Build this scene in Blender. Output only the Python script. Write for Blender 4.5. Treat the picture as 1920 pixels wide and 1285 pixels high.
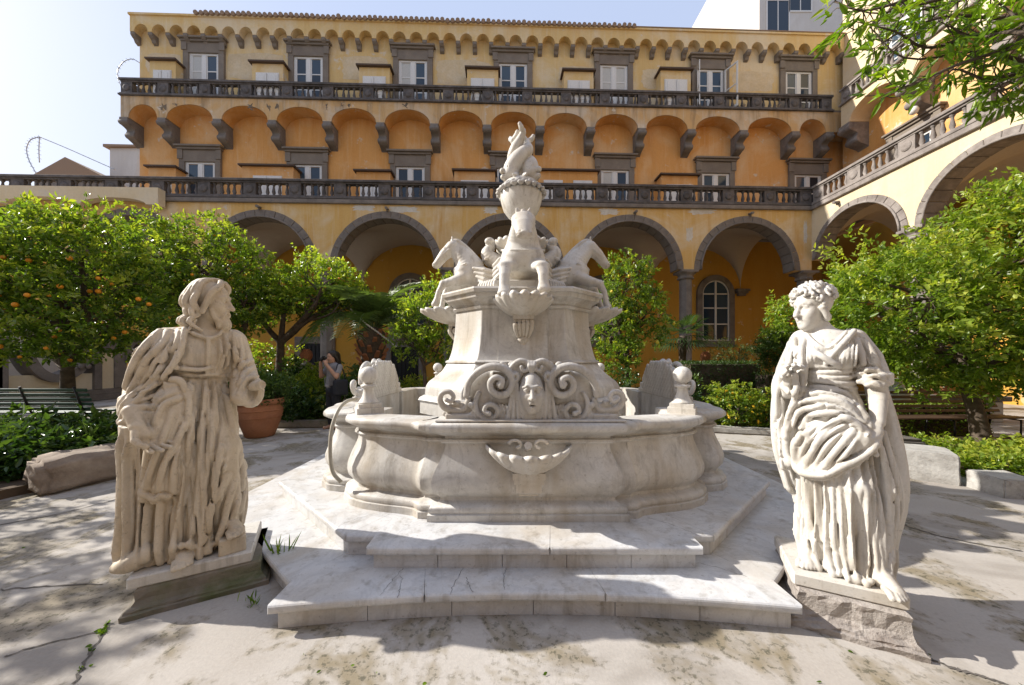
import bpy, bmesh, math, random
import numpy as np
from mathutils import Vector, Matrix

R = math.radians
PI = math.pi
random.seed(11)
rng = np.random.default_rng(11)
for o in list(bpy.data.objects):
    bpy.data.objects.remove(o, do_unlink=True)
scene = bpy.context.scene
col = scene.collection

# ------------------------------------------------------------------ camera, sky, sun, exposure
FPX = 645.0                      # focal length in pixels of the 1920 wide photograph
HOR = 674.0                      # row of the horizon
EYE = 1.5
cam_d = bpy.data.cameras.new('camera')
cam_d.sensor_width = 36.0
cam_d.lens = 36.0 * FPX / 1920.0
cam_d.shift_y = (HOR - 642.5) / 1920.0
cam_d.clip_start = 0.05
cam_d.clip_end = 2000
cam = bpy.data.objects.new('camera', cam_d)
cam.location = (0, 0, EYE)
cam.rotation_euler = (R(90), 0, 0)
col.objects.link(cam)
scene.camera = cam

SUN = Vector((-1.55, 0.24, 1.0)).normalized()
SUN_EL = math.asin(SUN.z)
world = bpy.data.worlds.new('World')
scene.world = world
world.use_nodes = True
wn = world.node_tree.nodes
wl = world.node_tree.links
wn.clear()
sky = wn.new('ShaderNodeTexSky')
sky.sky_type = 'NISHITA'
sky.sun_disc = False
sky.sun_elevation = SUN_EL
sky.sun_rotation = math.atan2(SUN.x, SUN.y)
sky.altitude = 0
sky.air_density = 1.6
sky.dust_density = 3.0
sky.ozone_density = 1.2
bg = wn.new('ShaderNodeBackground')
bg.inputs['Strength'].default_value = 0.15
wo = wn.new('ShaderNodeOutputWorld')
veil = wn.new('ShaderNodeMix')            # thin even high cloud veiling the whole sky
veil.data_type = 'RGBA'
veil.inputs['Factor'].default_value = 0.85
veil.inputs['B'].default_value = (2.2, 2.55, 3.5, 1)
wl.new(sky.outputs[0], veil.inputs['A'])
wl.new(veil.outputs['Result'], bg.inputs[0])
wl.new(bg.outputs[0], wo.inputs[0])

sun_d = bpy.data.lights.new('sun', 'SUN')
sun_d.energy = 4.3
sun_d.angle = R(0.53)
sun_d.color = (1.0, 0.955, 0.88)
sun = bpy.data.objects.new('sun', sun_d)
sun.rotation_euler = SUN.to_track_quat('Z', 'Y').to_euler()
sun.location = (-30, 4, 30)
col.objects.link(sun)

vs = scene.view_settings
vs.view_transform = 'Standard'
vs.look = 'None'
vs.gamma = 1.0
vs.use_curve_mapping = False
vs.exposure = 0.84
scene.cycles.max_bounces = 5
scene.cycles.diffuse_bounces = 3
scene.cycles.glossy_bounces = 2
scene.cycles.transmission_bounces = 3
scene.cycles.transparent_max_bounces = 4
scene.cycles.caustics_reflective = False
scene.cycles.caustics_refractive = False

# ------------------------------------------------------------------ helpers
def at(px, py, Y):
    return Vector(((px - 960) / FPX * Y, Y, EYE - (py - HOR) / FPX * Y))

def ground_at(px, py):
    Y = EYE * FPX / (py - HOR)
    return Vector(((px - 960) / FPX * Y, Y, 0))

def tag(o, label=None, cat=None, group=None, kind=None):
    if label: o['label'] = label
    if cat: o['category'] = cat
    if group: o['group'] = group
    if kind: o['kind'] = kind
    return o

def empty(name, loc=(0, 0, 0), rz=0.0, parent=None):
    o = bpy.data.objects.new(name, None)
    o.empty_display_size = 0.2
    o.location = loc
    o.rotation_euler = (0, 0, rz)
    o.parent = parent
    col.objects.link(o)
    return o

def inst(name, mesh, parent=None, loc=(0, 0, 0), rot=(0, 0, 0), scale=(1, 1, 1)):
    o = bpy.data.objects.new(name, mesh)
    o.location = loc
    o.rotation_euler = rot
    o.scale = scale
    o.parent = parent
    col.objects.link(o)
    return o

def mesh_np(name, V, F, mat, smooth=False, tint=None, autosmooth=None):
    """V (n,3) array, F (m,k) int array of k-gons"""
    V = np.asarray(V, dtype=np.float32)
    F = np.asarray(F, dtype=np.int32)
    me = bpy.data.meshes.new(name)
    m, k = F.shape
    me.vertices.add(len(V))
    me.vertices.foreach_set('co', V.ravel())
    me.loops.add(m * k)
    me.loops.foreach_set('vertex_index', F.ravel())
    me.polygons.add(m)
    me.polygons.foreach_set('loop_start', np.arange(0, m * k, k, dtype=np.int32))
    me.polygons.foreach_set('loop_total', np.full(m, k, dtype=np.int32))
    me.update(calc_edges=True)
    if smooth:
        me.polygons.foreach_set('use_smooth', np.ones(m, dtype=bool))
    if tint is not None:
        a = me.attributes.new('tint', 'FLOAT', 'POINT')
        a.data.foreach_set('value', np.asarray(tint, dtype=np.float32))
    if mat: me.materials.append(mat)
    return me

class MB:
    """collects polygons into ONE mesh"""
    def __init__(s):
        s.V = []; s.F = []; s.S = []
    def add(s, V, F, smooth=False):
        b = len(s.V)
        s.V += [tuple(v) for v in V]
        s.F += [tuple(b + i for i in f) for f in F]
        s.S += [smooth] * len(F)
        return s
    def box(s, x0, x1, y0, y1, z0, z1):
        V = [(x0,y0,z0),(x1,y0,z0),(x1,y1,z0),(x0,y1,z0),(x0,y0,z1),(x1,y0,z1),(x1,y1,z1),(x0,y1,z1)]
        return s.add(V, [(0,3,2,1),(4,5,6,7),(0,1,5,4),(1,2,6,5),(2,3,7,6),(3,0,4,7)])
    def prism(s, poly, z0, z1):
        n = len(poly)
        V = [(x, y, z0) for x, y in poly] + [(x, y, z1) for x, y in poly]
        F = [tuple(range(n - 1, -1, -1)), tuple(range(n, 2 * n))]
        F += [(i, (i + 1) % n, n + (i + 1) % n, n + i) for i in range(n)]
        return s.add(V, F)
    def extr(s, poly, axis, a0, a1, smooth=False):
        """poly of 2-D points in the plane across axis ('x': (y,z), 'y': (x,z))"""
        n = len(poly)
        def P(p, a): return (a, p[0], p[1]) if axis == 'x' else (p[0], a, p[1])
        V = [P(p, a0) for p in poly] + [P(p, a1) for p in poly]
        s.add(V, [tuple(range(n - 1, -1, -1)), tuple(range(n, 2 * n))])
        b = len(s.V) - 2 * n
        for i in range(n):
            s.F.append((b + i, b + (i + 1) % n, b + n + (i + 1) % n, b + n + i)); s.S.append(smooth)
        return s
    def lathe(s, prof, n=16, c=(0, 0, 0), smooth=True, sx=1, sy=1, rot=0):
        m = len(prof)
        V = []
        for r, z in prof:
            for i in range(n):
                a = 2 * PI * i / n + rot
                V.append((c[0] + r * math.cos(a) * sx, c[1] + r * math.sin(a) * sy, c[2] + z))
        F = []
        for j in range(m - 1):
            for i in range(n):
                k = (i + 1) % n
                F.append((j * n + i, j * n + k, (j + 1) * n + k, (j + 1) * n + i))
        s.add(V, F, smooth)
        b = len(s.V) - m * n
        s.F.append(tuple(b + i for i in range(n - 1, -1, -1))); s.S.append(False)
        s.F.append(tuple(b + (m - 1) * n + i for i in range(n))); s.S.append(False)
        return s
    def tube(s, pts, rad, n=8, smooth=True):
        pts = [Vector(p) for p in pts]
        if not hasattr(rad, '__len__'): rad = [rad] * len(pts)
        V = []; up = Vector((0.13, 0.21, 1)).normalized()
        for i, p in enumerate(pts):
            d = (pts[min(i + 1, len(pts) - 1)] - pts[max(i - 1, 0)])
            d = d.normalized() if d.length > 1e-9 else Vector((0, 0, 1))
            a = d.cross(up)
            if a.length < 1e-3: a = d.cross(Vector((1, 0, 0)))
            a.normalize(); b = a.cross(d)
            for k in range(n):
                t = 2 * PI * k / n
                V.append(p + (a * math.cos(t) + b * math.sin(t)) * rad[i])
        F = []
        for j in range(len(pts) - 1):
            for k in range(n):
                F.append((j*n+k, j*n+(k+1) % n, (j+1)*n+(k+1) % n, (j+1)*n+k))
        s.add(V, F, smooth)
        b = len(s.V) - len(pts) * n
        s.F.append(tuple(b + i for i in range(n))); s.S.append(False)
        s.F.append(tuple(b + (len(pts)-1)*n + i for i in range(n-1, -1, -1))); s.S.append(False)
        return s
    def mesh(s, name, mat, bevel=0.0, seg=1, fix=True, sel=None):
        me = bpy.data.meshes.new(name)
        me.from_pydata(s.V, [], s.F)
        me.polygons.foreach_set('use_smooth', s.S)
        if bevel > 0 or fix:
            bm = bmesh.new(); bm.from_mesh(me)
            if fix: bmesh.ops.recalc_face_normals(bm, faces=bm.faces)
            if bevel > 0:
                ed = [e for e in bm.edges if len(e.link_faces) == 2 and e.calc_face_angle(0) > 0.6 and (sel is None or sel((e.verts[0].co + e.verts[1].co) / 2))]
                bmesh.ops.bevel(bm, geom=ed, offset=bevel, segments=seg, affect='EDGES', profile=0.5, clamp_overlap=True)
            bm.to_mesh(me); bm.free()
        if mat: me.materials.append(mat)
        return me
    def build(s, name, mat, parent=None, loc=(0, 0, 0), rot=(0, 0, 0), bevel=0.0, seg=1, fix=True, sel=None):
        return inst(name, s.mesh(name, mat, bevel, seg, fix, sel), parent, loc, rot)

def bez(pts, n):
    """Catmull-Rom through pts"""
    P = np.array(pts, float)
    P = np.vstack([2 * P[0] - P[1], P, 2 * P[-1] - P[-2]])
    out = []
    m = len(P) - 3
    for t in np.linspace(0, m, n):
        i = min(int(t), m - 1); u = t - i
        a, b, c, d = P[i], P[i+1], P[i+2], P[i+3]
        out.append(0.5 * ((2*b) + (-a+c)*u + (2*a-5*b+4*c-d)*u*u + (-a+3*b-3*c+d)*u**3))
    return np.array(out)

# ------------------------------------------------------------------ carving: distance fields turned into one skin
class Sculpt:
    def __init__(s, lo, hi, h):
        s.lo = np.array(lo, float); s.h = h
        s.n = np.ceil((np.array(hi, float) - s.lo) / h).astype(int) + 1
        s.ax = [(s.lo[i] + h * np.arange(s.n[i])).astype(np.float32) for i in range(3)]
        s.F = np.full(tuple(s.n), 0.15, np.float32)
    def apply(s, fn, lo, hi, k=0.02, op='u'):
        pad = k + 2.5 * s.h
        i0 = np.clip(np.floor((np.array(lo) - pad - s.lo) / s.h).astype(int), 0, s.n)
        i1 = np.clip(np.ceil((np.array(hi) + pad - s.lo) / s.h).astype(int) + 1, 0, s.n)
        if np.any(i1 <= i0): return s
        X = s.ax[0][i0[0]:i1[0], None, None]; Y = s.ax[1][None, i0[1]:i1[1], None]; Z = s.ax[2][None, None, i0[2]:i1[2]]
        d = fn(X, Y, Z)
        G = s.F[i0[0]:i1[0], i0[1]:i1[1], i0[2]:i1[2]]
        if op == 'u':
            h = np.maximum(k - np.abs(G - d), 0) / k
            G[...] = np.minimum(G, d) - h * h * k * 0.25
        elif op == 's':
            d = -d
            h = np.maximum(k - np.abs(G - d), 0) / k
            G[...] = np.maximum(G, d) + h * h * k * 0.25
        return s
    def tube(s, pts, rad, k=0.02, op='u', n=0):
        P = np.array(pts, float)
        rad = np.array(rad if hasattr(rad, '__len__') else [rad] * len(P), float)
        if n and len(P) > 2:
            Q = bez(np.column_stack([P, rad]), n); P = Q[:, :3]; rad = np.maximum(Q[:, 3], 1e-3)
        def fn(X, Y, Z):
            D = None
            for i in range(len(P) - 1):
                a, b = P[i], P[i+1]; ab = b - a; L = float(ab @ ab) + 1e-12
                x = X - a[0]; y = Y - a[1]; z = Z - a[2]
                t = np.clip((x * ab[0] + y * ab[1] + z * ab[2]) / L, 0, 1)
                d = np.sqrt((x - t*ab[0])**2 + (y - t*ab[1])**2 + (z - t*ab[2])**2) - (rad[i] + t * (rad[i+1] - rad[i]))
                D = d if D is None else np.minimum(D, d)
            return D.astype(np.float32)
        r = rad.max()
        return s.apply(fn, P.min(0) - r, P.max(0) + r, k, op)
    def ell(s, c, r, k=0.02, op='u', M=None):
        """ellipsoid; M = 3 rows, the ellipsoid's own axes"""
        c = np.array(c, float); r = np.array(r if hasattr(r, '__len__') else [r]*3, float)
        A = np.eye(3) if M is None else np.array(M, float)
        def fn(X, Y, Z):
            x = X - c[0]; y = Y - c[1]; z = Z - c[2]
            u = [(A[i][0]*x + A[i][1]*y + A[i][2]*z) for i in range(3)]
            q = np.sqrt((u[0]/r[0])**2 + (u[1]/r[1])**2 + (u[2]/r[2])**2)
            g = np.sqrt((u[0]/r[0]**2)**2 + (u[1]/r[1]**2)**2 + (u[2]/r[2]**2)**2) + 1e-6
            return (q * (q - 1) / g).astype(np.float32)
        m = r.max() if M is not None else r
        return s.apply(fn, c - m, c + m, k, op)
    def box(s, c, half, rnd=0.01, k=0.01, op='u', M=None):
        c = np.array(c, float); hf = np.array(half, float) - rnd
        A = np.eye(3) if M is None else np.array(M, float)
        def fn(X, Y, Z):
            x = X - c[0]; y = Y - c[1]; z = Z - c[2]
            q = [np.abs(A[i][0]*x + A[i][1]*y + A[i][2]*z) - hf[i] for i in range(3)]
            o = np.sqrt(np.maximum(q[0], 0)**2 + np.maximum(q[1], 0)**2 + np.maximum(q[2], 0)**2)
            return (o + np.minimum(np.maximum(np.maximum(q[0], q[1]), q[2]), 0) - rnd).astype(np.float32)
        m = np.full(3, np.linalg.norm(half)) if M is not None else np.array(half)
        return s.apply(fn, c - m, c + m, k, op)
    def disp(s, P, amp, w, cut):
        """raise a crisp fold along the line P lying on the surface, with a cut on either side"""
        P = np.array(P, float); amp = np.array(amp, float)
        lo = P.min(0) - 1.9 * w; hi = P.max(0) + 1.9 * w
        i0 = np.clip(np.floor((lo - s.lo) / s.h).astype(int), 0, s.n); i1 = np.clip(np.ceil((hi - s.lo) / s.h).astype(int) + 1, 0, s.n)
        if np.any(i1 <= i0): return s
        X = s.ax[0][i0[0]:i1[0], None, None]; Y = s.ax[1][None, i0[1]:i1[1], None]; Z = s.ax[2][None, None, i0[2]:i1[2]]
        D = None; A = None
        for i in range(len(P) - 1):
            a, b = P[i], P[i+1]; ab = b - a; L = float(ab @ ab) + 1e-12
            x = X - a[0]; y = Y - a[1]; z = Z - a[2]
            t = np.clip((x * ab[0] + y * ab[1] + z * ab[2]) / L, 0, 1)
            d = np.sqrt((x - t*ab[0])**2 + (y - t*ab[1])**2 + (z - t*ab[2])**2)
            m = amp[i] + t * (amp[i+1] - amp[i])
            if D is None: D, A = d, m
            else:
                c = d < D; A = np.where(c, m, A); D = np.where(c, d, D)
        G = s.F[i0[0]:i1[0], i0[1]:i1[1], i0[2]:i1[2]]
        tent = np.clip(1 - D / w, 0, 1)
        G -= A * (tent ** 1.25) - A * cut * np.exp(-((D - 1.18 * w) / (0.3 * w)) ** 2)
        return s
    def mesh(s, name, mat, sharpen=0.0, its=14):
        F = s.F; n0, n1, n2 = F.shape
        F[0] = F[-1] = 0.1; F[:, 0] = F[:, -1] = 0.1; F[:, :, 0] = F[:, :, -1] = 0.1
        ins = F < 0
        c = [ins[a:n0-1+a, b:n1-1+b, d:n2-1+d] for a in (0,1) for b in (0,1) for d in (0,1)]
        cnt = sum(x.astype(np.int8) for x in c)
        act = (cnt > 0) & (cnt < 8)
        idx = np.argwhere(act)
        vid = np.full(act.shape, -1, np.int32); vid[act] = np.arange(len(idx))
        ii, jj, kk = idx.T
        P = np.zeros((len(idx), 3)); W = np.zeros(len(idx))
        cor = [(a, b, d) for a in (0,1) for b in (0,1) for d in (0,1)]
        val = {q: F[ii+q[0], jj+q[1], kk+q[2]] for q in cor}
        for q in cor:
            for ax in range(3):
                if q[ax]: continue
                q2 = list(q); q2[ax] = 1; q2 = tuple(q2)
                f0, f1 = val[q], val[q2]
                m = (f0 < 0) != (f1 < 0)
                t = np.where(m, f0 / np.where(m, f0 - f1, 1), 0)
                for a in range(3):
                    P[:, a] += np.where(m, q[a] + (t if a == ax else 0), 0)
                W += m
        V = (idx + P / W[:, None]) * s.h + s.lo
        faces = []
        for ax in range(3):
            sl0 = [slice(None)]*3; sl1 = [slice(None)]*3
            sl0[ax] = slice(0, -1); sl1[ax] = slice(1, None)
            a = ins[tuple(sl0)]; b = ins[tuple(sl1)]
            e = np.argwhere(a != b)
            u, v = (ax + 1) % 3, (ax + 2) % 3
            e = e[(e[:, u] > 0) & (e[:, v] > 0) & (e[:, u] < F.shape[u]-1) & (e[:, v] < F.shape[v]-1)]
            flip = a[e[:, 0], e[:, 1], e[:, 2]]
            q = []
            for du, dv in ((1, 1), (0, 1), (0, 0), (1, 0)):
                w = e.copy(); w[:, u] -= du; w[:, v] -= dv
                q.append(vid[w[:, 0], w[:, 1], w[:, 2]])
            q = np.stack(q, 1)
            q[~flip] = q[~flip][:, ::-1]
            faces.append(q)
        Fq = np.vstack(faces)
        if sharpen:                       # deepen and crisp the carving: push away from the smoothed form
            e = np.vstack([Fq[:, [0, 1]], Fq[:, [1, 2]], Fq[:, [2, 3]], Fq[:, [3, 0]]]); n = len(V)
            cnt2 = np.bincount(e[:, 0], minlength=n) + np.bincount(e[:, 1], minlength=n)
            B = V.copy(); V1 = None
            for it in range(its):
                A = np.empty_like(B)
                for a in range(3):
                    A[:, a] = np.bincount(e[:, 0], B[e[:, 1], a], n) + np.bincount(e[:, 1], B[e[:, 0], a], n)
                B = A / np.maximum(cnt2, 1)[:, None]
                if it == 0: V1 = 0.5 * V + 0.5 * B
            d = V1 - B
            l = np.linalg.norm(d, axis=1, keepdims=True); d *= np.minimum(1, 0.012 / (l + 1e-9))
            V = V1 + sharpen * d
        return mesh_np(name, V, Fq, mat, smooth=True)

# ------------------------------------------------------------------ materials
def nodes_of(name):
    m = bpy.data.materials.new(name); m.use_nodes = True
    nt = m.node_tree
    return m, nt, nt.nodes['Principled BSDF']

def N(nt, t, **kw):
    n = nt.nodes.new(t)
    for k, v in kw.items():
        if k.startswith('i_'): n.inputs[k[2:]].default_value = v
        else: setattr(n, k, v)
    return n

def noise_n(nt, co, scale, detail=4, rough=0.55, dist=0.0, vec=None):
    n = N(nt, 'ShaderNodeTexNoise')
    n.inputs['Scale'].default_value = scale; n.inputs['Detail'].default_value = min(detail, 4)
    n.inputs['Roughness'].default_value = rough; n.inputs['Distortion'].default_value = dist
    if vec is not None:
        mp = N(nt, 'ShaderNodeMapping'); mp.inputs['Scale'].default_value = vec
        nt.links.new(co, mp.inputs['Vector']); co = mp.outputs[0]
    nt.links.new(co, n.inputs['Vector'])
    return n.outputs['Fac']

def ramp(nt, fac, stops):
    r = N(nt, 'ShaderNodeValToRGB')
    el = r.color_ramp.elements
    while len(el) < len(stops): el.new(0.5)
    for e, (p, c) in zip(el, stops):
        e.position = p
        e.color = (c, c, c, 1) if not hasattr(c, '__len__') else (*c, 1)
    nt.links.new(fac, r.inputs['Fac'])
    return r.outputs['Color']

def mixc(nt, fac, a, b, mode='MIX'):
    m = N(nt, 'ShaderNodeMix', data_type='RGBA', blend_type=mode)
    for sock, v in ((m.inputs['Factor'], fac), (m.inputs['A'], a), (m.inputs['B'], b)):
        if hasattr(v, 'links') or hasattr(v, 'is_linked'): nt.links.new(v, sock)
        elif hasattr(v, '__len__'): sock.default_value = (*v[:3], 1)
        else: sock.default_value = v
    return m.outputs['Result']

def bump(nt, bsdf, h, strength, dist, prev=None):
    b = N(nt, 'ShaderNodeBump'); b.inputs['Strength'].default_value = strength; b.inputs['Distance'].default_value = dist
    nt.links.new(h, b.inputs['Height'])
    if prev is not None: nt.links.new(prev, b.inputs['Normal'])
    nt.links.new(b.outputs[0], bsdf.inputs['Normal'])
    return b.outputs[0]

def coords(nt, world=False):
    if world: return N(nt, 'ShaderNodeNewGeometry').outputs['Position']
    return N(nt, 'ShaderNodeTexCoord').outputs['Object']

def stone_mat(name, c1, c2, scale=3.0, stain=None, stain_amt=0.5, rough=0.75, bmp=0.25, bscale=40, world=False, spec=0.3, stain_scale=1.3, streak=False, dark=None):
    m, nt, b = nodes_of(name)
    co = coords(nt, world)
    f = noise_n(nt, co, scale, 6, 0.62, 0.3)
    base = mixc(nt, ramp(nt, f, [(0.3, 0.0), (0.72, 1.0)]), c1, c2)
    if stain is not None:
        g = noise_n(nt, co, stain_scale, 5, 0.62, 0.5, vec=(1, 1, 0.22) if streak else None)
        base = mixc(nt, ramp(nt, g, [(0.48, 0.0), (0.72, stain_amt)]), base, stain)
    if dark is not None:
        g = noise_n(nt, co, 9, 6, 0.7, 0.2)
        base = mixc(nt, ramp(nt, g, [(0.55, 0.0), (0.75, 0.75)]), base, dark)
    fine = noise_n(nt, co, bscale, 5, 0.65)
    base = mixc(nt, 0.35, base, ramp(nt, fine, [(0.3, 0.55), (0.7, 1.0)]), 'MULTIPLY')
    nt.links.new(base, b.inputs['Base Color'])
    b.inputs['Roughness'].default_value = rough
    b.inputs['Specular IOR Level'].default_value = spec
    bump(nt, b, fine, bmp, 0.01)
    return m

def plain(name, c, rough=0.6, metallic=0.0, var=0.12, bscale=30, spec=0.4):
    m, nt, b = nodes_of(name)
    co = coords(nt)
    f = noise_n(nt, co, bscale, 4, 0.6)
    base = mixc(nt, 1.0, c, ramp(nt, f, [(0.25, 1 - 2*var), (0.75, 1.0)]), 'MULTIPLY')
    nt.links.new(base, b.inputs['Base Color'])
    b.inputs['Roughness'].default_value = rough; b.inputs['Metallic'].default_value = metallic
    b.inputs['Specular IOR Level'].default_value = spec
    return m

def marble_mat(name, c1, c2, vein, stain, stain_amt, streak=(1, 1, 0.25), vs=2.2, rough=0.5, grime=None, vamt=0.3, drip=0.5):
    m, nt, b = nodes_of(name)
    co = coords(nt)
    f = noise_n(nt, co, 2.5, 6, 0.6, 0.6)
    base = mixc(nt, ramp(nt, f, [(0.3, 0.0), (0.7, 1.0)]), c1, c2)
    v = noise_n(nt, co, vs, 8, 0.6, 1.6)
    vv = ramp(nt, v, [(0.46, 0.0), (0.5, vamt), (0.54, 0.0)])
    base = mixc(nt, vv, base, vein)
    g = noise_n(nt, co, 1.7, 5, 0.65, 0.4, vec=streak)
    base = mixc(nt, ramp(nt, g, [(0.46, 0.0), (0.7, stain_amt)]), base, stain)
    if grime is not None:
        g2 = noise_n(nt, co, 6.0, 6, 0.7, 0.3, vec=(1, 1, 0.5))
        base = mixc(nt, ramp(nt, g2, [(0.58, 0.0), (0.74, 0.55)]), base, grime)
    dr_ = noise_n(nt, co, 1.0, 4, 0.7, 0.15, vec=(9, 9, 0.8))
    base = mixc(nt, ramp(nt, dr_, [(0.54, 0.0), (0.70, drip)]), base, (0.235, 0.20, 0.155))
    sp_ = noise_n(nt, co, 26, 4, 0.75)
    base = mixc(nt, ramp(nt, sp_, [(0.60, 0.0), (0.70, drip)]), base, (0.22, 0.19, 0.15))
    fine = noise_n(nt, co, 90, 4, 0.6)
    base = mixc(nt, 0.25, base, ramp(nt, fine, [(0.3, 0.6), (0.7, 1.0)]), 'MULTIPLY')
    nt.links.new(base, b.inputs['Base Color'])
    b.inputs['Roughness'].default_value = rough
    b.inputs['Specular IOR Level'].default_value = 0.35
    bump(nt, b, fine, 0.2, 0.004)
    return m

def plaster_mat(name, c, c_pale, c_dark, pale_amt=0.6, dark_amt=0.5, streak_amt=0.5):
    m, nt, b = nodes_of(name)
    co = coords(nt)
    f = noise_n(nt, co, 0.55, 4, 0.62, 0.7)
    base = mixc(nt, ramp(nt, f, [(0.45, 0.0), (0.66, pale_amt)]), c, c_pale)
    g = noise_n(nt, co, 0.9, 6, 0.65, 0.4, vec=(2.2, 2.2, 0.3))
    base = mixc(nt, ramp(nt, g, [(0.5, 0.0), (0.72, dark_amt)]), base, c_dark)
    s = noise_n(nt, co, 1.0, 6, 0.7, 0.1, vec=(7, 7, 0.35))
    base = mixc(nt, ramp(nt, s, [(0.52, 0.0), (0.75, streak_amt)]), base, c_pale)
    p = noise_n(nt, co, 1.7, 7, 0.7, 0.2)
    base = mixc(nt, ramp(nt, p, [(0.63, 0.0), (0.68, pale_amt)]), base, (0.62, 0.55, 0.45))
    fine = noise_n(nt, co, 14, 6, 0.7)
    base = mixc(nt, 0.3, base, ramp(nt, fine, [(0.3, 0.7), (0.7, 1.0)]), 'MULTIPLY')
    nt.links.new(base, b.inputs['Base Color'])
    b.inputs['Roughness'].default_value = 0.9
    b.inputs['Specular IOR Level'].default_value = 0.15
    bump(nt, b, fine, 0.2, 0.02)
    return m

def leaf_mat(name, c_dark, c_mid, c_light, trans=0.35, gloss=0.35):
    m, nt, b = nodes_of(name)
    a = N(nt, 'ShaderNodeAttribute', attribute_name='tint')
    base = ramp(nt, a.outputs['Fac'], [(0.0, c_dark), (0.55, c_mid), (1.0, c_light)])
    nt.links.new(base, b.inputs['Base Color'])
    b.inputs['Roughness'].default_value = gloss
    b.inputs['Specular IOR Level'].default_value = 0.45
    t = N(nt, 'ShaderNodeBsdfTranslucent')
    tc = mixc(nt, 1.0, base, (1.5, 1.55, 0.5), 'MULTIPLY')
    nt.links.new(tc, t.inputs['Color'])
    mx = N(nt, 'ShaderNodeMixShader'); mx.inputs[0].default_value = trans
    nt.links.new(b.outputs[0], mx.inputs[1]); nt.links.new(t.outputs[0], mx.inputs[2])
    nt.links.new(mx.outputs[0], nt.nodes['Material Output'].inputs['Surface'])
    return m

M = {}
M['marble'] = marble_mat('fountain_marble', (0.50, 0.475, 0.435), (0.68, 0.66, 0.625), (0.40, 0.385, 0.37), (0.37, 0.29, 0.19), 0.75, streak=(1.3, 1.3, 0.3), grime=(0.27, 0.23, 0.175), vamt=0.35)
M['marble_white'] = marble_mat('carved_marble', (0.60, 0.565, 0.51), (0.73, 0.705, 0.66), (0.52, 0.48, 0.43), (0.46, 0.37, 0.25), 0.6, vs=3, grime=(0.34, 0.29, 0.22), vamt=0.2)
M['marble_step'] = marble_mat('step_marble', (0.53, 0.525, 0.52), (0.68, 0.675, 0.67), (0.36, 0.365, 0.38), (0.46, 0.39, 0.30), 0.6, streak=(1, 1, 1), vs=1.6, rough=0.5, grime=(0.33, 0.295, 0.24), vamt=0.3)
M['statue_tan'] = marble_mat('aged_statue_marble', (0.55, 0.455, 0.33), (0.70, 0.615, 0.49), (0.46, 0.37, 0.26), (0.42, 0.31, 0.18), 0.7, vs=2.0, rough=0.6, grime=(0.26, 0.20, 0.13), vamt=0.25)
M['statue_pale'] = marble_mat('pale_statue_marble', (0.54, 0.51, 0.46), (0.68, 0.655, 0.61), (0.52, 0.48, 0.42), (0.48, 0.40, 0.29), 0.6, vs=2.0, rough=0.55, grime=(0.36, 0.30, 0.22), vamt=0.25)
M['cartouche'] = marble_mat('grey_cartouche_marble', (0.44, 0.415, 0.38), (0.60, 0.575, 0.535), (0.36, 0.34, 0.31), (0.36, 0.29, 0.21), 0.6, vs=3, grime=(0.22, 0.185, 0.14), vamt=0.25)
M['yellow'] = plaster_mat('yellow_plaster', (0.65, 0.415, 0.15), (0.70, 0.58, 0.40), (0.56, 0.30, 0.07), 0.85, 0.75, 0.6)
M['yellow_top'] = plaster_mat('pale_yellow_plaster', (0.66, 0.465, 0.205), (0.70, 0.59, 0.42), (0.60, 0.37, 0.13), 0.75, 0.55, 0.5)
M['orange'] = plaster_mat('orange_plaster', (0.66, 0.335, 0.11), (0.70, 0.47, 0.26), (0.57, 0.25, 0.06), 0.75, 0.6, 0.5)
M['fascia'] = plaster_mat('stained_fascia_plaster', (0.58, 0.37, 0.17), (0.60, 0.52, 0.41), (0.20, 0.14, 0.09), 0.8, 0.85, 0.8)
M['ochre'] = plaster_mat('ochre_plaster', (0.54, 0.29, 0.05), (0.56, 0.33, 0.08), (0.46, 0.22, 0.03), 0.4, 0.4, 0.15)
M['cream'] = plaster_mat('cream_plaster', (0.66, 0.53, 0.34), (0.70, 0.61, 0.46), (0.62, 0.46, 0.26), 0.6, 0.35, 0.35)
M['vault'] = plaster_mat('vault_plaster', (0.50, 0.42, 0.34), (0.54, 0.47, 0.39), (0.42, 0.34, 0.27), 0.3, 0.3, 0.1)
M['piperno'] = stone_mat('grey_lava_stone', (0.17, 0.145, 0.125), (0.26, 0.225, 0.195), 3, (0.10, 0.09, 0.08), 0.7, 0.85, 0.4, 30)
M['window_stone'] = stone_mat('window_surround_stone', (0.19, 0.155, 0.12), (0.24, 0.20, 0.16), 2, (0.15, 0.12, 0.10), 0.5, 0.85, 0.3, 30)
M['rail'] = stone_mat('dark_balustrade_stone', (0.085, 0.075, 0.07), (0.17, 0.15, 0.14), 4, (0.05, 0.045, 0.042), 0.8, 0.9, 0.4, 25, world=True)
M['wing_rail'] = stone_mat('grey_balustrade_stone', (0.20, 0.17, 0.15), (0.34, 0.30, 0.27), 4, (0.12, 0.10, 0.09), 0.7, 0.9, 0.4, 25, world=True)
M['white_paint'] = plain('white_window_paint', (0.72, 0.70, 0.66), 0.5)
M['roof_tile'] = plain('roof_tile_clay', (0.30, 0.20, 0.13), 0.9)
M['wood_edge'] = plain('dark_box_roof', (0.10, 0.065, 0.045), 0.8)
M['house_white'] = plaster_mat('pale_house_plaster', (0.56, 0.52, 0.47), (0.64, 0.61, 0.57), (0.48, 0.42, 0.36), 0.5, 0.4, 0.4)
M['terracotta'] = stone_mat('terracotta', (0.36, 0.15, 0.075), (0.46, 0.21, 0.11), 4, (0.28, 0.14, 0.09), 0.5, 0.8, 0.2, 40)
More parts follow.
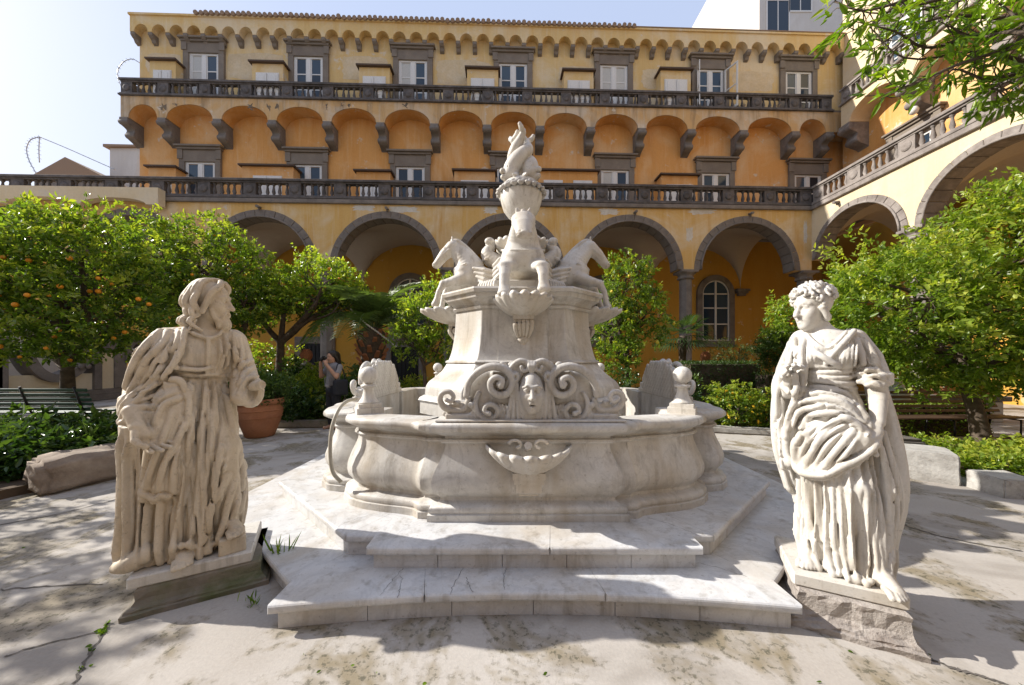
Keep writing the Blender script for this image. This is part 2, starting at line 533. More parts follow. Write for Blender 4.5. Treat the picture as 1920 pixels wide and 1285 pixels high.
M['bark'] = stone_mat('citrus_bark', (0.075, 0.055, 0.04), (0.15, 0.115, 0.085), 9, (0.05, 0.04, 0.03), 0.6, 0.95, 0.8, 30, world=True)
M['soil'] = stone_mat('garden_soil', (0.075, 0.05, 0.032), (0.13, 0.09, 0.06), 3, (0.09, 0.085, 0.03), 0.7, 1.0, 0.8, 12)
M['tufa'] = stone_mat('rough_tufa', (0.32, 0.28, 0.25), (0.44, 0.40, 0.36), 5, (0.22, 0.18, 0.155), 0.6, 0.95, 0.9, 45, dark=(0.14, 0.10, 0.08))
M['mossy'] = stone_mat('mossy_stone', (0.17, 0.15, 0.12), (0.28, 0.24, 0.19), 4, (0.075, 0.10, 0.02), 0.95, 0.95, 0.6, 30, stain_scale=2.4)
M['boulder'] = stone_mat('weathered_block', (0.24, 0.185, 0.145), (0.36, 0.30, 0.24), 4, (0.14, 0.10, 0.08), 0.7, 0.95, 0.7, 28)
M['oldmarble'] = stone_mat('old_marble_block', (0.40, 0.38, 0.35), (0.55, 0.53, 0.49), 4, (0.22, 0.20, 0.18), 0.7, 0.9, 0.6, 28, dark=(0.2, 0.17, 0.15))
M['darkstone'] = stone_mat('dark_trough_stone', (0.10, 0.09, 0.08), (0.17, 0.15, 0.13), 5, (0.06, 0.055, 0.05), 0.6, 0.95, 0.6, 28)
M['bench_green'] = plain('green_bench_paint', (0.035, 0.085, 0.06), 0.35)
M['bench_brown'] = plain('brown_bench_wood', (0.10, 0.06, 0.04), 0.5)
M['iron'] = plain('dark_iron', (0.03, 0.03, 0.03), 0.5, 0.6)
M['hose'] = plain('grey_hose', (0.42, 0.38, 0.30), 0.5)
M['wire'] = plain('galvanised_wire', (0.45, 0.46, 0.48), 0.4, 0.8)
M['orange_fruit'] = plain('orange_peel', (0.85, 0.33, 0.02), 0.45)
M['lemon_fruit'] = plain('lemon_peel', (0.75, 0.58, 0.06), 0.45)
M['citrus'] = leaf_mat('citrus_leaf', (0.050, 0.10, 0.010), (0.135, 0.215, 0.028), (0.36, 0.40, 0.06), 0.48, 0.32)
M['citrus_yellow'] = leaf_mat('sunny_citrus_leaf', (0.065, 0.125, 0.012), (0.19, 0.28, 0.035), (0.44, 0.47, 0.08), 0.52, 0.32)
M['box_leaf'] = leaf_mat('box_hedge_leaf', (0.025, 0.055, 0.012), (0.055, 0.105, 0.018), (0.12, 0.19, 0.03), 0.3, 0.4)
M['bed_leaf'] = leaf_mat('bed_plant_leaf', (0.020, 0.050, 0.015), (0.045, 0.095, 0.025), (0.12, 0.19, 0.05), 0.28, 0.25)
M['palm_leaf'] = leaf_mat('palm_leaflet', (0.040, 0.075, 0.030), (0.11, 0.165, 0.055), (0.24, 0.29, 0.11), 0.4, 0.35)
M['branch_leaf'] = leaf_mat('overhang_leaf', (0.055, 0.11, 0.010), (0.16, 0.27, 0.020), (0.36, 0.42, 0.04), 0.5, 0.28)
M['flower'] = plain('yellow_petal', (0.85, 0.52, 0.02), 0.6)

def glass_mat():
    m, nt, b = nodes_of('window_glass')
    oi = N(nt, 'ShaderNodeObjectInfo')
    c = ramp(nt, oi.outputs['Random'], [(0.0, (0.012, 0.02, 0.03)), (0.5, (0.025, 0.045, 0.07)), (1.0, (0.05, 0.08, 0.11))])
    nt.links.new(c, b.inputs['Base Color'])
    b.inputs['Roughness'].default_value = 0.06
    b.inputs['Specular IOR Level'].default_value = 0.45
    return m
M['glass'] = glass_mat()

def ground_mat():
    m, nt, b = nodes_of('courtyard_paving')
    co = coords(nt, True)
    f = noise_n(nt, co, 0.8, 6, 0.6, 0.5)
    base = mixc(nt, ramp(nt, f, [(0.3, 0.0), (0.7, 1.0)]), (0.40, 0.36, 0.315), (0.50, 0.465, 0.425))
    g = noise_n(nt, co, 1.6, 7, 0.7, 0.4)
    base = mixc(nt, ramp(nt, g, [(0.50, 0.0), (0.60, 0.85)]), base, (0.235, 0.19, 0.115))
    g3 = noise_n(nt, co, 0.55, 6, 0.7, 0.6)
    base = mixc(nt, ramp(nt, g3, [(0.50, 0.0), (0.57, 0.55)]), base, (0.27, 0.24, 0.205))
    d = noise_n(nt, co, 28, 4, 0.7)
    mask = N(nt, 'ShaderNodeMath', operation='MULTIPLY')
    nt.links.new(ramp(nt, g, [(0.47, 0.0), (0.58, 1.0)]), mask.inputs[0])
    nt.links.new(ramp(nt, d, [(0.53, 0.0), (0.60, 0.85)]), mask.inputs[1])
    base = mixc(nt, mask.outputs[0], base, (0.11, 0.10, 0.07))
    fine = noise_n(nt, co, 60, 6, 0.7)
    base = mixc(nt, 0.35, base, ramp(nt, fine, [(0.3, 0.6), (0.7, 1.0)]), 'MULTIPLY')
    nt.links.new(base, b.inputs['Base Color'])
    b.inputs['Roughness'].default_value = 0.85
    b.inputs['Specular IOR Level'].default_value = 0.25
    h = mixc(nt, 0.5, fine, noise_n(nt, co, 7, 5, 0.6))
    bump(nt, b, h, 0.35, 0.01)
    return m
M['ground'] = ground_mat()

M['curtain'] = plain('window_curtain', (0.55, 0.54, 0.50), 0.8)
M['patch'] = stone_mat('bare_plaster_patch', (0.62, 0.47, 0.27), (0.67, 0.55, 0.38), 2.5, (0.52, 0.40, 0.26), 0.5, 0.9, 0.3, 12)
M['patch_white'] = stone_mat('flaked_limewash', (0.60, 0.55, 0.47), (0.70, 0.67, 0.61), 3, (0.50, 0.40, 0.26), 0.5, 0.9, 0.3, 12)
M['patch_dark'] = stone_mat('black_damp_streak', (0.12, 0.10, 0.08), (0.22, 0.17, 0.12), 3, (0.3, 0.2, 0.1), 0.5, 0.9, 0.3, 12)

# ---- carved heads and faces
def frame(fwd, up=(0, 0, 1)):
    f = Vector(fwd).normalized(); u = Vector(up); u = (u - f * u.dot(f)).normalized(); s = u.cross(f)
    return np.array([f, s, u])      # rows: forward, side(left of the head), up
def head(S, c, fwd, up=(0, 0, 1), sc=1.0, k=0.012, back=True, mouth_open=False, female=True):
    A = frame(fwd, up); c = np.array(c, float)
    def P(f, s, u): return c + sc * (A[0] * f + A[1] * s + A[2] * u)
    def E(f, s, u, r, kk=k, op='u'): S.ell(P(f, s, u), np.array(r) * sc, kk * sc, op, A)
    def T(pts, r, kk=k, op='u'): S.tube([P(*p) for p in pts], np.array(r) * sc, kk * sc, op)
    if back: E(-0.012, 0, 0.035, (0.10, 0.078, 0.10))
    E(0.02, 0, -0.012, (0.074, 0.066, 0.115), 0.02)
    E(0.038, 0, -0.062, (0.052, 0.048, 0.058), 0.03)
    E(0.066, 0, -0.104, (0.023, 0.026, 0.02), 0.022)
    for s in (-1, 1):
        E(0.052, s * 0.036, -0.03, (0.032, 0.026, 0.03), 0.02)
        E(0.093, s * 0.031, 0.006, (0.02, 0.021, 0.0145), 0.012, 's')
        E(0.072, s * 0.030, 0.004, (0.0155, 0.0155, 0.013), 0.004)
        T([(0.088, s * 0.010, 0.026), (0.086, s * 0.030, 0.033), (0.068, s * 0.052, 0.024)], [0.007, 0.008, 0.006], 0.01)
        T([(0.086, s * 0.014, 0.013), (0.087, s * 0.030, 0.018), (0.075, s * 0.047, 0.009)], [0.004, 0.005, 0.004], 0.004)
        E(0.096, s * 0.0125, -0.038, (0.011, 0.009, 0.008), 0.008)
    T([(0.086, 0, 0.022), (0.100, 0, -0.012), (0.112, 0, -0.036)], [0.009, 0.0105, 0.0135], 0.01)
    for s in (-1, 1): E(0.105, s * 0.008, -0.047, (0.005, 0.004, 0.004), 0.003, 's')
    if mouth_open:
        E(0.090, 0, -0.075, (0.02, 0.020, 0.012), 0.004, 's')
        T([(0.078, -0.024, -0.074), (0.092, -0.010, -0.064), (0.092, 0.010, -0.064), (0.078, 0.024, -0.074)], [0.005, 0.007, 0.007, 0.005], 0.005)
        T([(0.078, -0.022, -0.078), (0.089, 0, -0.089), (0.078, 0.022, -0.078)], [0.005, 0.008, 0.005], 0.005)
    else:
        T([(0.079, -0.024, -0.072), (0.094, -0.007, -0.065), (0.094, 0.007, -0.065), (0.079, 0.024, -0.072)], [0.004, 0.0065, 0.0065, 0.004], 0.005)
        T([(0.079, -0.020, -0.077), (0.092, 0, -0.081), (0.079, 0.020, -0.077)], [0.004, 0.0075, 0.004], 0.005)
        T([(0.084, -0.022, -0.0735), (0.0985, 0, -0.073), (0.084, 0.022, -0.0735)], [0.0022, 0.003, 0.0022], 0.003, 's')
    return P


# ================================================================== ground
me = MB().add([(-120, -60, 0), (120, -60, 0), (120, 200, 0), (-120, 200, 0)], [(0, 1, 2, 3)]).mesh('ground', M['ground'])
tag(inst('ground', me), kind='structure')

# ================================================================== building kit
def arch_wall(mb, x0, x1, arches, zbase, ztop, y0, y1, n=22, top=True):
    """a wall between y0 (front) and y1 whose underside follows arches (cx, rx, rz, spring)"""
    xs = {round(x0, 5), round(x1, 5)}
    for cx, rx, rz, sp in arches:
        for i in range(n + 1):
            x = cx - rx * math.cos(PI * i / n)
            if x0 < x < x1: xs.add(round(x, 5))
    xs = sorted(xs)
    def zb(x):
        for cx, rx, rz, sp in arches:
            t = (x - cx) / rx
            if abs(t) <= 1.0001: return sp + rz * math.sqrt(max(0, 1 - t * t))
        return zbase
    V = []; F = []
    for x in xs:
        z = zb(x)
        V += [(x, y0, z), (x, y0, ztop), (x, y1, ztop), (x, y1, z)]
    for i in range(len(xs) - 1):
        a = 4 * i; b = a + 4
        F += [(a, b, b+1, a+1), (a+3, a+2, b+2, b+3), (a, a+3, b+3, b)]
        if top: F.append((a+1, b+1, b+2, a+2))
    e = 4 * (len(xs) - 1)
    F += [(0, 1, 2, 3), (e, e+3, e+2, e+1)]
    return mb.add(V, F)

BAL_PROF = [(0.065, 0), (0.065, 0.04), (0.04, 0.06), (0.072, 0.16), (0.05, 0.27), (0.034, 0.38), (0.046, 0.43), (0.065, 0.45), (0.065, 0.5)]
bal_mesh = {}
pan_mesh = {}
for key in ('rail', 'wing_rail'):
    bal_mesh[key] = MB().lathe(BAL_PROF, 8).mesh('baluster', M[key])
    p = MB().box(-0.24, 0.24, -0.09, 0.09, 0, 0.5)
    p.lathe([(0.17, -0.02), (0.15, 0.03), (0.07, 0.045), (0.02, 0.03)], 10)
    # lay the boss on the panel's face
    nb = 8
    for i in range(nb, len(p.V)):
        x, y, z = p.V[i]; p.V[i] = (x, -0.09 - z * 0.8, 0.25 + y)
    pan_mesh[key] = p.mesh('panel', M[key])

def balustrade(parent, x0, x1, z, y, key='rail', axis='x', start_panel=True):
    mb = MB()
    if axis == 'x':
        mb.box(x0 - 0.04, x1 + 0.04, y - 0.2, y + 0.16, z, z + 0.075)
        mb.box(x0 - 0.02, x1 + 0.02, y - 0.15, y + 0.12, z + 0.075, z + 0.14)
        mb.box(x0 - 0.02, x1 + 0.02, y - 0.11, y + 0.11, z + 0.64, z + 0.70)
        mb.box(x0 - 0.04, x1 + 0.04, y - 0.16, y + 0.16, z + 0.70, z + 0.80)
    else:
        mb.box(y - 0.16, y + 0.16, x0, x1, z, z + 0.14)
        mb.box(y - 0.14, y + 0.14, x0, x1, z + 0.64, z + 0.80)
    r = mb.build('balustrade', M[key], parent, bevel=0.012)
    L = x1 - x0
    n = max(1, round(L / 1.78)); per = L / n
    for i in range(n + 1):
        xc = x0 + i * per
        xc = min(max(xc, x0 + 0.24), x1 - 0.24)
        loc = (xc, y, z + 0.14) if axis == 'x' else (y, xc, z + 0.14)
        inst('panel', pan_mesh[key], r, loc, (0, 0, 0 if axis == 'x' else PI/2))
        if i == n: break
        for k in range(5):
            t = x0 + i * per + per * (k + 1) / 6 + (0.06 if k < 2 else -0.06 if k > 2 else 0)
            j = random.uniform(-0.012, 0.012)
            loc = (t + j, y, z + 0.14) if axis == 'x' else (y, t + j, z + 0.14)
            inst('baluster', bal_mesh[key], r, loc, (0, 0, random.uniform(0, 0.7)))
    return r

def voussoir_mesh(ri, ro, n, depth, mat, name='voussoir'):
    da = PI / n; g = 0.006
    V = []
    for y in (0, depth):
        for r, a in ((ri, -da/2 + g/ri), (ro, -da/2 + g/ro), (ro, 0), (ro, da/2 - g/ro), (ri, da/2 - g/ri), (ri, 0)):
            V.append((r * math.sin(a), y, r * math.cos(a)))
    F = [(0, 1, 2, 3, 4, 5), (11, 10, 9, 8, 7, 6)] + [(i, 6 + i, 6 + (i+1) % 6, (i+1) % 6) for i in range(6)]
    return MB().add(V, F).mesh(name, mat, bevel=0.012)

def arch_ring(parent, cx, spring, ri, ro, n, y, vm, name='arch', mat=None):
    """moulded ring = one mesh (thin roll along the inner edge) that carries its voussoirs"""
    pts = [(cx + (ri + 0.02) * math.cos(PI * i / 24), y - 0.02, spring + (ri + 0.02) * math.sin(PI * i / 24)) for i in range(25)]
    r = MB().tube(pts, 0.035, 6).build(name, mat, parent)
    for i in range(n):
        a = -PI/2 + PI * (i + 0.5) / n
        inst('voussoir', vm, r, (cx, y + random.uniform(-0.008, 0.008), spring), (0, a, 0))
    return r

def pier(parent, x, y, z1, w=0.46, mat='piperno'):
    sh = MB()
    c = 0.14
    poly = [(-w/2+c, -w/2), (w/2-c, -w/2), (w/2, -w/2+c), (w/2, w/2-c), (w/2-c, w/2), (-w/2+c, w/2), (-w/2, w/2-c), (-w/2, -w/2+c)]
    sh.prism(poly, 0.3, z1 - 0.34)
    o = sh.build('column', M[mat], parent, (x, y, 0), bevel=0.01)
    k = MB()
    k.lathe([(0.30, -0.36), (0.33, -0.33), (0.33, -0.29), (0.29, -0.27), (0.30, -0.2), (0.38, -0.12), (0.40, -0.1)], 8, (0, 0, z1), False, rot=PI/8)
    k.box(-0.36, 0.36, -0.36, 0.36, z1 - 0.1, z1 - 0.003)
    k.build('capital', M[mat], o, bevel=0.008)
    MB().box(-0.36, 0.36, -0.36, 0.36, 0, 0.16).lathe([(0.42, 0.16), (0.43, 0.2), (0.34, 0.25), (0.35, 0.3), (0.3, 0.32)], 8, (0, 0, 0), False, rot=PI/8).build('column_base', M[mat], o)
    return o

def corbel_mesh(depth, drop, width, mat, name='corbel'):
    """S-scrolled bracket: local y 0 (front) .. depth (wall), top at z 0"""
    p = bez([(0, 0), (0, -0.16*drop), (0.03*depth, -0.3*drop), (0.28*depth, -0.36*drop), (0.42*depth, -0.44*drop), (0.36*depth, -0.6*drop), (0.45*depth, -0.78*drop), (0.7*depth, -0.86*drop), (0.88*depth, -0.92*drop), (depth, -drop)], 28)
    poly = [tuple(q) for q in p] + [(depth, 0)]
    mb = MB().extr(poly, 'x', -width/2, width/2)
    # rolled ends of the two scrolls
    for cy, cz, r in ((0.07*depth, -0.2*drop, 0.15*drop), (0.46*depth, -0.66*drop, 0.17*drop)):
        pts = [(-width/2 - 0.03, cy + 0.02, cz), (width/2 + 0.03, cy + 0.02, cz)]
        mb.tube(pts, r * 0.72, 12)
    return mb.mesh(name, mat, bevel=0.01)

def make_window(parent, x, y, z0, z1, w, rows=3, surround=True, sw=0.26, head=0.55, stone='window_stone', leaves=2, opened=False):
    cur = random.choice((0, 0, 0, 0, 0, 1, 2))
    """white casement with panes, in a moulded stone surround that stands proud of the wall face at y"""
    if surround:
        s = MB()
        s.box(x - w/2 - sw, x - w/2, y - 0.12, y + 0.05, z0, z1)
        s.box(x + w/2, x + w/2 + sw, y - 0.12, y + 0.05, z0, z1)
        s.box(x - w/2 - sw, x + w/2 + sw, y - 0.12, y + 0.05, z1, z1 + head)
        s.box(x - w/2 - sw - 0.05, x - w/2 - 0.06, y - 0.16, y - 0.115, z1 + head*0.2, z1 + head)
        s.box(x + w/2 + 0.06, x + w/2 + sw + 0.05, y - 0.16, y - 0.115, z1 + head*0.2, z1 + head)
        s.box(x - w/2 - sw - 0.06, x + w/2 + sw + 0.06, y - 0.2, y + 0.05, z1 + head, z1 + head + 0.1)
        s.box(x - w/2 - sw - 0.13, x + w/2 + sw + 0.13, y - 0.28, y + 0.05, z1 + head + 0.1, z1 + head + 0.19)
        s.build('window_surround', M[stone], parent, bevel=0.012)
    f = MB(); t = 0.085; yf = y - 0.05; yb = y + 0.02
    f.box(x - w/2, x - w/2 + t, yf, yb, z0, z1); f.box(x + w/2 - t, x + w/2, yf, yb, z0, z1)
    f.box(x - w/2 + t, x + w/2 - t, yf, yb, z1 - t, z1); f.box(x - w/2 + t, x + w/2 - t, yf, yb, z0, z0 + 0.15)
    f.box(x - 0.09, x + 0.09, yf - 0.012, yb, z0 + 0.15, z1 - t)
    iw = w/2 - t - 0.09
    zz = [z0 + 0.15 + (z1 - t - z0 - 0.15) * i / rows for i in range(rows + 1)]
    for sx in (-1, 1):
        xa, xb = (x - w/2 + t, x - 0.09) if sx < 0 else (x + 0.09, x + w/2 - t)
        f.box(xa, xa + 0.05, yf + 0.01, yb, zz[0], zz[-1]); f.box(xb - 0.05, xb, yf + 0.01, yb, zz[0], zz[-1])
        for q in zz[1:-1]: f.box(xa + 0.05, xb - 0.05, yf + 0.015, yb, q - 0.025, q + 0.025)
    o = f.build('window', M['white_paint'], parent)
    for sx in (-1, 1):
        xa, xb = (x - w/2 + t, x - 0.09) if sx < 0 else (x + 0.09, x + w/2 - t)
        for i in range(rows):
            MB().box(xa + 0.04, xb - 0.04, y - 0.022, y + 0.01, zz[i] + 0.02, zz[i+1] - 0.02).build('pane', M['curtain' if cur and (sx < 0 or cur > 1) else 'glass'], o, (0, 0, 0), (0, 0, 0), fix=False)
    if opened:
        for sx in (-1, 1):
            l = MB(); lw = w/2 - 0.03; h = z1 - z0 - 0.2
            l.box(0, 0.07, -0.02, 0.02, 0, h); l.box(lw - 0.07, lw, -0.02, 0.02, 0, h)
            l.box(0.07, lw - 0.07, -0.02, 0.02, 0, 0.12); l.box(0.07, lw - 0.07, -0.02, 0.02, h - 0.07, h)
            l.box(0.07, lw - 0.07, -0.012, 0.012, h * 0.5, h * 0.5 + 0.05)
            q = l.build('shutter', M['white_paint'], o, (x + sx * w/2, y - 0.14, z0 + 0.1), (0, 0, R(-68) if sx > 0 else R(248)))
    return o

def box_room(parent, x, y, w, h, z0, proj=0.55, mat='orange', leaves=True):
    """a little plastered box built against the wall, flat slab roof, white shutters"""
    b = MB().box(x - w/2, x + w/2, y - proj, y + 0.05, z0, z0 + h).build('box_room', M[mat], parent)
    MB().box(x - w/2 - 0.1, x + w/2 + 0.1, y - proj - 0.14, y + 0.05, z0 + h, z0 + h + 0.07).build('slab_roof', M['wood_edge'], b)
    ww = min(1.3, w - 0.35); n = 1 if w < 2.4 else 2
    for i in range(n):
        xc = x + (i - (n - 1) / 2) * (w / n)
        if n > 1: ww = w / n - 0.5
        f = MB(); yf = y - proj
        za, zb_ = z0 + 0.12, z0 + h - 0.42
        f.box(xc - ww/2, xc + ww/2, yf - 0.03, yf + 0.01, za, zb_)
        for s in (-1, 1):
            f.box(xc + s * ww/4 - ww/4 + 0.03, xc + s * ww/4 + ww/4 - 0.03, yf - 0.06, yf - 0.028, za + 0.03, zb_ - 0.04)
            f.box(xc + s * ww/4 - ww/4 + 0.12, xc + s * ww/4 + ww/4 - 0.12, yf - 0.075, yf - 0.058, za + 0.2, zb_ - 0.14)
        f.build('shutter', M['white_paint'], b, bevel=0.006)
    return b

def vault_bay(mb, cx, half, y0, y1, spring, r, n=14):
    """groin vault: the higher of two crossing barrels"""
    V = []; F = []
    cy = (y0 + y1) / 2; hy = (y1 - y0) / 2
    for j in range(n + 1):
        ty = math.cos(PI * j / n)
        for i in range(n + 1):
            tx = math.cos(PI * i / n)
            z = spring + r * max(math.sqrt(max(0, 1 - tx * tx)), math.sqrt(max(0, 1 - ty * ty)))
            V.append((cx - half * tx, cy - hy * ty, z))
    for j in range(n):
        for i in range(n):
            a = j * (n + 1) + i
            F.append((a, a + 1, a + n + 2, a + n + 1))
    return mb.add(V, F, True)

# ================================================================== main building (facade turned 1.8 degrees)
FY = 14.0; FA = R(1.8); fc, fs = math.cos(FA), math.sin(FA)
def fu(px, d):
    r = (px - 960) / FPX
    return (r * (FY + d * fc) + d * fs) / (fc - r * fs)
def fz(px, py, d):
    u = fu(px, d)
    return EYE + (HOR - py) / FPX * (FY + u * fs + d * fc)

main = empty('cloister_building', (0, FY, 0), FA)
tag(main, 'long yellow and orange three storey cloister wing with arcade and two balustrades', 'building')
WD = 2.7; BD = 2.0            # wall and balcony planes behind the arcade front
TER = 7.95                    # terrace level
uL = fu(262, WD); uR = fu(1584, WD) + 0.4; uC = fu(1522, 0)
SP = 5.2; RI = 1.95; RO = 2.25; STEP = 4.95
u_arch0 = fu(955, 0)
arch_c = [u_arch0 + STEP * i for i in range(-4, 3)]
mb = MB()
arch_wall(mb, fu(-140, 0), uC, [(c, RI + 0.06, RI + 0.06, SP) for c in arch_c], SP, TER, 0, 0.5)
mb.build('arcade_wall', M['yellow'], main)
vm = voussoir_mesh(RI, RO, 17, 0.56, M['piperno'])
for c in arch_c:
    arch_ring(main, c, SP, RI, RO, 17, -0.035, vm, 'arch', M['piperno'])
for c in arch_c[:-1] + [arch_c[-1]]:
    pier(main, c + STEP / 2 if c != arch_c[-1] else uC - 0.12, 0.25, SP)
# loggia: vaults, back wall, floor strip
LB = 3.9
mb = MB()
for c in arch_c: vault_bay(mb, c, STEP / 2, 0.48, LB, SP, 2.2)
mb.build('vault', M['vault'], main, fix=False)
MB().box(fu(-140, 0) - 9, uC + 4.5, LB, LB + 0.4, 0, TER - 0.2).build('loggia_wall', M['ochre'], main)
MB().box(fu(-140, 0), uC + 3.6, 0.52, LB + 0.38, TER - 0.1, TER).build('terrace_floor', M['piperno'], main)
for c in arch_c:                      # wall corbels that catch the vault
    mbk = MB().box(-0.34, 0.34, -0.3, 0.02, -0.12, 0).box(-0.28, 0.28, -0.24, 0.02, -0.22, -0.12).box(-0.2, 0.2, -0.18, 0.02, -0.34, -0.22)
    mbk.build('vault_corbel', M['piperno'], main, (c + STEP/2, LB, SP), bevel=0.01)

def arched_window(parent, x, y, z0, zs, r, name='arched_window'):
    """round-headed opening: stone band, white mullions, dark panes"""
    s = MB()
    b = 0.28
    s.box(x - r - b, x - r, y - 0.14, y + 0.03, z0 - 0.3, zs); s.box(x + r, x + r + b, y - 0.14, y + 0.03, z0 - 0.3, zs)
    s.box(x - r, x + r, y - 0.17, y + 0.03, z0 - 0.3, z0)
    V = []; n = 16
    for yy in (y - 0.14, y + 0.03):
        for i in range(n + 1):
            a = PI * i / n
            V += [(x + r * math.cos(a), yy, zs + r * math.sin(a)), (x + (r + b) * math.cos(a), yy, zs + (r + b) * math.sin(a))]
    m_ = 2 * (n + 1); F = []
    for i in range(n):
        a = 2 * i
        F += [(a, a+1, a+3, a+2), (m_+a, m_+a+2, m_+a+3, m_+a+1), (a, a+2, m_+a+2, m_+a), (a+1, m_+a+1, m_+a+3, a+3)]
    s.add(V, F)
    s.build('window_surround', M['piperno'], parent)
    f = MB()
    f.tube([(x + (r - 0.03) * math.cos(PI * i / 14), y - 0.06, zs + (r - 0.03) * math.sin(PI * i / 14)) for i in range(15)], 0.04, 6)
    f.box(x - r, x - r + 0.06, y - 0.1, y - 0.02, z0, zs); f.box(x + r - 0.06, x + r, y - 0.1, y - 0.02, z0, zs)
    f.box(x - 0.045, x + 0.045, y - 0.1, y - 0.02, z0, zs + r - 0.04)
    H = zs - z0
    for q in (0.02, 0.36, 0.7, 1.0): f.box(x - r + 0.06, x + r - 0.06, y - 0.09, y - 0.03, z0 + H*q - 0.03, z0 + H*q + 0.03)
    o = f.build(name, M['white_paint'], parent)
    for i in range(3):
        q0, q1 = (0.02, 0.36, 0.7, 1.0)[i:i+2]
        for sx in (-1, 1):
            xa, xb = sorted((x + sx * 0.03, x + sx * (r - 0.03)))
            MB().box(xa, xb, y - 0.045, y - 0.02, z0 + H*q0 + 0.01, z0 + H*q1 - 0.01).build('pane', M['glass'], o, fix=False)
    pl = [(x + (r - 0.03) * math.cos(PI * i / 14), zs + 0.02 + (r - 0.03) * math.sin(PI * i / 14)) for i in range(15)]
    MB().extr(pl, 'y', y - 0.045, y - 0.02).build('pane', M['glass'], o)
    return o
for px, r in ((1340, 0.72), (770, 0.8), (1128, 0.7)):
    arched_window(main, fu(px, LB), LB, fz(px, 640, LB), fz(px, 552, LB), r)
# dark door with stone surround seen below the left arches
for px in (592, 760):
    x = fu(px, LB)
    MB().box(x - 1.0, x - 0.7, LB - 0.12, LB + 0.02, 0, 2.3).box(x + 0.7, x + 1.0, LB - 0.12, LB + 0.02, 0, 2.3).box(x - 1.0, x + 1.0, LB - 0.12, LB + 0.02, 2.3, 2.65).build('door_surround', M['piperno'], main, bevel=0.01)
    d_ = MB().box(x - 0.7, x + 0.7, LB - 0.04, LB + 0.02, 0, 2.3).build('door', M['iron'], main)
    for k in range(7): MB().tube([(x - 0.6 + 0.2*k, LB - 0.07, 0.1), (x - 0.6 + 0.2*k, LB - 0.07, 2.2)], 0.015, 6).build('door_bar', M['iron'], d_)

# upper walls
MB().box(uL, uR + 3, WD, WD + 6.0, TER, 13.2).build('middle_wall', M['orange'], main)
ZR = fz(960, 51, WD - 0.3)          # eaves
MB().box(uL, uR + 3, WD, WD + 6.0, 13.2, ZR - 0.1).build('upper_wall', M['yellow_top'], main)
# lower balustrade on the terrace edge
zl = TER - 0.06
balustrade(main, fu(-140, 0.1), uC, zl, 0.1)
MB().box(fu(-140, 0), uC, -0.1, 0.0, TER - 0.24, TER - 0.07).build('string_course', M['piperno'], main, bevel=0.02)
# projecting parapet at the left with shallow arched underside
xa, xb = fu(-140, -0.4), fu(296, -0.4)
mb = MB()
w = (xb - xa - 0.3) / 3
arch_wall(mb, xa, xb, [(xa + w * (i + 0.5), w/2 - 0.15, 0.25, TER - 0.52) for i in range(3)], TER - 0.52, TER + 0.13, -0.4, -0.105)
mb.build('parapet_box', M['cream'], main)

# balcony: fascia arches, slab, corbels, balustrade
zfl = fz(840, 194, BD)               # bottom of the stone ledge
zsp = fz(760, 231, BD); zcr = fz(760, 205, BD)
cor_px = [232, 303, 407, 510, 613, 713, 814, 913, 1013, 1108, 1204, 1297, 1395, 1492]
cor_u = [fu(p, BD) for p in cor_px]
bl = fu(226, BD); br = fu(1560, BD)
cor_u.append(br - 0.1)
mb = MB()
ar = []
for a, b in zip(cor_u[:-1], cor_u[1:]):
    h = (b - a) / 2 - 0.2
    ar.append(((a + b) / 2, h, min(zcr - zsp, h * 0.95), zsp))
arch_wall(mb, bl, br + 1.3, ar, zsp, zfl, BD, WD + 0.02)
mb.build('balcony_fascia', M['fascia'], main)
MB().box(bl, br + 1.3, BD + 0.01, WD + 0.02, zfl - 0.02, zfl + 0.1).build('balcony_floor', M['piperno'], main)
cm = corbel_mesh(WD - BD + 0.06, zsp - fz(760, 288, WD), 0.36, M['piperno'])
for u in cor_u: inst('balcony_corbel', cm, main, (u, BD - 0.03, zsp))
balustrade(main, bl, br, zfl, BD + 0.1)
balustrade(main, BD + 0.3, WD + 1.2, zfl, bl + 0.12, axis='y')
# soffits of the balcony bays are darker orange plaster: separate lining just inside each arch
for (c, rx, rz, sp) in ar:
    V = []; n = 16
    for yy in (BD + 0.015, WD + 0.01):
        for i in range(n + 1):
            a = PI * i / n
            V.append((c + (rx - 0.012) * math.cos(a), yy, sp + (rz - 0.012) * math.sin(a)))
    F = [(i, i + 1, n + 2 + i, n + 1 + i) for i in range(n)]
    MB().add(V, F, True).build('balcony_vault', M['orange'], main, fix=False)

# windows of the two upper storeys
zb2 = zfl + 0.1
for k, px in enumerate((385, 580, 775, 962, 1150, 1330, 1495)):
    ytop = (103, 109, 116, 122, 125, 133, 137)[k]
    make_window(main, fu(px, WD), WD, zb2, fz(px, ytop, WD), 1.36, 3, head=0.48, opened=(k == 5))
for k, px in enumerate((378, 578, 770, 957, 1152, 1340, 1512)):
    ytop = (306, 311, 315, 318, 321, 327, 330)[k]
    make_window(main, fu(px, WD), WD, TER, fz(px, ytop, WD), 1.38, 3, head=0.55)
for px, wpx, y in ((305, 46, 115), (502, 56, 120), (702, 56, 127), (905, 58, 131), (1085, 56, 135), (1267, 58, 133)):
    d = WD - 0.5; w = wpx / FPX * (FY + d)
    box_room(main, fu(px, d), WD, w, fz(px, y, d) - zb2, zb2, 0.5, 'yellow_top')
for px, wpx, y in ((304, 48, 315), (502, 92, 313), (700, 62, 323), (890, 76, 322), (1065, 112, 322), (1274, 70, 330)):
    d = WD - 0.55; w = wpx / FPX * (FY + d)
    box_room(main, fu(px, d), WD, w, fz(px, y, d) - TER, TER, 0.55, 'orange')
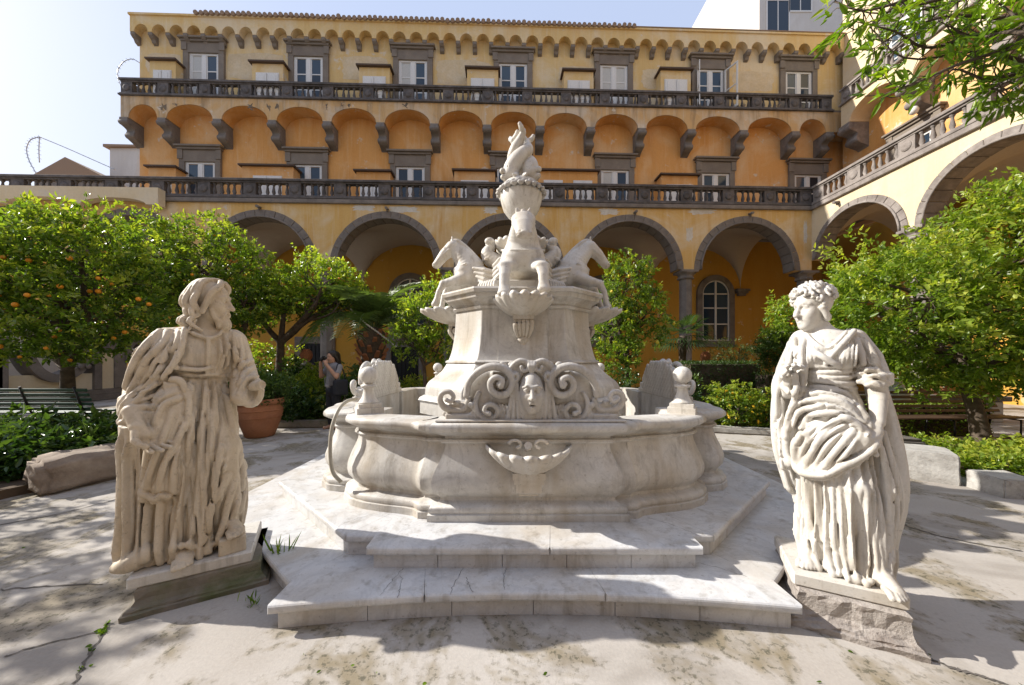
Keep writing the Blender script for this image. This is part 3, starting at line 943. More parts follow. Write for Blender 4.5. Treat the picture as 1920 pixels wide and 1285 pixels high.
# eaves: row of little arches on corbels, then a tile edge
ce = [fu(268, WD) + 0.62 * i for i in range(0, 60) if fu(268, WD) + 0.62 * i < uR]
ze = fz(960, 80, WD - 0.3); zt = fz(960, 66, WD - 0.3)
nE = 44; xe0 = uL - 0.02; pe = (uR - xe0) / nE
mb = MB()
arch_wall(mb, xe0 - 0.1, uR + 0.3, [(xe0 + pe * (i + 0.5), pe/2 - 0.09, zt - ze, ze) for i in range(nE)], ze, ZR, WD - 0.32, WD + 0.02, n=10)
mb.build('eaves_wall', M['yellow_top'], main)
cmk = MB().extr([(0, 0), (0, -0.12), (0.08, -0.2), (0.14, -0.22), (0.2, -0.34), (0.34, -0.4), (0.34, 0)], 'x', -0.1, 0.1).mesh('eaves_corbel', M['window_stone'], bevel=0.01)
for i in range(nE + 1): inst('eaves_corbel', cmk, main, (xe0 + pe * i, WD - 0.31, ze))
MB().box(xe0 - 0.14, uR + 0.3, WD - 0.38, WD + 6.2, ZR, ZR + 0.09).build('roof', M['yellow_top'], main)
tm = MB().tube([(0, -0.48, 0.0), (0, 0.6, 0.07)], 0.1, 8).mesh('roof_tile', M['roof_tile'])
ut = fu(382, WD); i = 0
while ut + 0.24 * i < fu(1190, WD):
    inst('roof_tile', tm, main, (ut + 0.24 * i, WD + 0.02 + random.uniform(-0.03, 0.02), ZR + 0.1 + random.uniform(-0.015, 0.02)))
    i += 1
MB().box(ut, uR, WD - 0.4, WD + 5, ZR + 0.1, ZR + 0.14).build('roof_bed', M['roof_tile'], main)
# drain spouts and lamps under the lower ledge
spm = MB().tube([(0, 0, 0), (0, -0.22, -0.02)], 0.055, 8).tube([(0, 0.02, -0.1), (0, -0.1, -0.09)], 0.03, 6).mesh('spout', M['piperno'])
for px in (488, 727, 955, 1190, 1405): inst('spout', spm, main, (fu(px, 0), 0, TER - 0.42))
# patches of bare plaster, flaked limewash and damp streaks on the old walls
def wall_patch(px0, py0, px1, py1, d, mat, jag=0.12, n=26, rows=1):
    x0, x1 = fu(px0, d), fu(px1, d); z1, z0 = fz(px0, py0, d), fz(px0, py1, d)
    cx, cz = (x0 + x1) / 2, (z0 + z1) / 2; hx, hz = (x1 - x0) / 2, (z1 - z0) / 2
    pts = []
    for i in range(n):
        a = 2 * PI * i / n; c, s_ = math.cos(a), math.sin(a)
        k = 1 / max(abs(c), abs(s_)) ** 0.8
        j = 1 - jag * random.random() * 1.6
        pts.append((cx + hx * c * k * j, cz + hz * s_ * k * j))
    MB().extr(pts, 'y', d - 0.004, d + 0.01).build('plaster_patch', M[mat], main)
for q in ((425, 97, 535, 150), (640, 103, 730, 152), (815, 110, 925, 160), (1045, 122, 1110, 165), (1200, 128, 1290, 168), (1372, 132, 1452, 172), (272, 98, 340, 140)):
    wall_patch(*q, WD, 'patch', 0.07)
for q in ((660, 384, 705, 396), (725, 386, 790, 400), (905, 384, 935, 402), (1120, 390, 1165, 404), (1285, 388, 1345, 404), (1286, 425, 1300, 455), (1506, 410, 1514, 460)):
    wall_patch(*q, 0.0, 'patch_white', 0.25, 34)
for px in (305, 330, 470, 505, 520, 612, 640, 655, 760, 1210, 1395, 1460):
    w_ = random.uniform(3, 9); wall_patch(px - w_, 192, px + w_, 192 + random.uniform(7, 20), BD, 'patch_dark', 0.6, 18)
# slanted buttress at the left end of the storeys
MB().extr([(uL - 0.75, TER), (uL, TER), (uL, 11.2), (uL - 0.15, 11.2)], 'y', WD + 0.1, WD + 0.5).build('buttress', M['house_white'], main)

# ================================================================== right wing (lit by the sun)
wing = empty('wing_building', (fu(1522, 0) * fc, FY + fu(1522, 0) * fs, 0), -PI/2)
tag(wing, 'sunlit cream side wing with tall arches and two receding grey balustrades', 'building')
WX, WY = wing.location.x, wing.location.y
def wu(Y): return WY - Y
W_B = 2.9; W_W = 3.8
wc = [wu(12.62) + 3.66 * i for i in range(4)]
wSP, wRI, wRO = 5.62, 1.5, 1.74
mb = MB()
arch_wall(mb, 0.0, 17, [(c, wRI + 0.06, wRI + 0.06, wSP) for c in wc], wSP, TER, 0, 0.5)
mb.build('arcade_wall', M['cream'], wing)
vm2 = voussoir_mesh(wRI, wRO, 15, 0.6, M['wing_rail'])
for c in wc: arch_ring(wing, c, wSP, wRI, wRO, 15, -0.035, vm2, 'arch', M['wing_rail'])
for c in wc: pier(wing, c + 1.83, 0.25, wSP, 0.4, 'wing_rail')
mb = MB()
for c in wc: vault_bay(mb, c, 1.83, 0.48, 4.0, wSP, 1.75)
mb.build('vault', M['vault'], wing, fix=False)
MB().box(-3.9, 17, 4.0, 4.4, 0, TER - 0.2).build('loggia_wall', M['ochre'], wing)
MB().box(0.1, 17, 0.52, 4.38, TER - 0.09, TER + 0.005).build('terrace_floor', M['piperno'], wing)
MB().box(-2.6, 17, W_W, W_W + 6, TER + 0.01, 13.2).build('middle_wall', M['orange'], wing)
MB().box(-2.6, 17, W_W, W_W + 6, 13.2, ZR + 2.0).build('upper_wall', M['cream'], wing)
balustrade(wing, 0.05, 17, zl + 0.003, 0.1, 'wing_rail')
MB().box(0.02, 17, -0.1, 0.0, TER - 0.24, TER - 0.065).build('string_course', M['wing_rail'], wing, bevel=0.02)
wcor = [-1.6 + 2.45 * i for i in range(8)]
ar = []
for a, b in zip(wcor[:-1], wcor[1:]):
    h = (b - a) / 2 - 0.26
    ar.append(((a + b) / 2, h, zcr - zsp, zsp))
mb = MB()
arch_wall(mb, -1.75, 15.6, ar, zsp, zfl, W_B, W_W + 0.02)
mb.build('balcony_fascia', M['cream'], wing)
cm2 = corbel_mesh(W_W - W_B + 0.06, 1.15, 0.5, M['wing_rail'])
for u in wcor: inst('balcony_corbel', cm2, wing, (u, W_B - 0.03, zsp))
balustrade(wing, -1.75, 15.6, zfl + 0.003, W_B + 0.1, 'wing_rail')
MB().box(-1.75, 15.6, W_B + 0.01, W_W + 0.02, zfl - 0.017, zfl + 0.103).build('balcony_floor', M['piperno'], wing)
for i, u in enumerate((0.15, 4.0, 8.0, 12.0)):
    make_window(wing, u, W_W, zb2, zb2 + 2.35, 1.3, 3, head=0.5, stone='wing_rail', opened=(i == 0))
    make_window(wing, u + 0.3, W_W, TER + 0.01, TER + 2.5, 1.3, 3, head=0.55, stone='window_stone')
for u in (1.2, 6.4): inst('spout', spm, wing, (u, 0, TER - 0.42))
lamp_m = MB().lathe([(0.02, 0.16), (0.12, 0.1), (0.15, 0.0), (0.12, -0.1), (0.03, -0.16)], 14).tube([(0, 0, 0.12), (0, 0.3, 0.26)], 0.02, 6).mesh('wall_lamp', M['white_paint'])
for u in wcor[1:5]: inst('wall_lamp', lamp_m, wing, (u + 0.02, W_W - 0.55, zsp - 1.1))

# ================================================================== houses behind
def house(name, label, x0, x1, y0, y1, z1, mat, wins=(), roof=None):
    h = empty(name, ((x0 + x1) / 2, y0, 0)); tag(h, label, 'building')
    cx = (x0 + x1) / 2
    MB().box(x0 - cx, x1 - cx, 0, y1 - y0, 0, z1).build('wall', M[mat], h)
    if roof:
        MB().extr([(x0 - cx - 0.3, z1), (x1 - cx + 0.3, z1), (x1 - cx + 0.3, z1 + 0.12), (0 if roof == 'gable' else x0 - cx - 0.3, z1 + (1.5 if roof == 'gable' else 0.2))], 'y', -0.2, y1 - y0 + 0.2).build('roof', M['roof_tile'], h)
    for (wx, wz, ww, wh) in wins:
        f = MB()
        f.box(wx - ww/2 - 0.08, wx + ww/2 + 0.08, -0.06, 0.02, wz - 0.1, wz).box(wx - ww/2 - 0.08, wx - ww/2, -0.06, 0.02, wz, wz + wh).box(wx + ww/2, wx + ww/2 + 0.08, -0.06, 0.02, wz, wz + wh).box(wx - ww/2 - 0.08, wx + ww/2 + 0.08, -0.06, 0.02, wz + wh, wz + wh + 0.1)
        f.box(wx - 0.03, wx + 0.03, -0.05, 0.02, wz, wz + wh)
        w_ = f.build('window', M['white_paint'], h)
        MB().box(wx - ww/2, wx + ww/2, -0.03, 0.015, wz, wz + wh).build('pane', M['glass'], w_)
    return h
YB = 24.5
xb0 = (1424 - 960) / FPX * YB
house('apartment_block', 'tall pale plastered block rising behind the roof at the right', xb0, xb0 + 16, YB, YB + 12, 34, 'house_white',
      [((1458 - 960) / FPX * YB - xb0 - 8, 24.6, 1.5, 2.4), ((1500 - 960) / FPX * YB - xb0 - 8, 26.3, 1.5, 2.6), (-4, 20.5, 1.5, 2.4)])
a = at(206, 278, 26)
house('small_house', 'small white flat roofed hut beyond the left terrace beside the orange wall', a.x, a.x + 3.2, 26, 30, a.z, 'house_white', (), 'flat')
a = at(75, 303, 24)
house('gabled_house', 'dark gabled roof peeking over the far left balustrade', a.x - 0.4, a.x + 4.4, 24, 28, a.z - 1.3, 'piperno', (), 'gable')

# razor wire on the left terrace and at the balcony end
def coil(name, label, pts, r=0.018):
    mb = MB().tube(pts, r, 5)
    P = [Vector(p) for p in pts]
    for i in range(1, len(P) - 1, 2):
        d = (P[i+1] - P[i-1]).normalized(); c = P[i]
        for q in (Vector((0, 0, 1)), Vector((1, 0, 0))):
            e = d.cross(q)
            if e.length > 0.1:
                e.normalize(); mb.tube([c - e * 0.07, c + e * 0.07], [0.008, 0.008], 4)
    tag(mb.build(name, M['wire']), label, 'wire')
def scr(pl, Y): return [at(x, y, Y) for x, y in pl]
coil('razor_wire', 'loop of barbed wire with a slack strand above the far left balustrade', bez([tuple(q) for q in scr([(68, 326), (54, 300), (50, 278), (58, 262), (74, 257)], 15.0)], 26).tolist() + bez([tuple(q) for q in scr([(74, 257), (120, 276), (170, 298), (215, 318)], 15.2)], 30).tolist())
coil('razor_wire', 'upright barbed strand beside the gabled roof at far left', bez([tuple(q) for q in scr([(74, 257), (73, 280), (74, 305)], 15.4)], 14).tolist())
coil('razor_wire', 'ring of barbed wire on the left end of the upper balcony', bez([tuple(q) for q in scr([(262, 118), (248, 111), (232, 116), (222, 130), (221, 146), (228, 165)], 15.6)], 24).tolist())

# the range that closes the cloister behind the photographer
rear = empty('rear_building', (0, -9.0, 0), PI); tag(rear, 'yellow cloister range closing the courtyard on the near side', 'building')
mb = MB(); rc = [-14.85 + 4.95 * i for i in range(7)]
arch_wall(mb, -17.5, 17.5, [(c, RI + 0.06, RI + 0.06, SP) for c in rc], SP, TER, 0, 0.5)
mb.build('arcade_wall', M['yellow'], rear)
for c in rc: pier(rear, c + STEP / 2, 0.25, SP)
MB().box(-17.5, 17.5, LB, LB + 0.4, 0, TER - 0.2).build('loggia_wall', M['ochre'], rear)
MB().box(-17.5, 17.5, 0.52, LB + 0.38, TER - 0.1, TER).build('terrace_floor', M['piperno'], rear)
MB().box(-17.5, 17.5, WD, WD + 6, TER + 0.01, 15.5).build('upper_wall', M['yellow_top'], rear)

# ================================================================== fountain
FX, FD = 0.12, 4.5
fount = empty('fountain', (FX, FD, 0))
tag(fount, 'white marble fountain with stepped platform, lobed basin, mask, horses and dolphin finial', 'fountain')

def inset(poly, d):
    """shrink a convex-ish polygon by d"""
    n = len(poly); out = []
    for i in range(n):
        p0, p1, p2 = Vector(poly[i-1]), Vector(poly[i]), Vector(poly[(i+1) % n])
        a = (p1 - p0).normalized(); b = (p2 - p1).normalized()
        na = Vector((-a.y, a.x)); nb = Vector((-b.y, b.x))
        m = (na + nb); m = m / max(0.3, m.length_squared) * 2
        out.append(tuple(p1 + m * d))
    return out

def octo(hx, cx, hy, cy):
    return [(-cx, -hy), (cx, -hy), (hx, -cy), (hx, cy), (cx, hy), (-cx, hy), (-hx, cy), (-hx, -cy)]

def platform(poly, z0, z1, k_in, slab=0.05, over=0.035):
    core = MB().prism(inset(poly, over + 0.03), z0, z1 - slab).build('platform_core', M['marble_step'], fount)
    n = len(poly)
    for i in range(n):
        a, b = Vector(poly[i]), Vector(poly[(i+1) % n])
        q = [a, b, b * k_in, a * k_in]
        nv = Vector(((b - a).y, -(b - a).x)).normalized(); lim = a.dot(nv) - 0.012
        MB().prism(inset([tuple(v) for v in q], 0.0012), z1 - slab + 0.001, z1).build('slab', M['marble_step'], core, bevel=0.018, seg=3, sel=lambda m, nv=nv, lim=lim: m.x * nv.x + m.y * nv.y > lim)
    rp = inset(poly, over)
    for i in range(n):
        a, b = Vector(rp[i]), Vector(rp[(i+1) % n]); L = (b - a).length; d = (b - a) / L
        nn = Vector((-d.y, d.x)); m = max(1, round(L / 0.42))
        for k in range(m):
            p = a + d * (L * k / m + 0.002); q = a + d * (L * (k + 1) / m - 0.002)
            MB().prism([tuple(p), tuple(q), tuple(q + nn * 0.028), tuple(p + nn * 0.028)], z0 + 0.002, z1 - slab - 0.001).build('riser_panel', M['marble_step'], core)
    return core
low = platform(octo(2.82, 1.47, 2.42, 1.3), 0.0, 0.15, 0.78)
upp = platform(octo(2.42, 1.26, 2.16, 1.12), 0.15, 0.30, 0.72)

def front_bay(xs, yf, yb, z0, z1, cuts, cat_core, bow=0.0, slab=0.05):
    """projecting step: riser panels and nosed slabs; bow = how far the middle recedes"""
    x0, x1 = xs
    def fr(x, o=0.0):
        t = (x - (x0 + x1) / 2) / ((x1 - x0) / 2)
        return yf + bow * (1 - t * t) + o
    c = [x0] + cuts + [x1]
    poly = [(x0 + 0.045, yb)] + [(x, fr(x, 0.075)) for x in np.linspace(x0 + 0.045, x1 - 0.045, 13)] + [(x1 - 0.045, yb)]
    core = MB().prism(poly, z0, z1 - slab).build('step_core', M['marble_step'], fount)
    for a, b in zip(c[:-1], c[1:]):
        n = 9
        skew = random.uniform(-0.12, 0.12) if b != x1 else 0
        sk0 = getattr(front_bay, 'sk', 0) if a != x0 else 0
        front_bay.sk = skew
        poly = [(a + 0.0012 + sk0, yb)] + [(x, fr(x)) for x in np.linspace(a + 0.0012, b - 0.0012, n)] + [(b - 0.0012 + skew, yb)]
        MB().prism(poly, z1 - slab + 0.001, z1 + 0.002).build('slab', M['marble_step'], core, bevel=0.018, seg=3, sel=lambda m: m.y < fr(m.x) + 0.012)
    L = x1 - x0 - 0.07; m = max(1, round(L / 0.45))
    for k in range(m):
        a = x0 + 0.035 + L * k / m + 0.002; b = x0 + 0.035 + L * (k + 1) / m - 0.002
        xx = np.linspace(a, b, 4)
        poly = [(x, fr(x, 0.04)) for x in xx] + [(x, fr(x, 0.07)) for x in xx[::-1]]
        MB().prism(poly, z0 + 0.001, z1 - slab - 0.001).build('riser_panel', M['marble_step'], core)
    return core
front_bay((-1.05, 1.10), -2.32, -1.9, 0.15, 0.302, [0.12], fount)
front_bay((-1.46, 1.47), -2.63, -2.2, 0.0, 0.152, [-0.62, 0.42], fount, bow=0.11)

# ---- basin: moulded wall swept along a lobed outline
Q = [((0, -1.93), 1), ((0.70, -1.93), 1), ((0.70, -1.875), 1), ((0.81, -1.875), 1), ((0.86, -1.825), 0), ((0.98, -1.785), 0), ((1.14, -1.75), 0), ((1.30, -1.70), 0),
     ((1.43, -1.63), 0), ((1.52, -1.53), 0), ((1.56, -1.43), 0), ((1.55, -1.33), 1), ((1.68, -1.34), 1), ((1.79, -1.31), 0), ((1.88, -1.22), 0), ((1.925, -1.10), 0), ((1.94, -0.95), 0),
     ((1.95, -0.78), 1), ((2.0, -0.78), 1), ((2.0, 0), 1)]
def sub(Q, n=3):
    out = []
    for (p, s), (q, t) in zip(Q[:-1], Q[1:]):
        out.append(p)
        if not (s and t):
            for k in range(1, n): out.append(tuple(Vector(p).lerp(Vector(q), k / n)))
    return out
qf = sub(Q)
pl = qf + [(2.0, 0)] + [(x, -y) for x, y in qf[::-1]]
pl = pl + [(-x, y) for x, y in pl[::-1][1:-1]]
pl = np.array(pl)
n = len(pl)
# smooth only the lobes slightly by corner-preserving averaging already in the outline; normals from neighbours
def offset_path(P, d):
    nx = len(P); out = np.zeros_like(P)
    for i in range(nx):
        a = P[i] - P[i-1]; b = P[(i+1) % nx] - P[i]
        a = a / (np.linalg.norm(a) + 1e-9); b = b / (np.linalg.norm(b) + 1e-9)
        na = np.array([a[1], -a[0]]); nb = np.array([b[1], -b[0]])
        m = na + nb; m = m / max(0.55, m @ m) * 2
        out[i] = P[i] + m * d
    return out
prof = [(0.045, 0.30), (0.045, 0.352), (0.03, 0.358), (0.036, 0.372), (0.036, 0.392), (0.022, 0.41), (-0.012, 0.418), (-0.035, 0.432),
        (-0.038, 0.452), (-0.02, 0.475), (0.008, 0.51), (0.02, 0.56), (0.018, 0.605), (-0.005, 0.67), (-0.038, 0.74), (-0.062, 0.80), (-0.07, 0.84),
        (-0.068, 0.856), (-0.045, 0.862), (-0.038, 0.874), (-0.045, 0.888), (-0.068, 0.894), (-0.066, 0.91), (-0.03, 0.93), (-0.005, 0.945),
        (0.012, 0.952), (0.03, 0.965), (0.036, 0.985), (0.030, 1.008), (0.012, 1.022), (-0.02, 1.028), (-0.20, 1.028), (-0.222, 1.02), (-0.225, 0.98), (-0.225, 0.5)]
V = []
for d, z in prof:
    Pq = offset_path(pl, d)
    V += [(x, y, z) for x, y in Pq]
F = []
for j in range(len(prof) - 1):
    for i in range(n):
        F.append((j*n+i, j*n+(i+1) % n, (j+1)*n+(i+1) % n, (j+1)*n+i))
basin = MB().add(V, F, True).build('basin', M['marble'], fount)
for e in basin.data.edges:
    pass
bmm = bmesh.new(); bmm.from_mesh(basin.data)
for e in bmm.edges:
    if len(e.link_faces) == 2 and e.calc_face_angle(0) > 0.75: e.smooth = False
bmm.to_mesh(basin.data); bmm.free()
MB().prism([tuple(p) for p in offset_path(pl, -0.2)], 0.42, 0.52).build('basin_floor', M['marble'], fount)

# ball finials on the four lobes
fin = MB()
fin.box(-0.11, 0.11, -0.11, 0.11, 0, 0.05); fin.box(-0.095, 0.095, -0.095, 0.095, 0.05, 0.085)
fin.lathe([(0.095, 0.085), (0.08, 0.10), (0.058, 0.135), (0.046, 0.18), (0.042, 0.215), (0.048, 0.222), (0.066, 0.228), (0.066, 0.245), (0.04, 0.252), (0.036, 0.262)], 20)
fin.lathe([(0.078 * math.sin(PI * i / 12) + 0.001, 0.332 - 0.078 * math.cos(PI * i / 12)) for i in range(13)], 22)
fm = fin.mesh('ball_finial', M['marble_white'], fix=True)
for sx in (-1, 1):
    for sy in (-1, 1): inst('ball_finial', fm, fount, (sx * 1.40, sy * 1.43, 1.027), (0, 0, sx * sy * R(32)))

# ---- pedestal: flared octagon
def octo_loft(mb, rings):
    V = []; F = []
    for z, W, hf in rings: V += [(x, y, z) for x, y in octo(W, hf, W, hf)]
    for j in range(len(rings) - 1):
        for i in range(8): F.append((8*j+i, 8*j+(i+1) % 8, 8*j+8+(i+1) % 8, 8*j+8+i))
    F += [tuple(range(7, -1, -1)), tuple(8*(len(rings)-1)+i for i in range(8))]
    mb.add(V, F); return mb
bodyp = bez([(0.50, 1.10, 0.62), (0.98, 1.10, 0.62), (1.16, 1.10, 0.62), (1.24, 1.07, 0.60), (1.30, 1.0, 0.57), (1.38, 0.92, 0.53), (1.50, 0.855, 0.49), (1.65, 0.815, 0.465), (1.85, 0.79, 0.45), (2.06, 0.78, 0.445)], 40)
ped = octo_loft(MB(), [tuple(r) for r in bodyp if True]).build('pedestal', M['marble'], fount, bevel=0.006)
octo_loft(MB(), [(0.9, 1.15, 0.65), (1.02, 1.15, 0.65), (1.05, 1.17, 0.66), (1.08, 1.15, 0.65), (1.10, 1.115, 0.63)]).build('pedestal_plinth', M['marble'], fount)
octo_loft(MB(), [(1.46, 0.893, 0.508), (1.475, 0.893, 0.508), (1.49, 0.872, 0.497)]).build('pedestal_course', M['marble'], fount)
octo_loft(MB(), [(2.05, 0.80, 0.455), (2.075, 0.815, 0.465), (2.09, 0.80, 0.455), (2.12, 0.82, 0.465), (2.155, 0.87, 0.49), (2.16, 0.89, 0.50), (2.205, 0.90, 0.505), (2.21, 0.925, 0.515), (2.24, 0.935, 0.52), (2.262, 0.92, 0.515), (2.27, 0.88, 0.49)]).build('cornice', M['marble'], fount)
for k in range(4):            # raised centre strip of each broad face
    rows = [(z, W) for z, W, h in bodyp if z > 1.18]
    V = []; F = []
    for z, W in rows:
        hw = 0.26 + 0.08 * max(0, (1.6 - z))
        V += [(-hw, -W + 0.02, z), (-hw, -W - 0.016, z), (hw, -W - 0.016, z), (hw, -W + 0.02, z)]
    for j in range(len(rows) - 1):
        for i in range(3): F.append((4*j+i, 4*j+i+1, 4*j+5+i, 4*j+4+i))
    MB().add(V, F).build('face_panel', M['marble'], ped, (0, 0, 0), (0, 0, k * PI/2))

# ---- scallop shells
def shell_mesh(name, Rr, depth, h, lobes, mat, bracket=0):
    mb = MB(); nt_, ns = lobes * 6, 9
    def P(t, s, up):
        a = -PI * 0.5 + PI * t
        fl = abs(math.sin(lobes * PI * t))
        k = 1 + (0.11 * fl - 0.05) * s
        x = math.sin(a) * Rr * s * k
        y = -math.cos(a) * depth * s * k
        z = -h * (1 - s ** 2.6) + (0.022 * fl * s) + (0 if up else -0.026 - 0.016 * fl * (1 - s * 0.4))
        return (x, y, z)
    V = []; F = []
    for up in (1, 0):
        for j in range(ns + 1):
            for i in range(nt_ + 1): V.append(P(i / nt_, j / ns, up))
    m_ = (ns + 1) * (nt_ + 1)
    for j in range(ns):
        for i in range(nt_):
            a = j * (nt_ + 1) + i; b = a + nt_ + 1
            F += [(a, b, b + 1, a + 1), (m_ + a, m_ + a + 1, m_ + b + 1, m_ + b)]
    for i in range(nt_):
        a = ns * (nt_ + 1) + i; F.append((a, m_ + a, m_ + a + 1, a + 1))
    mb.add(V, F, True)
    if bracket == 1:
        w = 0.12
        for z0, z1, ww, yy in ((-h - 0.06, -h - 0.01, w, 0.13), (-h - 0.10, -h - 0.06, w * 0.92, 0.11), (-h - 0.17, -h - 0.10, w * 0.8, 0.09), (-h - 0.2, -h - 0.17, w * 0.62, 0.06)):
            mb.box(-ww, ww, -yy, 0.12, z0, z1)
    elif bracket == 2:
        mb.box(-0.11, 0.11, -0.14, 0.05, -h - 0.06, -h - 0.01)
        for k in range(5):
            x = -0.08 + 0.04 * k
            mb.tube(bez([(x, -0.11, -h - 0.06), (x * 1.1, -0.13, -h - 0.12), (x * 0.9, -0.09, -h - 0.2), (x * 0.5, -0.03, -h - 0.27)], 8).tolist(), [0.026, 0.028, 0.028, 0.026, 0.024, 0.02, 0.018, 0.012], 6)
        mb.lathe([(0.06, 0.0), (0.075, -0.03), (0.05, -0.06), (0.03, -0.09), (0.035, -0.11), (0.008, -0.15)][::-1], 10, (0, -0.02, -h - 0.24))
        mb.tube([(-0.105, -0.05, -h - 0.12), (0.105, -0.05, -h - 0.12)], 0.045, 10)
    return mb.mesh(name, mat, fix=True)
sh1 = shell_mesh('lower_shell', 0.31, 0.36, 0.17, 9, M['marble_white'], 1)
inst('lower_shell', sh1, fount, (0.005, -1.86, 0.845))
lip = MB()
for s in (-1, 1):
    lip.tube([(s * (0.10 + 0.045 * math.cos(t)), -1.93, 0.865 + 0.03 * math.sin(t)) for t in np.linspace(0, 4.5, 14)], 0.014, 6)
lip.tube([(0, -1.90, 0.83), (0, -1.945, 0.86)], 0.03, 8)
lip.build('spout_relief', M['marble_white'], fount)
for k, rz in ((1, -PI/2), (2, PI/2), (3, PI)):
    d = 1.95
    inst('lower_shell', sh1, fount, (math.sin(rz) * d, -math.cos(rz) * d, 0.845), (0, 0, rz))
sh2 = shell_mesh('upper_shell', 0.31, 0.50, 0.15, 9, M['marble_white'], 2)
for rz in (0, PI/2, PI, -PI/2):
    inst('upper_shell', sh2, fount, (math.sin(rz) * 0.79, -math.cos(rz) * 0.78, 2.13), (0, 0, rz))

def spiral(c, r0, r1, a0, turns, n=26, y=0.0, sgn=1):
    out = []
    for i in range(n):
        t = i / (n - 1); r = r0 + (r1 - r0) * t; a = a0 + sgn * 2 * PI * turns * t
        out.append((c[0] + r * math.cos(a), y, c[1] + r * math.sin(a)))
    return out

# ---- cartouche with mask (one carving, four copies)
def make_cartouche():
    S = Sculpt((-0.74, -0.20, -0.02), (0.74, 0.11, 0.54), 0.0062)
    def px(x, y): return ((x - 998) / 243.0, (787 - y) / 243.0)
    K = 0.012
    S.box((0, 0.02, 0.028), (0.66, 0.065, 0.03), 0.012)
    for s in (-1, 1):
        X = lambda x, y, yy=0.0: (s * abs(px(x, y)[0]), yy, px(x, y)[1])
        # back plate of the wing
        c = X(925, 738); S.ell((c[0], 0.03, c[2]), (0.21, 0.045, 0.185), 0.02)
        S.box((s * 0.15, 0.03, 0.20), (0.16, 0.04, 0.19), 0.02, 0.02)
        S.box((s * 0.40, 0.03, 0.07), (0.25, 0.04, 0.07), 0.02, 0.02)
        # big volute
        c = X(938, 716)
        arc = [X(876, 738, -0.02), X(882, 712, -0.025), X(902, 692, -0.03), X(928, 684, -0.035), X(952, 692, -0.04), X(963, 712, -0.045), X(955, 732, -0.05), X(938, 737, -0.055), X(924, 728, -0.06), X(922, 713, -0.065), X(932, 704, -0.07), X(943, 709, -0.075), X(941, 719, -0.08)]
        S.tube(arc, np.array([0.018, 0.020, 0.022, 0.023, 0.023, 0.022, 0.021, 0.02, 0.019, 0.018, 0.017, 0.016, 0.018]) * 1.35, 0.006, n=44)
        S.ell((c[0], -0.06, c[2]), (0.022, 0.035, 0.022), 0.01)
        # fan ribs inside the wing
        for i in range(8):
            a = 2.95 - i * 0.24
            p0 = X(936, 752); r1_ = 0.215 - 0.010 * abs(i - 3)
            q = (p0[0] + s * r1_ * math.cos(a), -0.028, p0[2] + r1_ * 0.95 * math.sin(a))
            p = (p0[0] + s * 0.075 * math.cos(a), 0.0, p0[2] + 0.07 * math.sin(a))
            S.tube([p, q], [0.012, 0.020], 0.005)
        # lower scroll with ribs towards the mask
        c = X(917, 766)
        S.tube([X(900, 735, -0.01), X(893, 752, -0.02), X(897, 772, -0.03), X(912, 783, -0.035), X(930, 779, -0.04), X(935, 765, -0.045), X(926, 755, -0.05), X(914, 757, -0.055), X(911, 767, -0.06), X(919, 771, -0.065)], np.array([0.014, 0.016, 0.018, 0.019, 0.018, 0.017, 0.015, 0.014, 0.013, 0.015]) * 1.25, 0.006, n=34)
        for i in range(5):
            xx = 938 + 6.5 * i
            S.tube([X(xx, 756 + i, -0.025), X(xx + 3, 766, -0.04), X(xx + 2, 780, -0.025)], 0.012, 0.006)
        S.tube([X(930, 784, -0.02), X(970, 786, -0.03)], 0.014, 0.01)
        # outer hooked scroll
        S.tube([X(880, 748, 0.0), X(872, 764, 0.0), X(855, 767, 0.0), X(836, 762, -0.01), X(827, 748, -0.02), X(831, 735, -0.03), X(844, 731, -0.035), X(853, 740, -0.04), X(848, 749, -0.045), X(840, 746, -0.05)], [0.024, 0.026, 0.027, 0.025, 0.022, 0.02, 0.018, 0.016, 0.015, 0.015], 0.008, n=32)
        S.tube([X(834, 774, 0.0), X(852, 783, -0.01), X(876, 780, -0.02), X(890, 768, -0.02), X(886, 756, -0.03)], [0.014, 0.022, 0.022, 0.017, 0.016], 0.008, n=18)
        S.ell(X(886, 756, -0.03), (0.024, 0.028, 0.024), 0.008)
        S.ell(X(858, 752, -0.01), (0.03, 0.03, 0.02), 0.01)
        # crest scrolls
        S.tube([X(955, 722, -0.01), X(955, 702, -0.02), X(962, 684, -0.025), X(976, 674, -0.03), X(990, 678, -0.035), X(991, 689, -0.04), X(982, 692, -0.045), X(979, 685, -0.05)], [0.016, 0.018, 0.02, 0.021, 0.019, 0.016, 0.014, 0.013], 0.007, n=26)
        # hanging ribbons beside the face
        S.ell(X(968, 704, -0.04), (0.034, 0.03, 0.045), 0.01)
        S.ell(X(968, 704, -0.075), (0.012, 0.02, 0.02), 0.006, 's')
        for dx0, dx1 in ((-3, -14), (0, -4), (3, 6)):
            S.tube([X(968 + dx0, 716, -0.04), X(968 + dx1, 782, -0.05)], [0.014, 0.019], 0.005)
        # drapery under the chin
        for i in range(5):
            S.tube([X(972 + i, 752 + 5*i, -0.045), X(985, 770 + 3.2*i, -0.06), X(999, 775 + 3*i, -0.065)], [0.012, 0.012, 0.011], 0.005)
    S.box((0, 0.02, 0.24), (0.16, 0.05, 0.22), 0.03, 0.02)
    for dx in (-0.022, 0, 0.022): S.tube([(dx, -0.04, 0.455), (dx * 0.8, -0.06, 0.425), (dx * 0.5, -0.05, 0.39)], [0.014, 0.016, 0.012], 0.006)
    S.ell((0, -0.01, 0.225), (0.135, 0.03, 0.19), 0.012)
    S.ell((0, -0.03, 0.225), (0.112, 0.05, 0.170), 0.006, 's')
    S.ell((0, 0.0, 0.225), (0.098, 0.085, 0.155), 0.01)
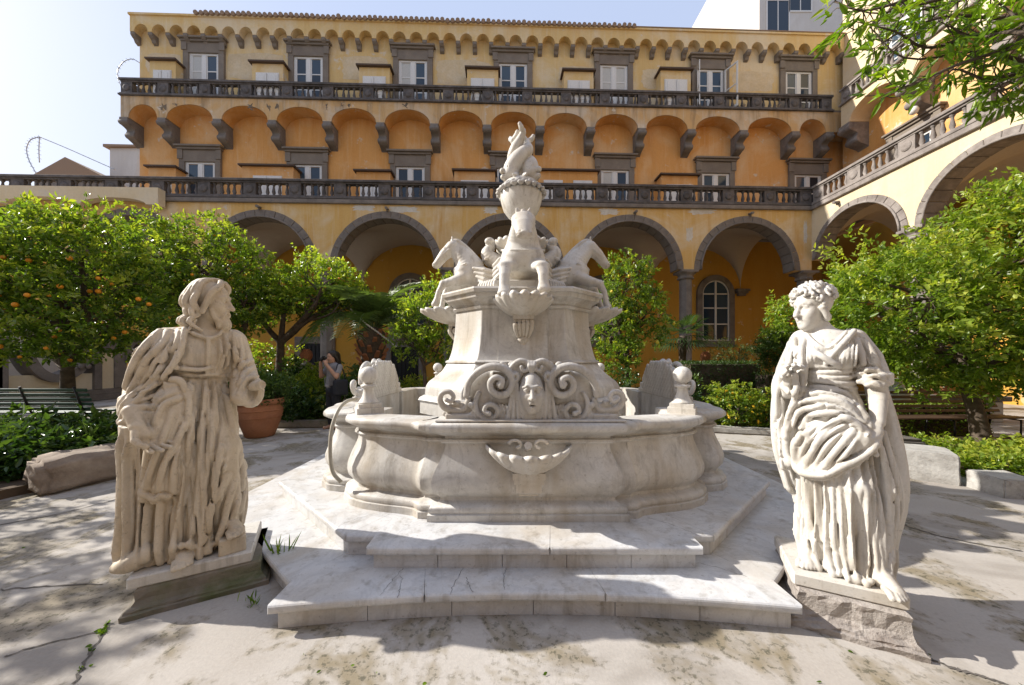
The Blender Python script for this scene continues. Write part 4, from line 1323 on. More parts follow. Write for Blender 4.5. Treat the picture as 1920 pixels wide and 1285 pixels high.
    head(S, (0, -0.012, 0.235), (0, -1, 0), sc=1.32, k=0.012, back=False, mouth_open=True)
    # scales on the hidden side
    for r in range(9):
        for i in range(-7, 8):
            x = i * 0.075 + (0.0375 if r % 2 else 0); z = 0.05 + r * 0.045
            if (x / 0.52) ** 2 + ((z - 0.12) / 0.34) ** 2 < 1: S.ell((x, 0.068, z), (0.038, 0.022, 0.05), 0.006)
    return S.mesh('cartouche', M['cartouche'], 0.6, 8)
cm_ = make_cartouche()
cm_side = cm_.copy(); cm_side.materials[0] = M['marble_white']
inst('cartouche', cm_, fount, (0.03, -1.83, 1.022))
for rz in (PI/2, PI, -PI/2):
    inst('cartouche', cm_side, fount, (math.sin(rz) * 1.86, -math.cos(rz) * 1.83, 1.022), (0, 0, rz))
# thin stone course under the front cartouche
MB().box(-0.70, 0.74, -1.93, -1.75, 1.0285, 1.045).build('cartouche_course', M['marble'], fount, bevel=0.006)

# ---- sea horse (one carving, four copies), facing -y
def make_horse():
    S = Sculpt((-0.27, -1.22, -0.16), (0.27, -0.02, 0.95), 0.0095)
    def T(p, r, k=0.03, n=0, op='u'): S.tube(p, r, k, op, n)
    T([(0, -0.34, 0.24), (0, -0.55, 0.32), (0, -0.72, 0.38)], [0.17, 0.165, 0.155], 0.05)
    S.ell((0, -0.76, 0.36), (0.135, 0.10, 0.14), 0.05)
    T([(0, -0.68, 0.46), (0, -0.80, 0.62), (0, -0.90, 0.735)], [0.135, 0.10, 0.072], 0.05, 10)
    T([(0, -0.58, 0.50), (0, -0.72, 0.66), (0, -0.87, 0.78)], [0.09, 0.07, 0.05], 0.05)
    # head
    T([(0, -0.90, 0.755), (0, -1.00, 0.65), (0, -1.10, 0.51)], [0.080, 0.070, 0.052], 0.03)
    S.ell((0, -0.965, 0.665), (0.05, 0.06, 0.06), 0.03)
    S.ell((0, -1.115, 0.50), (0.052, 0.042, 0.042), 0.015)
    for s in (-1, 1):
        T([(s * 0.035, -0.885, 0.80), (s * 0.045, -0.895, 0.875)], [0.02, 0.008], 0.012)
        S.ell((s * 0.052, -0.985, 0.715), (0.016, 0.02, 0.016), 0.008)
        S.ell((s * 0.03, -1.142, 0.53), (0.012, 0.012, 0.012), 0.006, 's')
        # harness and mane
        T([(s * 0.052, -1.06, 0.575), (s * 0.075, -0.93, 0.69), (s * 0.04, -0.87, 0.80)], 0.009, 0.006)
        # forelegs
        T([(s * 0.09, -0.72, 0.30), (s * 0.115, -0.86, 0.235), (s * 0.125, -0.985, 0.205)], [0.085, 0.07, 0.048], 0.03)
        z2 = -0.06 if s < 0 else -0.02
        T([(s * 0.125, -0.985, 0.205), (s * 0.13, -1.045, 0.09), (s * 0.13, -1.07, z2)], [0.046, 0.033, 0.034], 0.015)
        T([(s * 0.13, -1.07, z2), (s * 0.13, -1.09, z2 - 0.055)], [0.036, 0.045], 0.01)
        # wing-like fin on the flank
        for i in range(4):
            T([(s * 0.165, -0.60 + 0.02 * i, 0.40 - 0.055 * i), (s * 0.20, -0.46, 0.36 - 0.06 * i), (s * 0.19, -0.33 - 0.01 * i, 0.33 - 0.06 * i)], [0.02, 0.034, 0.03], 0.012)
    T([(-0.045, -1.125, 0.495), (0, -1.15, 0.492), (0.045, -1.125, 0.495)], 0.006, 0.004, 0, 's')
    T([(0, -0.55, 0.56), (0, -0.70, 0.72), (0, -0.82, 0.825), (0, -0.90, 0.845)], [0.03, 0.035, 0.034, 0.022], 0.012, 12)
    for i in range(9):
        t = i / 8; y = -0.56 - 0.30 * t; z = 0.57 + 0.25 * t
        for s in (-1, 1): T([(s * 0.01, y, z + 0.02), (s * 0.055, y + 0.02, z - 0.03)], [0.014, 0.007], 0.005)
    # chest strap
    T([(-0.15, -0.70, 0.47), (-0.09, -0.84, 0.43), (0, -0.875, 0.41), (0.09, -0.84, 0.43), (0.15, -0.70, 0.47)], 0.012, 0.006, 12)
    # coiled fish tail
    T([(0, -0.42, 0.22), (0, -0.26, 0.17), (0, -0.16, 0.30), (0, -0.22, 0.47), (0, -0.36, 0.56), (0, -0.44, 0.66), (0, -0.39, 0.76)], [0.17, 0.16, 0.145, 0.13, 0.11, 0.085, 0.055], 0.02, 22)
    for dx in (-0.05, 0, 0.05): S.ell((dx, -0.39 - abs(dx) * 0.4, 0.815), (0.04, 0.06, 0.05), 0.012)
    T([(-0.1, -0.45, 0.55), (0, -0.49, 0.57), (0.1, -0.45, 0.55)], 0.022, 0.01)
    # rock under the belly
    S.box((0, -0.45, 0.04), (0.17, 0.32, 0.07), 0.03, 0.03)
    return S.mesh('sea_horse', M['marble_white'], 0.7, 8)
hm = make_horse()
for rz in (0, PI/2, PI, -PI/2):
    inst('sea_horse', hm, fount, (0, 0, 2.265), (0, 0, rz), (1.5 if rz in (0, PI) else 1.2, 1, 0.93))
# fluted rolls between the horses, core post
rm = MB()
for k in range(7): rm.lathe([(0.075, -0.02), (0.092, -0.012), (0.092, 0.012), (0.075, 0.02)], 14, (0, 0, -0.14 + 0.046 * k))
rm.lathe([(0.072, -0.17), (0.072, 0.17)], 14)
rmesh = rm.mesh('fluted_roll', M['marble_white'])
for rz in (PI/4, 3*PI/4, -PI/4, -3*PI/4):
    inst('fluted_roll', rmesh, fount, (math.sin(rz) * 0.52, -math.cos(rz) * 0.52, 2.365), (PI/2, 0, rz + PI/2))
core = MB().lathe([(0.34, 2.26), (0.34, 2.34), (0.27, 2.40), (0.22, 2.55), (0.20, 2.75), (0.24, 2.86), (0.30, 2.92), (0.33, 2.95), (0.33, 2.99), (0.27, 3.02), (0.17, 3.06), (0.11, 3.14), (0.09, 3.24), (0.10, 3.31), (0.13, 3.34)], 20)
core.build('core_post', M['marble_white'], fount)
scm = shell_mesh('core_shell', 0.16, 0.15, 0.06, 5, M['marble_white'])
for rz in (PI/4, 3*PI/4, -PI/4, -3*PI/4):
    inst('core_shell', scm, fount, (math.sin(rz) * 0.24, -math.cos(rz) * 0.24, 2.98), (0, 0, rz))
MB().lathe([(0.06, 3.28), (0.11, 3.31), (0.18, 3.37), (0.235, 3.45), (0.265, 3.55), (0.275, 3.62), (0.275, 3.645), (0.25, 3.655), (0.2, 3.65)], 32).build('bowl', M['marble_white'], fount)
ring = MB()
for i in range(22):                     # twisted gadroons round the bowl's lip
    a = 2 * PI * i / 22
    pts = [(0.325 * math.cos(a), 0.325 * math.sin(a), 3.672), (0.30 * math.cos(a + 0.10), 0.30 * math.sin(a + 0.10), 3.662), (0.265 * math.cos(a + 0.22), 0.265 * math.sin(a + 0.22), 3.70), (0.24 * math.cos(a + 0.32), 0.24 * math.sin(a + 0.32), 3.745)]
    ring.tube(bez(pts, 6).tolist(), [0.014, 0.026, 0.03, 0.03, 0.026, 0.012], 6)
ring.build('bowl_rim', M['cartouche'], fount)
MB().lathe([(0.25, 3.64), (0.25, 3.73), (0.235, 3.775), (0.20, 3.80), (0.15, 3.81)], 24).build('bowl_lid', M['marble_white'], fount)

def make_dolphins():
    S = Sculpt((-0.30, -0.30, 3.76), (0.30, 0.30, 4.52), 0.0085)
    S.tube([(0, 0, 3.77), (0, 0, 4.05)], [0.11, 0.06], 0.03)
    for k in range(3):
        a0 = R(205) + k * 2 * PI / 3
        def P(r, da, z): return (r * math.cos(a0 + da), r * math.sin(a0 + da), z)
        S.tube([P(0.15, 0, 3.88), P(0.13, 0.1, 3.97), P(0.10, 0.7, 4.06), P(0.095, 1.5, 4.14), P(0.09, 2.3, 4.22), P(0.085, 3.0, 4.31), P(0.115, 3.4, 4.39)], [0.105, 0.11, 0.105, 0.09, 0.074, 0.055, 0.034], 0.004, n=28)
        S.ell(P(0.16, 0, 3.88), (0.10, 0.10, 0.085), 0.02)
        S.tube([P(0.20, 0, 3.815), P(0.255, 0, 3.825)], [0.052, 0.034], 0.015)
        S.tube([P(0.20, 0, 3.885), P(0.265, 0, 3.90)], [0.055, 0.036], 0.012)
        S.tube([P(0.18, -0.35, 3.852), P(0.29, 0, 3.862), P(0.18, 0.35, 3.852)], 0.012, 0.005, 's')
        for s in (-1, 1):
            S.ell(P(0.215, s * 0.30, 3.935), (0.024, 0.024, 0.024), 0.005)
            S.ell(P(0.235, s * 0.30, 3.938), (0.009, 0.009, 0.009), 0.003, 's')
            S.tube([P(0.13, s * 0.55, 3.84), P(0.20, s * 0.75, 3.80), P(0.25, s * 0.72, 3.80)], [0.045, 0.03, 0.012], 0.01)
        S.tube([P(0.115, 3.4, 4.39), P(0.16, 3.2, 4.43), P(0.175, 3.1, 4.46)], [0.034, 0.03, 0.022], 0.01)
        S.tube([P(0.115, 3.4, 4.38), P(0.06, 3.7, 4.43), P(0.05, 3.9, 4.465)], [0.034, 0.034, 0.026], 0.01)
    return S.mesh('dolphins', M['marble_white'], 0.7, 8)
inst('dolphins', make_dolphins(), fount)

# garden hose hooked over the basin's left edge
hp = [at(668, 748, 3.25), at(650, 753, 3.12), at(634, 770, 3.0), at(622, 805, 2.92), at(619, 850, 2.88), at(624, 885, 2.86), at(640, 905, 2.85)]
o = MB().tube(bez([tuple(p) for p in hp], 30).tolist(), 0.016, 8).build('garden_hose', M['hose'])
tag(o, 'pale grey hose hanging over the left lobe of the fountain basin', 'hose')

def step_crack(pts, z, w=0.0014):
    P = []
    for x, y in pts:
        Y = (EYE - z) * FPX / (y - HOR); P.append(((x - 960) / FPX * Y - FX, Y - FD))
    Q = bez(P, len(P) * 6); rr = np.random.default_rng(int(pts[0][0])); Q = Q + rr.normal(size=Q.shape) * 0.004
    d = np.gradient(Q, axis=0); d /= np.linalg.norm(d, axis=1)[:, None] + 1e-9
    V = []; F = []
    for q, t in zip(Q, d):
        ww = w * rr.uniform(0.4, 1.2); V += [(q[0] - t[1] * ww, q[1] + t[0] * ww, z + 0.0035), (q[0] + t[1] * ww, q[1] - t[0] * ww, z + 0.0035)]
    for i in range(len(Q) - 1): F.append((2*i, 2*i+1, 2*i+3, 2*i+2))
    MB().add(V, F).build('crack', M['darkstone'], fount, fix=False)
for pl_ in ([(756, 1066), (735, 1090), (712, 1118)], [(755, 1082), (750, 1100), (747, 1122)], [(870, 1062), (855, 1090), (845, 1115)], [(950, 1064), (944, 1085), (946, 1108)], [(873, 1083), (880, 1098), (886, 1112)], [(1290, 1052), (1340, 1064), (1400, 1082)]):
    step_crack(pl_, 0.152)
for pl_ in ([(1215, 972), (1260, 985), (1310, 1005)], [(640, 985), (665, 975), (690, 968)]): step_crack(pl_, 0.302)

# ================================================================== statues
def robe(S, tab, folds, zlo, zhi, k=0.02, wav=0.05, base_amp=1.0, seed=0):
    """draped tube: rows (z, cx, cy, rx, ry); folds (theta deg, half width deg, height, z0, z1, drift deg per metre)"""
    tab = np.array(tab, float)
    ph = np.random.default_rng(seed).uniform(0, 6.3, len(folds) + 1)
    def fn(X, Y, Z):
        z = Z[0, 0, :]
        g = lambda c: np.interp(z, tab[:, 0], tab[:, c]).astype(np.float32)[None, None, :]
        cx, cy, rx, ry = g(1), g(2), g(3), g(4)
        dx = X - cx; dy = Y - cy
        q = np.sqrt((dx / rx) ** 2 + (dy / ry) ** 2)
        d = (q - 1) * np.minimum(rx, ry)
        th = np.arctan2(dy / ry, dx / rx)
        D = np.zeros_like(d)
        for i, (t0, w, h, z0, z1, dr) in enumerate(folds):
            f = np.clip((z - z0) / 0.12, 0, 1) * np.clip((z1 - z) / 0.10, 0, 1)
            if not f.any(): continue
            c = R(t0) + R(dr) * (z - z0) + wav * np.sin(z * 6.5 + ph[i])
            e = np.abs((th - c[None, None, :] + PI) % (2 * PI) - PI) / R(w)
            b = np.clip(1 - e, 0, 1) ** 1.2
            D += (h * f)[None, None, :] * b
        d = d - D * base_amp
        d = np.maximum(d, np.maximum(zlo - Z, Z - zhi))
        return d.astype(np.float32)
    m = tab[:, 3:5].max() + 0.12
    S.apply(fn, (tab[:, 1].min() - m, tab[:, 2].min() - m, zlo), (tab[:, 1].max() + m, tab[:, 2].max() + m, zhi), k)

def front_y(S, x, z, back=None):
    i = int(round((x - S.lo[0]) / S.h)); k = int(round((z - S.lo[2]) / S.h))
    if not (0 <= i < S.n[0] and 0 <= k < S.n[2]): return back
    c = S.F[i, :, k]; j = np.argmax(c < 0)
    if c[j] >= 0: return back
    if j == 0: return float(S.ax[1][0])
    f0, f1 = float(c[j-1]), float(c[j])
    return float(S.ax[1][j-1] + S.h * f0 / (f0 - f1 + 1e-9))

def crease(S, lines, r=0.014, k=0.008, lift=0.0, groove=0.008, side=0.024, n=22):
    """folds laid on the front surface along (x, z) lines: a rounded ridge with a cut on each side"""
    ridges = []; cuts = []
    for L in lines:
        q = bez(L, n); P3 = []; last = None
        for x, z in q:
            y = front_y(S, x, z, last)
            if y is None: continue
            P3.append((x, y, z)); last = y
        if len(P3) < 4: continue
        A = np.array(P3); A[1:-1, 1] = (A[:-2, 1] + A[1:-1, 1] + A[2:, 1]) / 3
        ridges.append(A)
        d = np.gradient(A[:, [0, 2]], axis=0); d /= np.linalg.norm(d, axis=1)[:, None] + 1e-9
        for s in (-1, 1):
            B = []
            for (x, y, z), (dx, dz) in zip(A, d):
                xx, zz = x - s * dz * side, z + s * dx * side
                yy = front_y(S, xx, zz)
                if yy is None or abs(yy - y) > 0.07: continue
                B.append((xx, yy, zz))
            if len(B) > 4: cuts.append(np.array(B))
    for A in ridges:
        t = np.sin(np.linspace(0.12, PI - 0.12, len(A)))
        S.disp(A, (r * 1.2 + lift * 0.5) * (0.2 + 0.8 * t), side * 0.92, 0.55)

def auto_folds(r, t0, t1, n, w, h, z0, z1, drift=8, zj=0.1):
    out = []
    for i in range(n):
        t = t0 + (t1 - t0) * (i + 0.5 + r.uniform(-0.22, 0.22)) / n
        out.append((t, w * r.uniform(0.75, 1.25), h * r.uniform(0.6, 1.3), z0 - r.uniform(0, zj) * 0.2, z1 - r.uniform(0, zj), r.uniform(-drift, drift)))
        out.append((t + (t1 - t0) / n * 0.5, w * 0.45, -h * 0.5, z0, z1 - 0.12, out[-1][5]))
    return out

def foot(S, heel, d, L=0.23, tilt=0.0):
    d = Vector((d[0], d[1], 0)).normalized(); s = Vector((-d.y, d.x, 0)); u = Vector((0, 0, 1))
    h = Vector(heel)
    P = lambda a, b, c: tuple(h + d * a * L / 0.23 + s * b + u * (c - tilt * a))
    S.tube([P(0, 0, 0.05), P(0.07, 0, 0.05), P(0.15, 0, 0.028)], [0.042, 0.04, 0.03], 0.02)
    S.tube([P(0.09, 0.018, 0.03), P(0.16, 0.02, 0.022)], [0.032, 0.024], 0.02)
    for i, (b, a, r) in enumerate(((-0.034, 0.205, 0.0155), (-0.012, 0.212, 0.012), (0.006, 0.205, 0.0115), (0.023, 0.194, 0.011), (0.038, 0.18, 0.0105))):
        S.tube([P(0.14, b * 0.9, 0.026), P(a - 0.02, b, 0.024), P(a, b, 0.013)], [0.017, r, r * 0.9], 0.005)

def hand(S, w, d, nrm, sc=1.0, curl=0.5, thumb=1, spread=0.12, clip=4):
    d = Vector(d).normalized(); n_ = Vector(nrm); n_ = (n_ - d * n_.dot(d)).normalized(); s = d.cross(n_)
    w = Vector(w)
    P = lambda a, b, c: tuple(w + (d * a + s * b + n_ * c) * sc)
    S.tube([P(0, 0, 0), P(0.045, 0, 0)], [0.028 * sc, 0.034 * sc], 0.012)
    S.tube([P(0.03, -0.022, 0), P(0.085, -0.024, 0)], [0.018 * sc, 0.017 * sc], 0.012)
    S.tube([P(0.03, 0.018, 0), P(0.085, 0.022, 0)], [0.018 * sc, 0.017 * sc], 0.012)
    for i in range(clip):
        b = (i - 1.5) * 0.0205; l = (0.95, 1.08, 1.02, 0.8)[i]
        p = Vector((0.085, b, 0)); ang = (i - 1.5) * spread
        pts = [P(*p)]; cu = 0.15 + 0.12 * i * curl
        for seg, ln in enumerate((0.04, 0.028, 0.022)):
            cu += curl * (0.5, 0.75, 0.6)[seg]
            p = p + Vector((math.cos(cu) * math.cos(ang), math.sin(ang), math.sin(cu))) * ln * l
            pts.append(P(*p))
        S.tube(pts, np.array([0.0115, 0.0105, 0.0095, 0.008]) * sc, 0.004)
    b = -thumb * 0.03
    S.tube([P(0.015, b * 0.7, 0.006), P(0.05, b * 1.75, 0.02), P(0.078, b * 1.85, 0.034), P(0.10, b * 1.55, 0.042)], np.array([0.019, 0.0145, 0.0125, 0.0095]) * sc, 0.006)

def make_man():
    S = Sculpt((-0.42, -0.36, -0.02), (0.42, 0.30, 1.88), 0.0060)
    r = np.random.default_rng(3)
    T = lambda p, rr, k=0.02, n=0, op='u': S.tube(p, rr, k * (1.7 if np.max(rr) < 0.034 and op == 'u' and len(p) < 12 else 1), op, n)
    # tunic: skirt from belt to hem, then the bodice
    skirt = [(0, -0.03, -0.01, 0.235, 0.20), (0.25, -0.02, -0.01, 0.215, 0.18), (0.6, 0.01, -0.01, 0.205, 0.165), (0.9, 0.035, 0, 0.185, 0.15), (1.08, 0.045, 0, 0.152, 0.128), (1.17, 0.048, 0, 0.135, 0.113), (1.2, 0.05, 0, 0.135, 0.113)]
    F = auto_folds(r, -165, -15, 8, 9, 0.042, 0.02, 1.17, 4) + auto_folds(r, 0, 180, 12, 8, 0.03, 0.02, 1.0, 6)
    F += [(-100, 4, 0.02, 0.02, 1.15, 3), (-84, 4, 0.028, 0.02, 1.16, 2), (-70, 5, 0.022, 0.05, 1.1, -4), (-118, 5, 0.024, 0.0, 0.7, 5)]
    robe(S, skirt, F, 0.012, 1.2, 0.015, 0.035, seed=1)
    bod = [(1.14, 0.048, 0, 0.138, 0.113), (1.22, 0.05, 0, 0.155, 0.125), (1.32, 0.055, 0.0, 0.185, 0.13), (1.42, 0.05, 0.01, 0.195, 0.115), (1.48, 0.055, 0.015, 0.16, 0.095), (1.52, 0.065, 0.02, 0.085, 0.075), (1.56, 0.07, 0.02, 0.05, 0.05)]
    FB = [(-62, 5, 0.018, 1.12, 1.45, 10), (-50, 5, 0.016, 1.12, 1.46, 8), (-40, 5, 0.018, 1.14, 1.45, 6), (-75, 5, 0.010, 1.12, 1.32, 8), (-100, 6, 0.008, 1.12, 1.28, -6), (-120, 6, 0.010, 1.12, 1.3, -8)]
    robe(S, bod, FB, 1.14, 1.56, 0.015, 0.02, seed=2)
    T([(0.048 + 0.142 * math.cos(a), 0.118 * math.sin(a), 1.172 + 0.004 * math.sin(3 * a)) for a in np.linspace(-PI, PI, 26)], 0.016, 0.008)
    # square neckline and the edge of the overgarment
    T([(-0.02, -0.095, 1.475), (0.05, -0.115, 1.44), (0.11, -0.11, 1.43), (0.155, -0.075, 1.47), (0.16, -0.03, 1.52)], 0.011, 0.006, 14)
    T([(0.09, -0.12, 1.42), (0.09, -0.135, 1.3), (0.085, -0.125, 1.19)], 0.012, 0.01, 8)
    T([(-0.06, -0.12, 1.225), (0.02, -0.137, 1.215), (0.085, -0.13, 1.22)], 0.012, 0.01, 8)
    # neck
    T([(0.06, 0.02, 1.46), (0.085, 0.0, 1.6)], [0.062, 0.055], 0.03)
    # bent leg under the cloth (viewer's right), raised foot on a block
    T([(0.10, -0.02, 0.92), (0.155, -0.15, 0.66), (0.175, -0.15, 0.40), (0.19, -0.13, 0.2)], [0.115, 0.098, 0.075, 0.06], 0.05)
    T([(0.13, -0.2, 0.69), (0.09, -0.19, 0.45), (0.05, -0.22, 0.08)], [0.03, 0.026, 0.028], 0.02, 10)
    T([(0.16, -0.24, 0.62), (0.12, -0.22, 0.4), (0.085, -0.22, 0.2), (0.06, -0.23, 0.05)], [0.016, 0.02, 0.022, 0.024], 0.014, 12)
    T([(0.21, -0.2, 0.62), (0.235, -0.17, 0.42), (0.215, -0.18, 0.26), (0.16, -0.22, 0.14), (0.10, -0.23, 0.04)], [0.018, 0.02, 0.024, 0.022, 0.02], 0.014, 14)
    T([(0.235, -0.12, 0.7), (0.27, -0.08, 0.45), (0.275, -0.08, 0.25), (0.26, -0.1, 0.12)], [0.03, 0.032, 0.03, 0.026], 0.02, 12)
    T([(0.17, -0.25, 0.57), (0.135, -0.24, 0.47), (0.17, -0.21, 0.33)], 0.012, 0.01, 8)
    T([(-0.085, -0.2, 0.10), (-0.035, -0.245, 0.12), (0.03, -0.23, 0.09), (0.05, -0.235, 0.02)], [0.022, 0.02, 0.02, 0.026], 0.015, 10)
    # arm at the viewer's left: sleeve, cuff, hand
    T([(-0.12, 0.02, 1.40), (-0.215, 0.02, 1.14), (-0.245, -0.05, 0.96)], [0.088, 0.088, 0.082], 0.03)
    T([(-0.25, -0.05, 1.0), (-0.235, -0.10, 0.93)], [0.082, 0.075], 0.02)
    T([(-0.235 + 0.075 * math.cos(a), -0.105 + 0.045 * math.sin(a), 0.935 + 0.03 * math.cos(a)) for a in np.linspace(0, 2 * PI, 16)], 0.02, 0.008)
    for i in range(4):
        T([(-0.16 + 0.01 * i, -0.10, 1.12 - 0.05 * i), (-0.235, -0.10 - 0.006 * i, 1.06 - 0.05 * i), (-0.315, -0.05, 1.04 - 0.045 * i)], [0.011, 0.014, 0.012], 0.008, 8)
    T([(-0.24, -0.11, 0.93), (-0.215, -0.155, 0.86)], [0.042, 0.036], 0.015)
    # arm at the viewer's right: wide sleeve with a broken wrist
    T([(0.215, 0.02, 1.41), (0.275, 0.0, 1.19), (0.295, -0.11, 1.10)], [0.092, 0.088, 0.082], 0.03)
    T([(0.28, -0.10, 1.08), (0.265, -0.16, 1.02)], [0.08, 0.06], 0.02)
    T([(0.315 + 0.052 * math.cos(a), -0.185 - 0.012 * math.cos(a), 1.06 + 0.09 * math.sin(a)) for a in np.linspace(0, 2 * PI, 18)], 0.026, 0.012)
    S.ell((0.318, -0.165, 1.06), (0.05, 0.04, 0.08), 0.01)
    S.ell((0.325, -0.205, 1.06), (0.028, 0.03, 0.055), 0.012, 's')
    T([(0.30, -0.10, 1.10), (0.335, -0.205, 1.10), (0.365, -0.25, 1.105)], [0.034, 0.036, 0.031], 0.006)
    S.ell((0.385, -0.275, 1.11), (0.026, 0.026, 0.03), 0.008, 's')
    for i in range(5):
        T([(0.205 + 0.012 * i, -0.09, 1.38 - 0.02 * i), (0.26 + 0.012 * i, -0.095, 1.24 - 0.02 * i), (0.30 + 0.014 * i, -0.13 + 0.02 * i, 1.13 - 0.01 * i)], [0.010, 0.013, 0.012], 0.008, 8)
    for i in range(4):
        T([(0.225, -0.10, 1.17 - 0.035 * i), (0.28, -0.165, 1.145 - 0.05 * i), (0.36, -0.12, 1.16 - 0.035 * i)], [0.008, 0.012, 0.010], 0.008, 8)
    # cloak over the shoulder at the viewer's left, falling to the ground
    T([(-0.05, 0.03, 1.42), (-0.13, 0.04, 1.385), (-0.21, 0.05, 1.15), (-0.245, 0.05, 0.85), (-0.235, 0.045, 0.45), (-0.225, 0.03, 0.12)], [0.075, 0.085, 0.098, 0.092, 0.08, 0.09], 0.03, 14)
    for i in range(5):
        o_ = i * 0.028
        T([(-0.055 - o_ * 0.8, -0.07 + o_ * 0.5, 1.45), (-0.115 - o_ * 1.2, -0.105 + 0.012 * i, 1.32), (-0.165 - o_ * 1.1, -0.095 + 0.02 * i, 1.12)], [0.016, 0.019, 0.013], 0.010, 10)
    T([(-0.03, -0.08, 1.475), (-0.045, -0.125, 1.40), (-0.075, -0.135, 1.26), (-0.12, -0.125, 1.16)], [0.022, 0.022, 0.019, 0.014], 0.012, 12)
    clk = [(0.0, -0.225, 0.0, 0.125, 0.17), (0.25, -0.225, 0.01, 0.10, 0.14), (0.55, -0.235, 0.03, 0.085, 0.115), (0.85, -0.245, 0.04, 0.09, 0.10)]
    robe(S, clk, [(-150, 12, 0.03, 0.0, 0.85, 6), (-118, 11, 0.035, 0.0, 0.8, -8), (-90, 10, 0.034, 0.0, 0.82, 6), (-62, 10, 0.03, 0.0, 0.75, -6), (180, 12, 0.025, 0.0, 0.8, 5), (-134, 5, -0.02, 0.02, 0.7, 0), (-104, 5, -0.02, 0.02, 0.7, 0), (-76, 5, -0.02, 0.02, 0.7, 0)], 0.012, 0.86, 0.02, 0.05, seed=9)
    T([(-0.20, -0.17, 0.10), (-0.27, -0.17, 0.06), (-0.32, -0.12, 0.035)], [0.05, 0.045, 0.03], 0.03, 10)
    # bunched cloth carried in front of the hip
    T([(-0.10, -0.105, 1.13), (-0.05, -0.15, 1.14), (-0.02, -0.145, 1.08)], [0.026, 0.028, 0.024], 0.02, 12)
    S.ell((-0.08, -0.12, 1.05), (0.06, 0.04, 0.08), 0.04)
    fan = [(-0.20, -0.15, 0.44), (-0.15, -0.18, 0.42), (-0.10, -0.185, 0.44), (-0.06, -0.18, 0.46), (-0.02, -0.17, 0.62)]
    for i, e in enumerate(fan):
        t = i / 4
        s0 = (-0.135 + 0.12 * t, -0.14, 1.02 + 0.06 * t)
        mid = ((s0[0] + e[0]) / 2 + 0.005, -0.17, (s0[2] + e[2]) / 2)
        T([s0, mid, e], [0.04, 0.042, 0.03], 0.03, 10)
    C = lambda pts: [((170 + x / 1.76 - 350) / 381, 1.28 + (674 - 470 - y / 1.76) / 277) for x, y in pts]
    crease(S, [C(q) for q in (
        [(245,235),(230,300),(170,370),(130,450)], [(280,245),(265,330),(215,400),(160,470)], [(212,262),(160,340),(112,440)],
        [(298,300),(250,390),(200,440),(120,490)], [(185,290),(140,370),(110,440)], [(302,240),(292,330),(262,400)])], 0.015, lift=0.004)
    crease(S, [C(q) for q in (
        [(205,465),(145,485),(108,530)], [(212,500),(155,502),(115,550)], [(195,430),(150,455),(112,495)],
        [(215,470),(240,425),(285,420),(312,470),(308,520)], [(212,545),(240,495),(300,472)], [(320,495),(300,570),(255,650),(215,740)], [(305,560),(275,650),(268,770)],
        [(265,520),(235,600),(200,690),(185,740)], [(290,570),(240,680),(228,760)], [(165,750),(208,772),(240,770),(282,805)])], 0.014, lift=0.004)
    crease(S, [C(q) for q in (
        [(322,425),(322,600),(318,800),(325,940)], [(349,425),(348,620),(349,820),(357,985)], [(371,428),(367,600),(371,800),(380,985)], [(397,432),(390,520),(386,640)], [(335,520),(333,700),(335,900)], [(358,500),(357,700),(362,930)], [(410,450),(402,540),(385,640),(380,760)], [(440,450),(450,520),(470,600)], [(470,770),(440,850),(415,930),(395,985)], [(445,740),(410,820),(398,900)], [(510,760),(500,860),(480,930)], [(195,800),(188,880),(190,960)], [(235,800),(232,880),(228,970)], [(262,810),(266,900),(262,980)], 
        [(432,740),(392,830),(385,940),(372,985)],  [(497,690),(492,800),(470,880),(430,940),(405,985)], [(505,830),(465,920),(432,970)], [(420,640),(398,740),(392,800)],
           
          [(505,600),(512,680),(508,760)])], 0.018, lift=0.006, groove=0.011, side=0.028)
    crease(S, [C(q) for q in (
        [(440,260),(445,330),(440,400)], [(462,262),(475,330),(468,400)], [(485,280),(500,350),(490,410)], [(420,300),(422,360),(412,410)],
        [(545,385),(510,400),(480,440)], [(550,410),(515,425),(485,470)], [(545,360),(500,375),(465,410)], [(270,380),(340,392),(400,388)], [(265,395),(340,408),(410,402)])], 0.011, lift=0.002)
    S.tube([(-0.255, -0.13, 0.965), (-0.225, -0.19, 0.875)], [0.048, 0.038], 0.012)
    hand(S, (-0.225, -0.195, 0.875), (0.5, -0.05, -0.85), (0.45, -0.75, 0.25), 1.2, 0.45, -1, 0.16)
    S.box((0.215, -0.20, 0.05), (0.07, 0.10, 0.055), 0.014, 0.008)
    foot(S, (0.205, -0.14, 0.105), (0.18, -1), 0.19)
    foot(S, (-0.035, -0.125, 0.006), (0.06, -1), 0.23)
    # head in profile to the viewer's right
    fw = (0.93, -0.36, -0.03); hc = (0.10, -0.015, 1.685)
    P = head(S, hc, fw, sc=1.12, k=0.012)
    def lock(pts, rr, k=0.005, n=10): S.tube([P(*p) for p in pts], rr, k, 'u', n)
    for i in range(13):                       # hair: waves from the crown to the shoulders
        a = -1.0 + 2.0 * i / 12
        side = math.sin(a * 1.55) * 0.083; bk = -0.025 - math.cos(a * 1.55) * 0.085
        w = 0.014 * (1 if i % 2 else -1)
        lock([(0.035 - 0.02 * abs(a), side * 0.12, 0.138), (bk * 0.55 + 0.0, side * 0.75, 0.115), (bk, side * 1.08, 0.045), (bk - 0.012, side * 1.14 + w, -0.02), (bk + 0.004, side * 1.16 - w, -0.08), (bk - 0.012 + w, side * 1.2 + w, -0.135), (bk + 0.01 - w, side * 1.25 - w, -0.185)], [0.013, 0.017, 0.019, 0.018, 0.015, 0.012, 0.006], 0.0015, 20)
